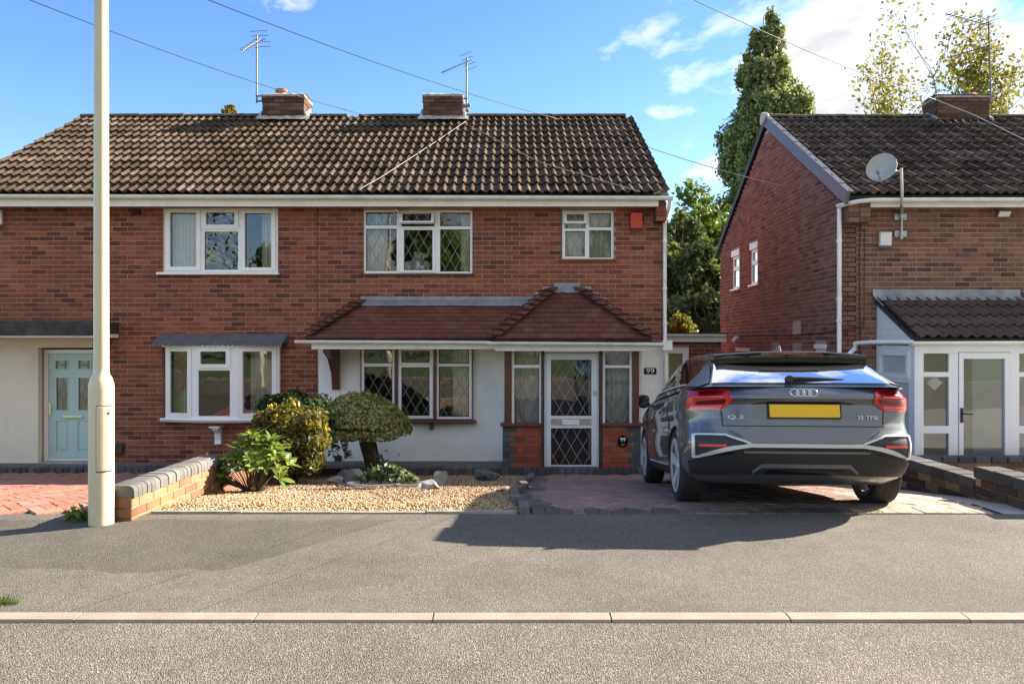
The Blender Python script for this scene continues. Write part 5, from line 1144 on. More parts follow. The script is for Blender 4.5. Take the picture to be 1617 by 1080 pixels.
# ---------------------------------------------------------------- garden walls
gw = thing('garden_wall', 'low brick garden wall with rounded grey brick-on-edge coping', 'wall', (-3.14, 7.4, 0))
Y0, Y1 = 6.12, 7.98
def wt(y): return .255-.02*(y-Y0)/(Y1-Y0)        # underside of the coping
core = MB(); core.prism([(-3.235, Y0+.012, -.2), (-3.235, Y1-.012, -.35), (-3.235, Y1-.012, wt(Y1)), (-3.235, Y0+.012, wt(Y0))], (.196, 0, 0)); core.build('wall', M_['mortar'], gw)
wbm = unit_brick('brick', 'brick_wall_old'); Ms = []
for r in range(-6, 4):
    zc = .255-CO*(3-r)+CO*.5-CO
    u = Y0-(BL*.5 if r % 2 else 0)
    while u < Y1-.03:
        p_, q_ = max(u, Y0)+.005, min(u+BL, Y1)-.005; u += BL
        if q_-p_ < .03 or zc < gz((p_+q_)/2)-.12: continue
        yc = (p_+q_)/2; zz = zc-.02*(yc-Y0)/(Y1-Y0)
        Ms.append(TRS((-3.030-.015, yc, zz), (q_-p_, .03, CO-.011), Matrix.Rotation(R(90), 4, 'Z')))
        Ms.append(TRS((-3.244+.015, yc, zz), (q_-p_, .03, CO-.011), Matrix.Rotation(R(-90), 4, 'Z')))
    if zc > -.1: Ms.append(TRS((-3.137, Y0+.008, zc), (.205, .03, CO-.011)))
pieces('brick', 'brickwork', wbm, gw, Ms, 300)
cm = MB(); n = 6
prof = [(-.118, 0), (-.118, .055)]+[(-.118+.055*(1-math.cos(t_)), .055+.045*math.sin(t_)) for t_ in [R(90)*k/4 for k in range(1, 5)]]+[(.118-.055*(1-math.cos(t_)), .055+.045*math.sin(t_)) for t_ in [R(90)*k/4 for k in range(4, 0, -1)]]+[(.118, .055), (.118, 0)]
cm.prism([(a, -.034, b_) for a, b_ in prof], (0, .068, 0), 0.0); cme = cm.mesh('coping_brick', M_['coping_grey'], True); cme.set_sharp_from_angle(angle=R(35))
k = int((Y1-Y0)/.0795)
pieces('coping_brick', 'x', cme, gw, [TRS((-3.137+random.uniform(-.003, .003), Y0+.04+.0785*i, wt(Y0+.08*i)-.002+random.uniform(-.003, .003)), (1, 1, 1.0), Matrix.Rotation(random.uniform(-.03, .03), 4, 'Z')) for i in range(k)])
g2 = thing('garden_wall', 'lower continuation of the garden wall behind the shrubs', 'wall', (-3.14, 9.5, -.2))
MB().prism([(-3.23, Y1, -.4), (-3.23, 12.3, -.75), (-3.23, 12.3, -.12), (-3.23, Y1, .10)], (.19, 0, 0)).build('wall', M_['brick_wall_old'], g2)
pieces('coping_brick', 'x', cme, g2, [TRS((-3.137, Y1+.05+.079*i, .10-.22*(.079*i)/4.32+random.uniform(-.003, .003)), (1, 1, 1), Matrix.Rotation(-.05, 4, 'X')) for i in range(54)])
# boundary wall beside the neighbour's forecourt, in two level steps
sb = unit_brick('brick', 'brick_sooty'); cd = unit_block('coping_stone', 'coping_dark', .05)
def step_wall(label, y0, y1, top):
    t_ = thing('boundary_wall', label, 'wall', (4.44, (y0+y1)/2, 0)); cz = .10
    MB().prism([(4.352, y0+.01, gz(y0)-.2), (4.352, y1, gz(y1)-.2), (4.352, y1, top-cz), (4.352, y0+.01, top-cz)], (.19, 0, 0)).build('wall', M_['mortar_dark'], t_)
    Ms = []; r = 0; z = top-cz-CO
    while z > gz(y1)-.1:
        u = y0-(BL*.5 if r % 2 else 0)
        while u < y1-.03:
            p_, q_ = max(u, y0)+.006, min(u+BL, y1)-.006; u += BL
            if q_-p_ < .03 or z < gz((p_+q_)/2)-.1: continue
            Ms.append(TRS((4.345+.015+random.uniform(-.005, .004), (p_+q_)/2, z+CO/2), (q_-p_, .03, CO-.013), Matrix.Rotation(R(-90), 4, 'Z') @ Matrix.Rotation(random.uniform(-.02, .02), 4, 'Y')))
        if z > gz(y0)-.1: Ms += [TRS((4.395, y0+.008, z+CO/2), (.1, .03, CO-.013)), TRS((4.498, y0+.008, z+CO/2), (.1, .03, CO-.013))]
        z -= CO; r += 1
    pieces('brick', 'brickwork', sb, t_, Ms, 300)
    n_ = max(1, round((y1-y0)/.24)); w_ = (y1-y0)/n_
    pieces('coping_stone', 'x', cd, t_, [TRS((4.445, y0+w_*(k+.5), top-cz/2+random.uniform(-.003, .003)), (.235, w_-.008, cz)) for k in range(n_)])
step_wall('sooty boundary wall, taller sunlit section next to the pavement', 6.36, 7.2, .335)
step_wall('sooty boundary wall, lower shaded section stepping down behind the car', 7.205, 10.9, .22)
# ---------------------------------------------------------------- the parked car (local axes: x right, y forward, z up, rear axle at origin)
KX, KY, KZ = 1.06, 1.05, 0.943
car = bpy.data.objects.new('parked_car', None); C.objects.link(car)
tag(car, 'dark grey compact crossover car parked nose-in on the block paved driveway', 'car')
car.location = (2.40, 6.86, gz(6.86)+.010)
car.rotation_euler = (Matrix.Rotation(R(-4.0), 4, 'Z') @ Matrix.Rotation(R(-6.9), 4, 'X')).to_euler()
def cb(mb, name, mat, parent=None, **k):
    mb.v = [(x*KX, y*KY, z*KZ) for x, y, z in mb.v]; return mb.build(name, M_[mat], parent or car, **k)
XF = [0, .10, .2, .3, .4, .5, .6, .68, .75, .81, .86, .905, .94, .965, .985, .995, 1.0]
YO = [0, .001, .003, .007, .014, .025, .042, .062, .086, .112, .142, .18, .222, .275, .345, .43, .55]
def lerp_tab(tab, x):
    if x <= tab[0][0]: return tab[0][1]
    for (a, va), (b_, vb) in zip(tab, tab[1:]):
        if x <= b_:
            f = (x-a)/(b_-a); f = f*f*(3-2*f)*.35+f*.65; return va+(vb-va)*f
    return tab[-1][1]
WZ = [(.20, .79), (.26, .845), (.32, .872), (.42, .888), (.52, .894), (.62, .890), (.70, .880), (.76, .882), (.84, .893), (.90, .892), (.96, .880), (1.0, .862), (1.035, .838), (1.07, .795)]
RZ_ = [(.20, -.56), (.26, -.66), (.32, -.715), (.42, -.765), (.50, -.795), (.56, -.805), (.60, -.792), (.66, -.768), (.70, -.757), (.74, -.742), (.80, -.738), (.885, -.733), (.915, -.750), (.935, -.765), (.96, -.760), (1.0, -.732), (1.035, -.70), (1.07, -.655)]
FZ = [(.20, 3.20), (.35, 3.36), (.55, 3.42), (.72, 3.38), (.84, 3.28), (.92, 3.0), (.97, 2.75), (1.0, 2.62), (1.035, 2.5), (1.07, 2.4)]
NS = 22; NT_ = len(XF)-1
def S(t, z, off=0.0):
    """body surface: t 0..NT_ sweeps rear centre to the flank, beyond that along the flank in metres"""
    w, r, f = lerp_tab(WZ, z), lerp_tab(RZ_, z), lerp_tab(FZ, z)
    if t <= NT_:
        i = min(int(t), NT_-1); q = t-i; xf = XF[i]+(XF[i+1]-XF[i])*q; yo = YO[i]+(YO[i+1]-YO[i])*q
        return Vector((w*xf, r+yo, z))
    return Vector((w, r+.55+(t-NT_), z))
def Sn(t, z):
    a = S(t+.15, z)-S(t-.15 if t > .15 else t, z); b_ = S(t, z+.006)-S(t, z-.006)
    n = a.cross(b_)
    if n.length < 1e-9: return Vector((0, -1, 0))
    n.normalize(); n = -n if (n.y > 0 and t < NT_-2) or (n.x < 0 and t >= NT_-2) else n; return n
def tx(xn):
    for i in range(NT_):
        if xn <= XF[i+1]: return i+(xn-XF[i])/(XF[i+1]-XF[i])
    return NT_
zs_ = [.20, .23, .26, .29, .32, .37, .42, .46, .50, .53, .56, .58, .60, .63, .66, .68, .70, .72, .74, .77, .80, .84, .87, .885, .90, .915, .925, .935, .947, .96, .98, 1.0, 1.018, 1.035, 1.053, 1.07]
rings = []
for z in zs_:
    w, r, f = lerp_tab(WZ, z), lerp_tab(RZ_, z), lerp_tab(FZ, z); half = [S(i, z) for i in range(NT_+1)]
    y0, y1 = r+.55, f-.6
    for k in range(1, NS): half.append(Vector((w*(1-.018*((k/NS-.45)/.55)**2), y0+(y1-y0)*k/NS, z)))
    for i in range(NT_, -1, -1): half.append(Vector((w*XF[i]*.985, f-YO[i]*1.09, z)))
    ring = half+[Vector((-p.x, p.y, p.z)) for p in half[-2:0:-1]]; rings.append(ring)
mb = MB(); mb.grid(rings, close=True); n = len(rings[0]); mb.f.append(tuple(range(n))); mb.f.append(tuple((len(rings)-1)*n+k for k in range(n))[::-1]); mb.t += [0, 0]
body = cb(mb, 'body', 'car_paint', angle=32)
cut = MB()
for y in (0, 2.595):
    for s_ in (-1, 1): cut.lathe([(.375, .62*s_), (.375, 1.1*s_)], (0, y, .333), 40, 'x')
co_ = cb(cut, 'cutter', 'seal_black'); bm_ = body.modifiers.new('arch', 'BOOLEAN'); bm_.object = co_; bm_.operation = 'DIFFERENCE'; bm_.solver = 'EXACT'
dg = bpy.context.evaluated_depsgraph_get(); me2 = bpy.data.meshes.new_from_object(body.evaluated_get(dg)); body.modifiers.clear(); body.data = me2; bpy.data.objects.remove(co_)
if len(me2.materials) == 0: me2.materials.append(M_['car_paint'])
me2.polygons.foreach_set('use_smooth', [True]*len(me2.polygons)); me2.set_sharp_from_angle(angle=R(32))
# cabin
ST = [(-.70, 1.040, .67, .765), (-.655, 1.078, .66, .775), (-.60, 1.122, .645, .785), (-.52, 1.184, .625, .80), (-.44, 1.243, .605, .815), (-.36, 1.298, .59, .825), (-.28, 1.345, .578, .832), (-.18, 1.385, .578, .84), (0, 1.418, .585, .848), (.3, 1.458, .598, .853), (.6, 1.483, .605, .855), (.9, 1.496, .608, .856), (1.2, 1.498, .605, .855), (1.5, 1.482, .60, .85), (1.75, 1.450, .59, .842), (1.95, 1.385, .58, .83), (2.15, 1.285, .58, .81), (2.35, 1.165, .58, .78), (2.55, 1.03, .58, .74)]
def stat(y):
    for a, b_ in zip(ST, ST[1:]):
        if a[0] <= y <= b_[0]:
            f = (y-a[0])/(b_[0]-a[0]); return [a[i]+(b_[i]-a[i])*f for i in range(4)]
    return list(ST[-1] if y > 0 else ST[0])
SEC = [(1.0, 0.0, 0), (.985, .10, 0), (.0, .62, 1), (.0, .80, 1), (.0, .90, 1)]
def Gp(y, s):
    """cabin section: s 0 belt .. 0.5 roof edge .. 1 centre line"""
    _, zr, wr, wb = stat(y); zb = 1.03; e = max(zr-zb, .01)
    if s <= .5:
        f = s/.5; z = zb+(e*.84)*f; x = wb+(wr*1.03-wb)*(f**1.15)
    elif s <= .7:
        f = (s-.5)/.2; a = f*math.pi/2; x = wr*(1.03-.20*(1-math.cos(a))-.0*f); z = zb+e*.84+e*.12*math.sin(a)
    else:
        f = (s-.7)/.3; x = wr*.83*(1-f); z = zb+e*.96+e*.04*(1-(1-f)**2)
    return Vector((x, y, z))
ss_ = [0, .06, .12, .2, .28, .36, .44, .5, .54, .58, .62, .66, .7, .76, .82, .88, .94, 1.0]
rows = []
ysr = []
for a, b_ in zip(ST, ST[1:]): ysr += [a[0]+(b_[0]-a[0])*k/2 for k in range(2)]
ysr.append(ST[-1][0])
for y in ysr:
    h = [Gp(y, s) for s in ss_]; rows.append([p for p in h]+[Vector((-p.x, p.y, p.z)) for p in h[-2::-1]])
mb = MB(); mb.grid(rows); cab = cb(mb, 'cabin', 'car_paint', angle=40)
def gpatch(name, mat, y0, y1, s0, s1, off, ny=8, ns=8, both=True, s0b=None, s1b=None, parent=None):
    mbs = []
    for sg in ((1, -1) if both else (-1,)):
        rr = []
        for j in range(ny+1):
            y = y0+(y1-y0)*j/ny; f = j/ny; sa = s0+((s0b if s0b is not None else s0)-s0)*f; sb_ = s1+((s1b if s1b is not None else s1)-s1)*f; rw = []
            for i in range(ns+1):
                s = sa+(sb_-sa)*i/ns; p = Gp(y, s); n_ = (Gp(y, min(1, s+.02))-Gp(y, max(0, s-.02))).cross(Gp(min(2.54, y+.03), s)-Gp(max(-.69, y-.03), s)).normalized()
                if n_.z < 0 or (n_.x < 0 and s < .5): n_ = -n_ if n_.dot(Vector((p.x, 0, .3))) < 0 else n_
                q = p+n_*off; rw.append(Vector((q.x*sg, q.y, q.z)))
            rr.append(rw)
        m_ = MB(); m_.grid(rr); mbs.append(cb(m_, name, mat, parent or cab, smooth=True, fix=False))
    return mbs
# rear screen as one sheet across the car
rr = []
for j in range(11):
    y = -.668+(.372)*j/10; h = []
    for s in [.545+.455*k/12 for k in range(13)]:
        p = Gp(y, s); h.append(p+Vector((0, -.008, .010)))
    rr.append(h+[Vector((-p.x, p.y, p.z)) for p in h[-2::-1]])
mb = MB(); mb.grid(rr); rg = cb(mb, 'rear_window', 'glass_car', smooth=True, fix=False)
mb = MB(); mb.grid([[p+Vector((0, .012, -.014)) for p in r_] for r_ in rr]); cb(mb, 'window_backing', 'seal_black', rg, fix=False)
gpatch('side_window', 'glass_car', -.28, 1.95, .10, .47, .006, 20, 4)
gpatch('window_backing', 'seal_black', -.29, 1.97, .09, .48, .002, 20, 4)
gpatch('pillar_blade', 'car_grey_trim', -.655, -.30, .05, .47, .010, 8, 6)
gpatch('window_trim', 'car_silver', -.28, 1.95, .075, .10, .010, 20, 1)
# roof spoiler
def spo(x):
    q = abs(x)/.60; dz = -.030*q**2.5; dy = .05*q**2
    return [(-.14+dy, 1.408+dz*.7), (-.30+dy, 1.396+dz), (-.455+dy, 1.378+dz), (-.468+dy, 1.368+dz), (-.468+dy, 1.345+dz), (-.458+dy, 1.280+dz*.6), (-.40+dy, 1.262+dz*.6), (-.14+dy, 1.36+dz)]
mb = MB(); mb.grid([[(x, y, z) for y, z in spo(x)] for x in [-.60+1.2*k/20 for k in range(21)]], close=True)
for e in (-.60, .60): mb.add([(e, y, z) for y, z in spo(e)], [tuple(range(8))])
spl = cb(mb, 'roof_spoiler', 'car_black_gloss', angle=40)
mb = MB(); mb.grid([[(x, y-.006, z) for y, z in spo(x)[3:5]] for x in [-.24+.48*k/8 for k in range(9)]]); cb(mb, 'brake_light', 'lamp_red_dark', spl)
mb = MB(); mb.prism([(-.012, .02, 1.42), (-.012, -.14, 1.415), (-.012, -.10, 1.475), (-.012, -.06, 1.48)], (.024, 0, 0)); cb(mb, 'roof_antenna', 'car_paint', bevel=.004)
# strips lying on the body surface
def strip(name, mat, cols, off=.008, rows_=3, both=True, parent=None, dens=4, deep=.012):
    """cols: (t or x, z bottom, z top); x below 1.0 of half width is turned into t"""
    cc_ = []
    for a, b_ in zip(cols, cols[1:]):
        for k in range(dens): cc_.append([a[i]+(b_[i]-a[i])*k/dens for i in range(3)])
    cc_.append(list(cols[-1])); out = None
    for sg in ((1, -1) if both else (1,)):
        top = [[S(t, zb+(zt-zb)*j/rows_)+Sn(t, zb+(zt-zb)*j/rows_)*off for j in range(rows_+1)] for t, zb, zt in cc_]
        bot = [[S(t, zb+(zt-zb)*j/rows_)-Sn(t, zb+(zt-zb)*j/rows_)*deep for j in range(rows_+1)] for t, zb, zt in cc_]
        if not both or cols[0][0] > 0.01 or True:
            rim_t = top[0]+[r_[-1] for r_ in top[1:-1]]+top[-1][::-1]+[r_[0] for r_ in top[-2:0:-1]]
            rim_b = bot[0]+[r_[-1] for r_ in bot[1:-1]]+bot[-1][::-1]+[r_[0] for r_ in bot[-2:0:-1]]
        m_ = MB(); m_.grid(top); m_.grid([rim_b, rim_t], close=True); m_.v = [(x*sg, y, z) for x, y, z in m_.v]
        bm = None; out = cb(m_, name, mat, parent, angle=35)
    return out
def X2(x): return tx(min(1, x/.89))
def sym(name, mat, cols, **k):                   # a strip that crosses the centre line
    full = [(-c[0], c[1], c[2]) for c in cols[::-1] if c[0] > 0]+cols
    cc_ = []
    for a, b_ in zip(full, full[1:]):
        for q in range(5): cc_.append([a[i]+(b_[i]-a[i])*q/5 for i in range(3)])
    cc_.append(full[-1]); off = k.get('off', .008)
    def pt(x, z, o): p = S(X2(abs(x)), z)+Sn(X2(abs(x)), z)*o; return Vector((math.copysign(p.x, x), p.y, p.z))
    top = [[pt(x, zb+(zt-zb)*j/3, off) for j in range(4)] for x, zb, zt in cc_]; bot = [[pt(x, zb+(zt-zb)*j/3, -.012) for j in range(4)] for x, zb, zt in cc_]
    rt = top[0]+[r_[-1] for r_ in top[1:-1]]+top[-1][::-1]+[r_[0] for r_ in top[-2:0:-1]]; rb_ = bot[0]+[r_[-1] for r_ in bot[1:-1]]+bot[-1][::-1]+[r_[0] for r_ in bot[-2:0:-1]]
    m_ = MB(); m_.grid(top); m_.grid([rb_, rt], close=True); return cb(m_, name, mat, k.get('parent'), angle=35)
bum = sym('bumper_cover', 'black_plastic', [(0, .295, .475), (.30, .295, .475), (.42, .29, .475), (.60, .285, .455), (.74, .28, .425), (.84, .275, .40)], off=.010)
sym('bumper_insert', 'car_grey_trim', [(0, .475, .492), (.40, .475, .492), (.46, .475, .49)], off=.016)
sym('bumper_band', 'car_black_gloss', [(0, .492, .522), (.40, .492, .522), (.60, .46, .487), (.78, .425, .44)], off=.014)
sym('diffuser', 'car_black_gloss', [(0, .30, .335), (.26, .30, .335), (.30, .30, .315)], off=.014)
sym('diffuser', 'car_grey_trim', [(0, .352, .385), (.33, .352, .385), (.40, .30, .32)], off=.0135)
for a in (0,):
    strip('bumper_trim', 'car_silver', [(X2(.41), .522, .552), (X2(.56), .492, .528), (X2(.70), .452, .482), (X2(.775), .428, .446), (X2(.80), .424, .446)], off=.018)
    strip('bumper_trim', 'car_silver', [(X2(.41), .548, .556), (X2(.50), .575, .590), (X2(.585), .612, .628), (X2(.70), .616, .630), (X2(.785), .616, .630), (X2(.81), .600, .628)], off=.018)
    strip('bumper_trim', 'car_silver', [(X2(.796), .424, .63), (X2(.812), .43, .62)], off=.018, dens=2)
    strip('fog_recess', 'black_plastic', [(X2(.44), .548, .552), (X2(.56), .528, .596), (X2(.60), .515, .613), (X2(.70), .482, .616), (X2(.795), .446, .616)], off=.006)
    strip('rear_fog_light', 'lamp_red_bright', [(X2(.58), .522, .545), (X2(.70), .522, .543), (X2(.77), .525, .543)], off=.013)
sym('bumper_trim', 'car_silver', [(0, .522, .552), (.36, .522, .552), (.415, .522, .552)], off=.018)
for sgn in (1,):
    strip('tail_light', 'lamp_red', [(X2(.525), .902, .925), (X2(.545), .882, .965), (X2(.575), .858, 1.010), (X2(.62), .836, 1.013), (X2(.72), .832, 1.012), (X2(.78), .832, 1.008), (X2(.815), .838, 1.0), (X2(.838), .86, .985)], off=.012)
    strip('tail_light_lens', 'lamp_red_dark', [(X2(.60), .962, .990), (X2(.68), .962, .990), (X2(.775), .960, .985)], off=.0165)
    strip('tail_light_lens', 'lamp_red_dark', [(X2(.575), .895, .932), (X2(.68), .893, .928), (X2(.775), .890, .922)], off=.0165)
    strip('tail_light_lens', 'lamp_red_bright', [(X2(.60), .942, .953), (X2(.70), .942, .953), (X2(.81), .94, .951)], off=.0165)
    strip('tail_light_lens', 'lamp_red_bright', [(X2(.60), .860, .872), (X2(.70), .858, .870), (X2(.81), .860, .872)], off=.0165)
    strip('tailgate_seam', 'seal_black', [(X2(.603), .70, .835), (X2(.612), .70, .835)], off=.0015, dens=1, rows_=6)
    strip('tailgate_seam', 'seal_black', [(X2(.655), 1.012, 1.055), (X2(.663), 1.012, 1.055)], off=.0015, dens=1)
    strip('rear_reflector', 'car_black_gloss', [(X2(.46), .592, .600), (X2(.56), .655, .664)], off=.001, dens=4)
sym('tailgate_seam', 'seal_black', [(0, .696, .704), (.40, .696, .704), (.61, .696, .704)], off=.0015)
sym('plate_crease_shade', 'car_black_gloss', [(0, .893, .908), (.27, .893, .908), (.38, .885, .892)], off=.002)  # black strip standing in for the shadow under the tailgate crease
for t0 in (.52, 1.50, 2.35):
    strip('door_seam', 'seal_black', [(NT_+t0, .32, 1.03), (NT_+t0+.007, .32, 1.03)], off=.0012, dens=1, rows_=8)
strip('side_sill', 'black_plastic', [(NT_+.55, .22, .30), (NT_+2.2, .22, .30)], off=.006)
strip('side_trim', 'car_silver', [(NT_+.65, .315, .325), (NT_+2.15, .315, .325)], off=.008)
for t0 in (.72, 1.72): strip('door_handle', 'car_paint', [(NT_+t0, .84, .865), (NT_+t0+.18, .845, .87)], off=.03, dens=3)
# plate, badges, wiper
pm = MB(); zc = .828; yb = lerp_tab(RZ_, .828)-.018
pm.prism([(-.272, yb, zc-.062), (.272, yb, zc-.062), (.272, yb+.006, zc+.062), (-.272, yb+.006, zc+.062)], (0, .02, 0)); pl_ = cb(pm, 'plate_holder', 'seal_black')
pm = MB(); pm.prism([(-.26, yb-.006, zc-.052), (.26, yb-.006, zc-.052), (.26, yb-.001, zc+.056), (-.26, yb-.001, zc+.056)], (0, .006, 0)); cb(pm, 'number_plate', 'plate_yellow', pl_)
tm = MB(); R0, r0 = .0315, .0036
for k in range(4):
    cx_ = (k-1.5)*.0455; zc_ = .986; rw = []
    for i in range(28):
        a = 2*math.pi*i/28; rw.append([(cx_+(R0+r0*math.cos(b_))*math.cos(a), lerp_tab(RZ_, zc_)-.010-r0*math.sin(b_)+.30*(R0*math.sin(a)), zc_+(R0+r0*math.cos(b_))*math.sin(a)) for b_ in [2*math.pi*q/8 for q in range(8)]])
    rw.append(rw[0]); tm.grid(rw, close=True)
cb(tm, 'badge_rings', 'chrome', smooth=True)
for s_, x_, w_ in (('Q 2', -.505, 1.75), ('35 TFSI', .475, 1.25)):
    p_ = S(X2(abs(x_)), .775)
    ang = math.atan2(S(X2(abs(x_)+.05), .775).y-S(X2(abs(x_)-.05), .775).y, .1)*(1 if x_ > 0 else -1)
    o = text_mesh('badge_text', s_, .044, Matrix.Diagonal((KX, KY, KZ, 1)) @ Matrix.Translation((x_, p_.y-.006, .775)) @ Matrix.Rotation(ang, 4, 'Z') @ FACE, 'car_silver', None, .002, .0003, w_)
    o.parent = car
wm = MB(); wp = [Gp(-.63, .97)+Vector((-.02, -.02, .02)), Gp(-.615, .9)+Vector((.0, -.022, .022)), Gp(-.60, .80)+Vector((.08, -.025, .022))]
wp = [Vector((-.08, -.655, 1.115)), Vector((.06, -.645, 1.118)), Vector((.34, -.635, 1.108))]
wm.tube(wp, [.020, .014, .006], 8); wm.lathe([(.03, -.03), (.028, .02), (.01, .03)], (-.08, -.65, 1.11), 12, 'y'); cb(wm, 'wiper', 'black_plastic', angle=50)
# wheels
def wheel(x, y):
    s_ = 1 if x > 0 else -1; w = bpy.data.objects.new('wheel', None); C.objects.link(w); w.parent = car; w.location = (x*KX, y*KY, .333*KZ)
    prof = [(.235, -.095), (.266, -.098), (.300, -.104), (.322, -.096), (.333, -.078), (.335, -.04), (.335, .04), (.333, .078), (.322, .096), (.300, .104), (.266, .098), (.235, .095)]
    m_ = MB(); m_.lathe(prof, (0, 0, 0), 48, 'x', cap=False); ty = cb(m_, 'tyre', 'tyre', w, angle=40)
    g_ = MB()
    for q in (-.05, 0, .05): g_.lathe([(.3352, q-.005), (.3358, q), (.3352, q+.005)], (0, 0, 0), 48, 'x', cap=False)
    cb(g_, 'tread_groove', 'seal_black', w)
    m_ = MB(); m_.lathe([(.228, -.09), (.256, -.098), (.256, .098), (.228, .09)], (0, 0, 0), 40, 'x', cap=False)
    m_.lathe([(.0, .085*s_), (.05, .085*s_), (.06, .065*s_), (.06, .0)], (0, 0, 0), 20, 'x')
    m_.lathe([(.226, .088*s_), (.226, .101*s_), (.257, .102*s_), (.257, .085*s_)], (0, 0, 0), 40, 'x', cap=False)
    for k in range(5):
        for d in (-.13, .13):
            a = 2*math.pi*k/5+.3; a1 = a+d*1.3; a2_ = a+d*.9
            p0 = Vector((.075*s_, .045*math.cos(a1), .045*math.sin(a1))); p1 = Vector((.102*s_, .250*math.cos(a2_), .250*math.sin(a2_)))
            dd = (p1-p0).normalized(); side = dd.cross(Vector((1, 0, 0))).normalized()*.024
            m_.prism([p0-side, p0+side, p1+side*1.1, p1-side*1.1], (-.035*s_, 0, 0))
    cb(m_, 'rim', 'alloy', w, angle=40)
    d_ = MB(); d_.lathe([(.0, -.01), (.228, -.01), (.228, .015), (.0, .015)], (0, 0, 0), 32, 'x'); cb(d_, 'brake_disc', 'seal_black', w)
for x, y in ((-.775, 0), (.775, 0), (-.775, 2.595), (.775, 2.595)): wheel(x, y)
m_ = MB(); m_.box(-.60, .60, -.45, 3.1, .20, .30); cb(m_, 'underbody', 'seal_black')
m_ = MB(); m_.tube([(-.50, -.50, .275), (.46, -.50, .275)], .05, 12); m_.box(-.56, .48, -.58, -.42, .255, .27); cb(m_, 'silencer', 'exhaust', angle=40)
m_ = MB(); m_.tube([(-.6, 0, .30), (.6, 0, .30)], .045, 10); cb(m_, 'rear_axle', 'seal_black')
for s_ in (-1, 1):
    m_ = MB(); c_ = Vector((s_*.955, 1.86, 1.03)); rw = []
    for y_, sc in ((-.07, .80), (-.06, .95), (-.02, 1.0), (.05, .92), (.10, .70), (.125, .35)):
        rw.append([c_+Vector((.062*sc*math.copysign(abs(math.cos(t_))**.7, math.cos(t_)), y_*1.5, .085*sc*math.copysign(abs(math.sin(t_))**.7, math.sin(t_)))) for t_ in [2*math.pi*k/20 for k in range(20)]])
    m_.grid(rw, close=True); m_.add(rw[0], [tuple(range(20))]); m_.add(rw[-1], [tuple(range(20))]); m_.prism([c_+Vector((-s_*.16, -.03, -.09)), c_+Vector((-s_*.16, .06, -.09)), c_+Vector((-s_*.02, .05, -.04)), c_+Vector((-s_*.02, -.02, -.04))], (0, 0, .03))
    mr = cb(m_, 'wing_mirror', 'car_black_gloss', angle=40)
    m_ = MB(); m_.prism([Matrix.Translation(c_) @ Matrix.Rotation(R(-90)*s_, 4, 'Z') @ Vector((.08*math.copysign(abs(math.cos(t_))**.7, math.cos(t_)), -.060, .062*math.copysign(abs(math.sin(t_))**.7, math.sin(t_)))) for t_ in [2*math.pi*k/20 for k in range(20)]], (0, .004, 0)); cb(m_, 'mirror_glass', 'chrome', mr)
# ---------------------------------------------------------------- plants and trees
def leaves_mesh(name, mat, pos, size, nrm=None, aspect=1.7, flat=0.5, smooth=False, tones=None):
    """many small folded leaves (two quads each) at pos, facing roughly along nrm"""
    n = len(pos); pos = np.asarray(pos, float)
    if nrm is None: nrm = rng.normal(size=(n, 3))
    nn = nrm+rng.normal(size=(n, 3))*flat; nn /= np.linalg.norm(nn, axis=1)[:, None]+1e-9
    a = np.cross(nn, rng.normal(size=(n, 3))); a /= np.linalg.norm(a, axis=1)[:, None]+1e-9
    b_ = np.cross(nn, a); s = (size*rng.uniform(.6, 1.3, n) if np.isscalar(size) else size)[:, None]
    L_ = a*s*aspect/2; W_ = b_*s/2; F_ = nn*s*.18
    V = np.stack([pos-L_, pos+W_+F_, pos+L_, pos-W_+F_], 1).reshape(-1, 3)
    idx = np.arange(n)[:, None]*4
    F = np.stack([idx+np.array([0, 1, 2]), idx+np.array([0, 2, 3])], 1).reshape(-1, 3)
    me = bpy.data.meshes.new(name); me.vertices.add(len(V)); me.vertices.foreach_set('co', V.ravel())
    me.loops.add(F.size); me.loops.foreach_set('vertex_index', F.ravel().astype(np.int32))
    me.polygons.add(len(F)); me.polygons.foreach_set('loop_start', np.arange(0, F.size, 3, dtype=np.int32)); me.update(calc_edges=True)
    t_ = rng.random(n) if tones is None else np.clip(tones, 0, .999)
    at_ = me.attributes.new('tone', 'FLOAT', 'FACE'); at_.data.foreach_set('value', np.repeat(t_, 2).astype(np.float32))
    me.materials.append(M_[mat]); return me
def put(me, name, parent=None):
    o = bpy.data.objects.new(name, me); C.objects.link(o); return attach(o, parent)
def limb(mb, p, d, ln, r, depth, tips, spread=.55, up=.15, seg=4, n=6):
    pts = [Vector(p)]; d = Vector(d).normalized()
    for k in range(seg):
        d = (d+Vector((random.gauss(0, .12), random.gauss(0, .12), random.gauss(0, .08)+up*.2))).normalized(); pts.append(pts[-1]+d*ln/seg)
    mb.tube(pts, [r*(1-.5*k/seg) for k in range(seg+1)], n)
    tips.append((pts[-1], d)); tips.append((pts[len(pts)//2], d))
    if depth > 0:
        for k in range(random.choice((2, 3))):
            q = pts[random.choice((seg-1, seg, seg))]; v_ = (d+Vector((random.gauss(0, spread), random.gauss(0, spread), random.gauss(up, spread*.6)))).normalized()
            limb(mb, q, v_, ln*random.uniform(.6, .8), r*.5, depth-1, tips, spread, up, seg, max(4, n-1))
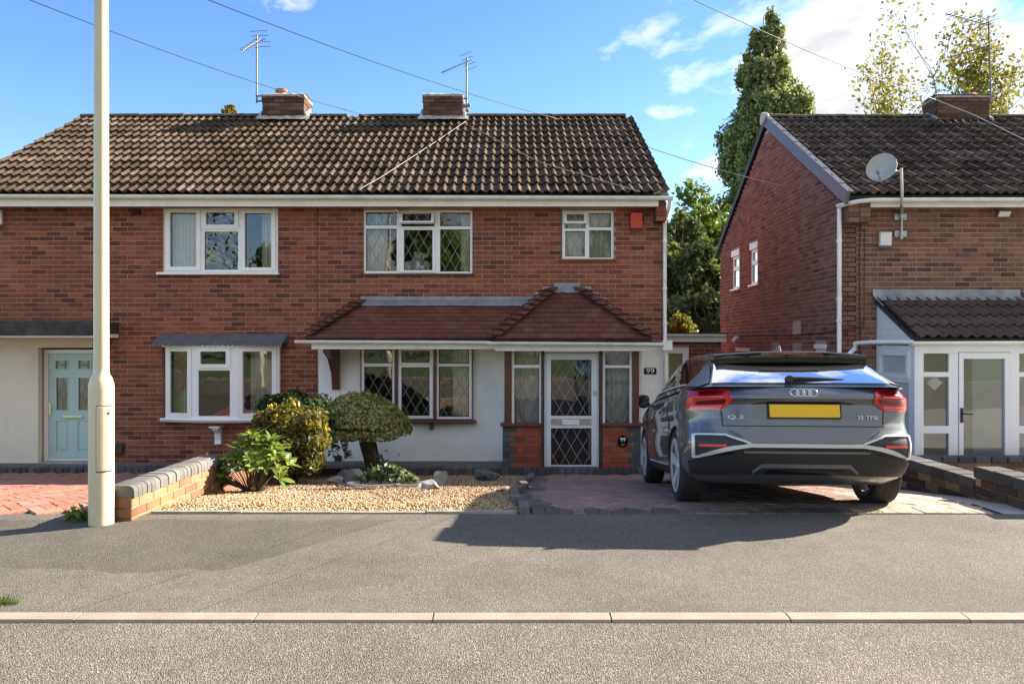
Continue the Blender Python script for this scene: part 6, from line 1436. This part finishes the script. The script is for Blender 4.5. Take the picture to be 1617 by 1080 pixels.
def cloud_tree(name, label, cat, base, h, clumps, mat, leaf, per, trunk_h, trunk_r, group=None, holes=0.0, wood=True, flat=.8):
    """trunk with limbs to each leaf clump; clumps: (centre offset, radii)"""
    base = Vector(base); t_ = thing(name, label, cat, tuple(base), group)
    if wood:
        mb = MB(); top = base+Vector((0, 0, trunk_h)); mb.tube([base-Vector((0, 0, .3)), base+Vector((.05, 0, trunk_h*.5)), top], [trunk_r, trunk_r*.8, trunk_r*.6], 9)
        for c_, r_ in clumps:
            q = base+Vector(c_); mid = (top+q)/2+Vector((random.gauss(0, .2), random.gauss(0, .2), -.1*abs(q.z-top.z)))
            mb.tube([top, mid, q], [trunk_r*.42, trunk_r*.25, trunk_r*.10], 6)
            for k in range(4):
                e = q+Vector((random.gauss(0, r_[0]*.5), random.gauss(0, r_[1]*.5), random.gauss(0, r_[2]*.5))); mb.tube([mid, (mid+e)/2+Vector((0, 0, .1)), e], [trunk_r*.2, trunk_r*.12, trunk_r*.05], 5)
        mb.build('trunk', M_['bark'], t_, smooth=True)
    P_, N_ = [], []
    for c_, r_ in clumps:
        n = int(per*max(.3, (r_[0]*r_[1]*r_[2])**(2/3))); sub = max(5, n//60)
        # sub-clumps give light and dark pockets
        sd_ = rng.normal(size=(sub, 3)); sd_ /= np.linalg.norm(sd_, axis=1)[:, None]; sd_ *= rng.uniform(.45, 1.0, (sub, 1))
        k = rng.integers(0, sub, n); q = sd_[k]+rng.normal(size=(n, 3))*.17
        P_.append(q*np.array(r_)+np.array(base)+np.array(c_)); N_.append(sd_[k]+np.array([0, 0, .4]))
    put(leaves_mesh('crown', mat, np.concatenate(P_), leaf, np.concatenate(N_), flat=flat), 'crown', t_)
    return t_
def blob(n, r, c_, zs=1.0):
    out = []
    for k in range(n):
        v_ = rng.normal(size=3); v_ /= np.linalg.norm(v_); q = rng.uniform(.35, 1)**.6
        out.append((tuple(np.array(c_)+v_*q*np.array(r)), tuple(np.array(r)*rng.uniform(.28, .46)*np.array([1, 1, zs]))))
    return out
GB = -.62
# poplar: tall narrow flame with a second leader
Yp = 46.0; xp = X_(1210, Yp); hp = Z_(16, Yp)-GB; cl = []
for k in range(150):
    f = rng.uniform(.06, 1.0); w = (X_(1282, Yp)-X_(1140, Yp))/2*min(1, (1-f)*3.2+.18)*min(1, f*2.2+.55)
    a = rng.uniform(0, 6.28); q = rng.uniform(.15, .92)
    cl.append(((w*q*math.cos(a)+.10*(f-.4)*2, w*q*math.sin(a), hp*f*.955), (w*.24+.20, w*.24+.20, 1.75*(1-f*.45))))
for k in range(16):
    f = rng.uniform(.35, .80); cl.append(((-1.45-.25*rng.random()+(f-.35)*.9, rng.uniform(-1, 1), hp*f), (.55*(1.2-f)+.2, .6, 1.2)))
cloud_tree('poplar_tree', 'tall narrow poplar tree rising behind the gap between the houses', 'tree', (xp, Yp, GB), hp, cl, 'leaf_poplar', .14, 1900, hp*.5, .4, flat=.9)
# mixed broadleaf trees filling the gap
Yt = 34.0
for (px_, top_, wd, mat, lab, dy) in ((1085, 283, 2.1, 'leaf_green', 'rounded bright green tree in the gap beside the downpipe', 0), (1118, 310, 2.2, 'leaf_green', 'leafy green tree against the foot of the poplar', 3), (1062, 330, 1.8, 'leaf_dark', 'dark tree with open branches behind the flat roofed extension', -3)):
    Y_ = Yt+dy; z1 = Z_(top_, Y_)-GB; cl = blob(20, (wd, 1.8, z1*.38), (0, 0, z1*.58), .8)
    cloud_tree('broadleaf_tree', lab, 'tree', (X_(px_, Y_), Y_, GB), z1, cl, mat, .14, 1900, z1*.35, .22)
cl = blob(16, (2.4, 1.6, 1.9), (0, 0, 2.0)); cloud_tree('hedge_shrub', 'dark tangled hedge shrub behind the flat roof', 'shrub', (X_(1110, 27), 27, GB), 4, cl, 'leaf_dark', .13, 1100, 1.2, .12)
cl = blob(12, (.75, .7, 1.0), (0, 0, 1.75)); cl += [((.25*k, 0, 1.9-.35*k), (.4, .4, .45)) for k in range(-1, 4)]
cloud_tree('golden_conifer', 'golden yellow conifer bush peeping over the flat roof', 'bush', (X_(1068, 22.5), 22.5, GB), 3, cl, 'leaf_golden', .07, 2600, 1.4, .08)
# sparse yellowing tree behind the neighbouring chimney
Ys = 33.0; t_ = thing('sparse_tree', 'sparse yellow-green tree with see-through branches behind the neighbouring chimney', 'tree', (X_(1500, Ys), Ys, GB)); mb = MB(); tips = []
for px_, top_ in ((1440, 70), (1410, 105), (1475, 78), (1385, 140), (1515, 85), (1560, 100), (1595, 118), (1545, 112), (1610, 140), (1450, 95), (1395, 155), (1490, 110)):
    e = P(px_, top_, Ys+random.uniform(-2, 2)); b0 = Vector((X_(1500+(px_-1500)*.35, Ys), Ys, Z_(330, Ys))); d_ = e-b0
    limb(mb, b0, d_+Vector((0, 0, .5)), d_.length*.44, .07, 3, tips, .34, .15)
mb.tube([(X_(1500, Ys), Ys, GB), (X_(1500, Ys), Ys, Z_(320, Ys))], [.4, .28], 10); mb.build('trunk', M_['bark'], t_)
pp = []
for p_, d_ in tips:
    for k in range(random.choice((3, 7, 12))): pp.append(np.array(p_)+rng.normal(size=3)*.24)
put(leaves_mesh('crown', 'leaf_yellowgreen', np.array(pp), .12, flat=2.0), 'crown', t_)
Yq = 34.0; cl = blob(5, (.45, .4, .35), (0, 0, Z_(178, Yq)-GB)); cloud_tree('garden_tree', 'tip of a yellow-green tree showing above the long ridge', 'tree', (X_(360, Yq), Yq, GB), 8, cl, 'leaf_yellowgreen', .16, 400, Z_(200, Yq)-GB, .15)
# mushroom-clipped tree
Ym = 11.45; xm = X_(567, Ym); zb_ = gz(Ym); t_ = thing('topiary_tree', 'small tree clipped to a mushroom dome on a thick leaning trunk', 'tree', (X_(590, Ym), Ym, zb_))
mb = MB(); mb.tube([(X_(594, Ym), Ym, zb_-.08), (X_(592, Ym), Ym, zb_+.03), (X_(588, Ym), Ym, zb_+.25), (X_(581, Ym), Ym, zb_+.52), (X_(578, Ym), Ym, zb_+.72)], [.155, .125, .115, .125, .15], 14)
for k in range(14):
    a = 2*math.pi*k/14+random.uniform(-.2, .2); q = random.uniform(.35, .62); mb.tube([(X_(580, Ym), Ym, zb_+.55), (xm+.3*math.cos(a), Ym+.3*math.sin(a), zb_+.72), (xm+q*math.cos(a), Ym+q*math.sin(a), zb_+.75+.2*random.random())], [.05, .03, .01], 6)
mb.build('trunk', M_['bark'], t_, smooth=True)
n = 15000; a = rng.uniform(0, 2*np.pi, n); u = rng.random(n)**.55; rad = .76*(1+.05*np.sin(3*a)+.03*np.sin(7*a+1))
ph = u*np.pi/2*1.04; sh = rng.uniform(.86, 1.02, n)
r_ = rad*np.sin(ph)*sh; lump = .02*np.sin(9*r_*np.cos(a)*2)+.02*np.sin(8*r_*np.sin(a)*2+1)
rq = np.sqrt(rng.random(n)); r_ = rad*rq*rng.uniform(.97, 1.02, n); z_ = .53*np.clip(1-rq**2, 0, 1)**.72*sh+lump*np.clip(1.2-rq, 0, 1); z_ = np.where(np.isnan(z_), 0, z_)
edge_ = rq > .93; z_ = np.where(edge_, rng.uniform(-.05, .07, n), z_)
zc = zb_+.70; tilt = .08
pos = np.stack([xm+r_*np.cos(a), Ym+r_*np.sin(a), zc+z_-.05*r_*np.cos(a)*0+.03*np.sin(a*2)], 1)
nr = np.stack([r_*np.cos(a), r_*np.sin(a), z_+.25], 1); nr /= np.linalg.norm(nr, axis=1)[:, None]
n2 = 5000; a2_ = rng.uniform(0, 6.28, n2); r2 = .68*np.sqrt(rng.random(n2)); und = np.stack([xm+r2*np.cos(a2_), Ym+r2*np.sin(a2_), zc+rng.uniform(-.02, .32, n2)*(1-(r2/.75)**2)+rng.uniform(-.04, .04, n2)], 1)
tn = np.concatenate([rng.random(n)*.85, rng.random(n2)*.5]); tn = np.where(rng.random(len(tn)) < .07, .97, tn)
put(leaves_mesh('crown', 'leaf_mushroom', np.concatenate([pos, und]), .034, np.concatenate([nr, np.tile([0, 0, -.5], (n2, 1))]), flat=.7, tones=tn), 'crown', t_)
mb = MB(); hp_ = []
for k in range(7):
    x = X_(random.uniform(533, 562), Ym); p_ = Vector((x, Ym-.5+random.uniform(0, .2), zc-.06)); pts = [p_]
    for j in range(5): pts.append(pts[-1]+Vector((random.gauss(0, .025), random.gauss(0, .02), -random.uniform(.03, .07)))); hp_ += [np.array(pts[-1])+rng.normal(size=3)*.015 for _ in range(4)]
    mb.tube(pts, .004, 4)
mb.build('hanging_twigs', M_['bark'], t_); put(leaves_mesh('hanging_leaves', 'leaf_mushroom', np.array(hp_), .035, flat=2), 'hanging_leaves', t_)
# variegated euonymus and the green shrub behind it
def dome_shrub(name, label, base, radii, cz, n, mat, leaf, inner_mat=None, tone_f=None, lump=.09, stems=10, flowers=0):
    base = Vector(base); t_ = thing(name, label, 'shrub', tuple(base)); mb = MB()
    for k in range(stems):
        a = random.uniform(0, 6.28); q = random.uniform(.2, .8); mb.tube([base+Vector((.06*math.cos(a), .06*math.sin(a), -.05)), base+Vector((radii[0]*q*.5*math.cos(a), radii[1]*q*.5*math.sin(a), cz*.6)), base+Vector((radii[0]*q*math.cos(a), radii[1]*q*math.sin(a), cz+radii[2]*.3))], [.02, .014, .006], 5)
    mb.build('stems', M_['bark'], t_)
    v_ = rng.normal(size=(n, 3)); v_ /= np.linalg.norm(v_, axis=1)[:, None]
    rr_ = 1+lump*(np.sin(5*v_[:, 0]*2+1)+np.sin(6*v_[:, 2]*1.7+2)+np.sin(5*v_[:, 1]*2)) ; q = rr_*rng.uniform(.72, 1.03, n)
    pos = v_*q[:, None]*np.array(radii)+np.array(base)+np.array([0, 0, cz]); keep = pos[:, 2] > base.z+.03
    put(leaves_mesh('foliage', mat, pos[keep], leaf, v_[keep]+np.array([0, 0, .35]), flat=.8, tones=None if tone_f is None else tone_f(v_[keep])), 'foliage', t_)
    if flowers:
        s_ = rng.normal(size=(flowers, 3)); s_ /= np.linalg.norm(s_, axis=1)[:, None]; s_[:, 2] = np.abs(s_[:, 2]); s_[:, 1] = -np.abs(s_[:, 1]); pf_ = np.concatenate([c_*np.array(radii)*1.06+rng.normal(size=(14, 3))*.028+np.array(base)+np.array([0, 0, cz]) for c_ in s_])
        put(leaves_mesh('yellow_shoots', 'leaf_flower', pf_, .030, flat=2), 'yellow_shoots', t_)['kind'] = 'stuff'
    return t_
Ye = 9.5; dome_shrub('variegated_shrub', 'rounded gold and green variegated shrub beside the mushroom tree', (X_(458, Ye), Ye, gz(Ye)), (.47, .45, .47), .55, 11000, 'leaf_variegated', .038, lump=.06, flowers=9, tone_f=lambda v_: .10+.62*rng.random(len(v_))**1.3+.22*np.clip(v_[:, 2], 0, 1))
Yf = 10.3; dome_shrub('green_shrub', 'dark green shrub behind the variegated shrub', (X_(462, Yf), Yf, gz(Yf)), (.50, .4, .42), .80, 7000, 'leaf_bush_green', .040)
# rhododendron: large single leaves in whorls
Yr = 8.05; bs = Vector((X_(400, Yr), Yr, gz(Yr))); t_ = thing('rhododendron', 'low rhododendron with large glossy light green leaves beside the garden wall', 'shrub', tuple(bs)); mb = MB(); tips = []
for k in range(50):
    a = random.uniform(0, 6.28); q = math.sqrt(random.random()); e = bs+Vector((.36*q*math.cos(a)+.03, .28*q*math.sin(a), .22+.33*(1-q*q)+random.uniform(-.10, .06))); mid = (bs+e)/2+Vector((0, 0, -.03)); mb.tube([bs+Vector((.04*math.cos(a), .04*math.sin(a), -.03)), mid, e], [.006, .005, .003], 5); tips.append((e, (e-mid).normalized()))
for k in range(9):
    e = bs+Vector((-.36+random.uniform(-.1, .12), random.uniform(-.2, .1), .16+random.uniform(-.08, .12))); mb.tube([bs, (bs+e)/2, e], [.010, .007, .004], 5); tips.append((e, Vector((-.6, -.3, .5)).normalized()))
st = mb.build('stems', M_['bark'], t_)
lm = MB(); rw = []
for k in range(6):
    f = k/5; w_ = math.sin(math.pi*min(1, f*.93+.05))**.8; y_ = f; z_ = -.12*f*f
    rw.append([(-.19*w_, y_, z_+.05*w_), (0, y_, z_), (.19*w_, y_, z_+.05*w_)])
lm.grid(rw, tone=0.0); lme = lm.mesh('leaf', M_['leaf_rhodo'], True)
Ms = []
for e, d_ in tips:
    n_ = random.choice((6, 7, 8)); ref = Vector((random.gauss(0, 1), random.gauss(0, 1), random.gauss(0, .3))); a1 = d_.cross(ref).normalized(); a2_ = d_.cross(a1)
    for k in range(n_):
        t0 = 2*math.pi*k/n_+random.uniform(-.2, .2); o_ = (a1*math.cos(t0)+a2_*math.sin(t0)); yv = (o_+d_*random.uniform(.1, .9)+Vector((0, -.25, .1))).normalized(); xv = yv.cross(d_).normalized(); zv = xv.cross(yv); ln = random.uniform(.10, .155)
        Ms.append(Matrix.Translation(e+yv*.01) @ Matrix((xv, yv, zv)).transposed().to_4x4() @ Matrix.Diagonal((ln, ln, ln, 1)))
pieces('leaf', 'leaves_rest', lme, t_, Ms, 300, lambda m_: m_.translation.y)
# small plants
def tuft(name, label, cat, base, n, h, w, mat, spread=.06):
    base = Vector(base); mb = MB()
    for k in range(n):
        a = random.uniform(0, 6.28); q = random.uniform(0, spread); p_ = base+Vector((q*math.cos(a), q*.5*math.sin(a), 0)); d_ = Vector((math.cos(a)*random.uniform(.1, .9), math.sin(a)*random.uniform(.1, .6), 1)); hh = h*random.uniform(.5, 1.1); s = Vector((-math.sin(a), math.cos(a), 0))*w
        mb.add([p_-s, p_+s, p_+d_*hh*.55+s*.7, p_+d_*hh*.55-s*.7, p_+d_*hh+Vector((d_.x*hh*.3, 0, -.12*hh))], [(0, 1, 2, 3), (3, 2, 4)])
    o = mb.build(name, M_[mat], fix=False); tag(o, label, cat); return o
wd_ = thing('weed', 'leafy weed sprouting at the foot of the lamp post', 'weed', (X_(128, 6.15), 6.15, .075)); put(leaves_mesh('foliage', 'leaf_green', np.stack([rng.normal(X_(126, 6.15), .05, 70), rng.normal(6.15, .03, 70), .085+np.abs(rng.normal(0, .045, 70))], 1), .042, flat=1.5), 'foliage', wd_)
g_ = tuft('grass_tuft', 'patch of bright grass growing at the back of the kerb', 'grass', (X_(2, 4.33), 4.33, .02), 260, .05, .0022, 'grass_blade', .11)
tuft('grass_tuft', 'wisps of grass at the driveway edge beside the gravel', 'grass', (X_(815, 7.7), 7.7, gz(7.7)), 60, .06, .002, 'grass_blade', .08)
tuft('grass_tuft', 'small grass tuft in the gravel in front of the flat dark rock', 'grass', (X_(792, 8.0), 8.0, gz(8.0)), 45, .07, .002, 'grass_blade', .03)
tuft('grass_tuft', 'thin grass in the paving joint behind the car', 'grass', (X_(1385, 6.36), 6.36, .085), 60, .025, .002, 'grass_blade', .09)
pb = thing('planter', 'shallow white trough planter with trailing leafy plants in the gravel', 'planter', (X_(598, 9.0), 9.0, gz(9.0)))
mb = MB(); c_ = Vector((X_(590, 8.9), 8.9, gz(8.9)+.0)); prof = [(.20, 0), (.235, .055), (.225, .055), (.19, .02)]
rows = [[c_+Vector((1.35*r_*math.cos(t_), .6*r_*math.sin(t_), z_)) for t_ in [2*math.pi*k/32 for k in range(32)]] for r_, z_ in prof]; mb.grid(rows, close=True); mb.build('trough', M_['white_plastic'], pb, angle=40)
mb = MB(); c2 = c_+Vector((.40, .02, 0)); rows = [[c2+Vector((.75*r_*math.cos(t_), .6*r_*math.sin(t_), z_)) for t_ in [2*math.pi*k/24 for k in range(24)]] for r_, z_ in prof]; mb.grid(rows, close=True); mb.build('trough', M_['white_plastic'], pb, angle=40)
nn_ = 620; a = rng.uniform(0, 6.28, nn_); q = np.sqrt(rng.random(nn_)); pos = np.stack([c_.x+.14+.36*q*np.cos(a), c_.y+.09+.13*q*np.sin(a), c_.z+.065+.16*(1-q**2)*rng.random(nn_)+.03*rng.random(nn_)], 1)
put(leaves_mesh('foliage', 'leaf_white', pos, .05, flat=1.5), 'foliage', pb)
iv = thing('ivy_clump', 'cream variegated ivy at the foot of the mushroom tree', 'plant', (X_(600, 11.1), 11.1, gz(11.1))); nn_ = 260
put(leaves_mesh('foliage', 'leaf_white', np.stack([rng.normal(X_(600, 11.1), .14, nn_), rng.normal(11.1, .08, nn_), gz(11.1)+np.abs(rng.normal(0, .14, nn_))], 1), .045, flat=1.5), 'foliage', iv)
# rocks
def rock(label, px, py, Y, sx_, sy_, sz_, mat, rz=0, seed=0):
    r_ = random.Random(seed); bm = bmesh.new(); bmesh.ops.create_icosphere(bm, subdivisions=3, radius=1)
    fl_ = [(Vector((r_.gauss(0, 1), r_.gauss(0, 1), r_.gauss(0, .8))).normalized(), r_.uniform(.45, .80)) for _ in range(17)]
    for v in bm.verts:
        p_ = v.co.copy()
        for n_, d_ in fl_:
            k = p_.dot(n_)
            if k > d_: p_ -= n_*(k-d_)*.98
        v.co = p_*(1+r_.uniform(-.02, .02))
    me = bpy.data.meshes.new('rock'); bm.to_mesh(me); bm.free(); me.materials.append(M_[mat]); me.polygons.foreach_set('use_smooth', [True]*len(me.polygons)); me.set_sharp_from_angle(angle=R(16))
    o = bpy.data.objects.new('rock', me); C.objects.link(o); o.scale = (sx_, sy_, sz_); o.rotation_euler = (r_.uniform(-.2, .2), r_.uniform(-.2, .2), rz); o.location = (X_(px, Y), Y, gz(Y)+sz_*.55); tag(o, label, 'rock', 'rocks set in the gravel bed'); return o
rock('upright pale pointed rock in the middle of the gravel', 695, 760, 9.2, .12, .10, .17, 'rock', .3, 3)
rock('low pale rock leaning against the pointed rock', 680, 775, 8.5, .15, .11, .085, 'rock', -.2, 5)
rock('long flat dark rock near the driveway edging', 769, 757, 10.4, .27, .14, .13, 'rock_dark', .05, 8)
rock('rounded brown-grey rock on the slate chippings', 545, 765, 10.0, .20, .16, .12, 'rock_dark', .4, 11)
rock('grey rock beside the planter under the mushroom tree', 530, 768, 9.6, .15, .12, .09, 'rock', .8, 14)
rock('small rough rock at the trunk of the mushroom tree', 560, 757, 10.7, .14, .11, .12, 'rock', 1.2, 17)
# ---------------------------------------------------------------- things behind the windows
YI = 13.20
def cpx(label, l, r, t, b_, y=YI, **k): curtain(label, X_(l, y), X_(r, y), Z_(b_, y), Z_(t, y), y, **k)
cpx('pale curtain in the pane nearest the black camera', 264, 314, 328, 434, folds=8)
cpx('pale curtain half drawn at the party wall end of the upper white window', 414, 440, 328, 434, folds=4)
cpx('pale curtain in the outer pane of the bow window', 262, 300, 545, 668, folds=6); cpx('long pale curtain at the shrub side of the bow window', 396, 434, 545, 668, folds=6)
cpx('white net curtain in the first upper leaded pane', 576, 612, 333, 434, folds=6); cpx('narrow white curtain in the last upper leaded pane', 728, 746, 333, 434, folds=3)
cpx('full white net curtain behind the small leaded window', 886, 970, 330, 412, folds=12, amp=.02)
cpx('dim beige curtain inside the leaded bay window', 715, 745, 549, 664, y=13.1, folds=5)
cpx('pale net curtain hung inside the porch beside the letter plate', 955, 997, 553, 672, y=12.55, folds=7, amp=.015)
cpx('pale curtain in the porch window nearer the bay', 810, 852, 553, 672, y=12.75, folds=7, amp=.015)
bl = MB(); c_ = P(285, 573, 13.1); rw = []
for k in range(60): bl.lathe([(.0, -.02), (.045, 0), (.0, .02)], c_+Vector((random.gauss(0, .07), random.gauss(0, .03), random.gauss(0, .08))), 6)
fp = thing('red_flowers', 'bunch of red flowers behind the outer bow window pane', 'flowers', tuple(c_)); bl.build('blooms', M_['flower_red'], fp); MB().lathe([(.05, -.45), (.06, -.3), (.04, -.1)], c_, 12).build('vase', M_['terracotta'], fp)
ta = thing('table_lamp', 'white table lamp glimpsed inside the leaded bay window', 'lamp', tuple(P(716, 600, 13.6)))
c_ = P(716, 600, 13.6); MB().lathe([(.09, .28), (.05, .48), (.05, .48)], c_, 16).build('lamp_shade', M_['white_plastic'], ta, angle=40); MB().lathe([(.07, -.25), (.03, -.2), (.02, .3)], c_, 12).build('lamp_stand', M_['chrome'], ta, angle=40)
sf = thing('teddy', 'pale soft toy on the inner sill of the upper leaded window', 'toy', tuple(P(660, 425, 13.15)))
mb = MB()
c_ = P(660, 418, 13.18)
for dx_, dz_, r_ in ((0, 0, .13), (0, .13, .075), (-.15, .01, .06), (.15, .01, .06), (-.05, .19, .03), (.05, .19, .03)): mb.lathe([(.0, -r_)]+[(r_*math.cos(t_), r_*math.sin(t_)) for t_ in [R(-60+20*k) for k in range(7)]]+[(.0, r_)], c_+Vector((dx_, 0, dz_)), 14)
mb.build('body', M_['white_plastic'], sf, smooth=True)
# ---------------------------------------------------------------- across the road (seen only in reflections)
for k, (x, y, s_) in enumerate(((-13, -22, 1.1), (-6, -26, 1.3), (1.5, -24, 1.0), (8.5, -27, 1.35), (15, -23, 1.1))):
    cl = blob(14, (2.6*s_, 2.4*s_, 2.6*s_), (0, 0, 4.6*s_)); cloud_tree('roadside_tree', 'broad green tree on the grass bank opposite the houses', 'tree', (x, y, .4), 8, cl, 'leaf_green', .17, 1000, 2.6, .25, 'trees on the opposite bank')
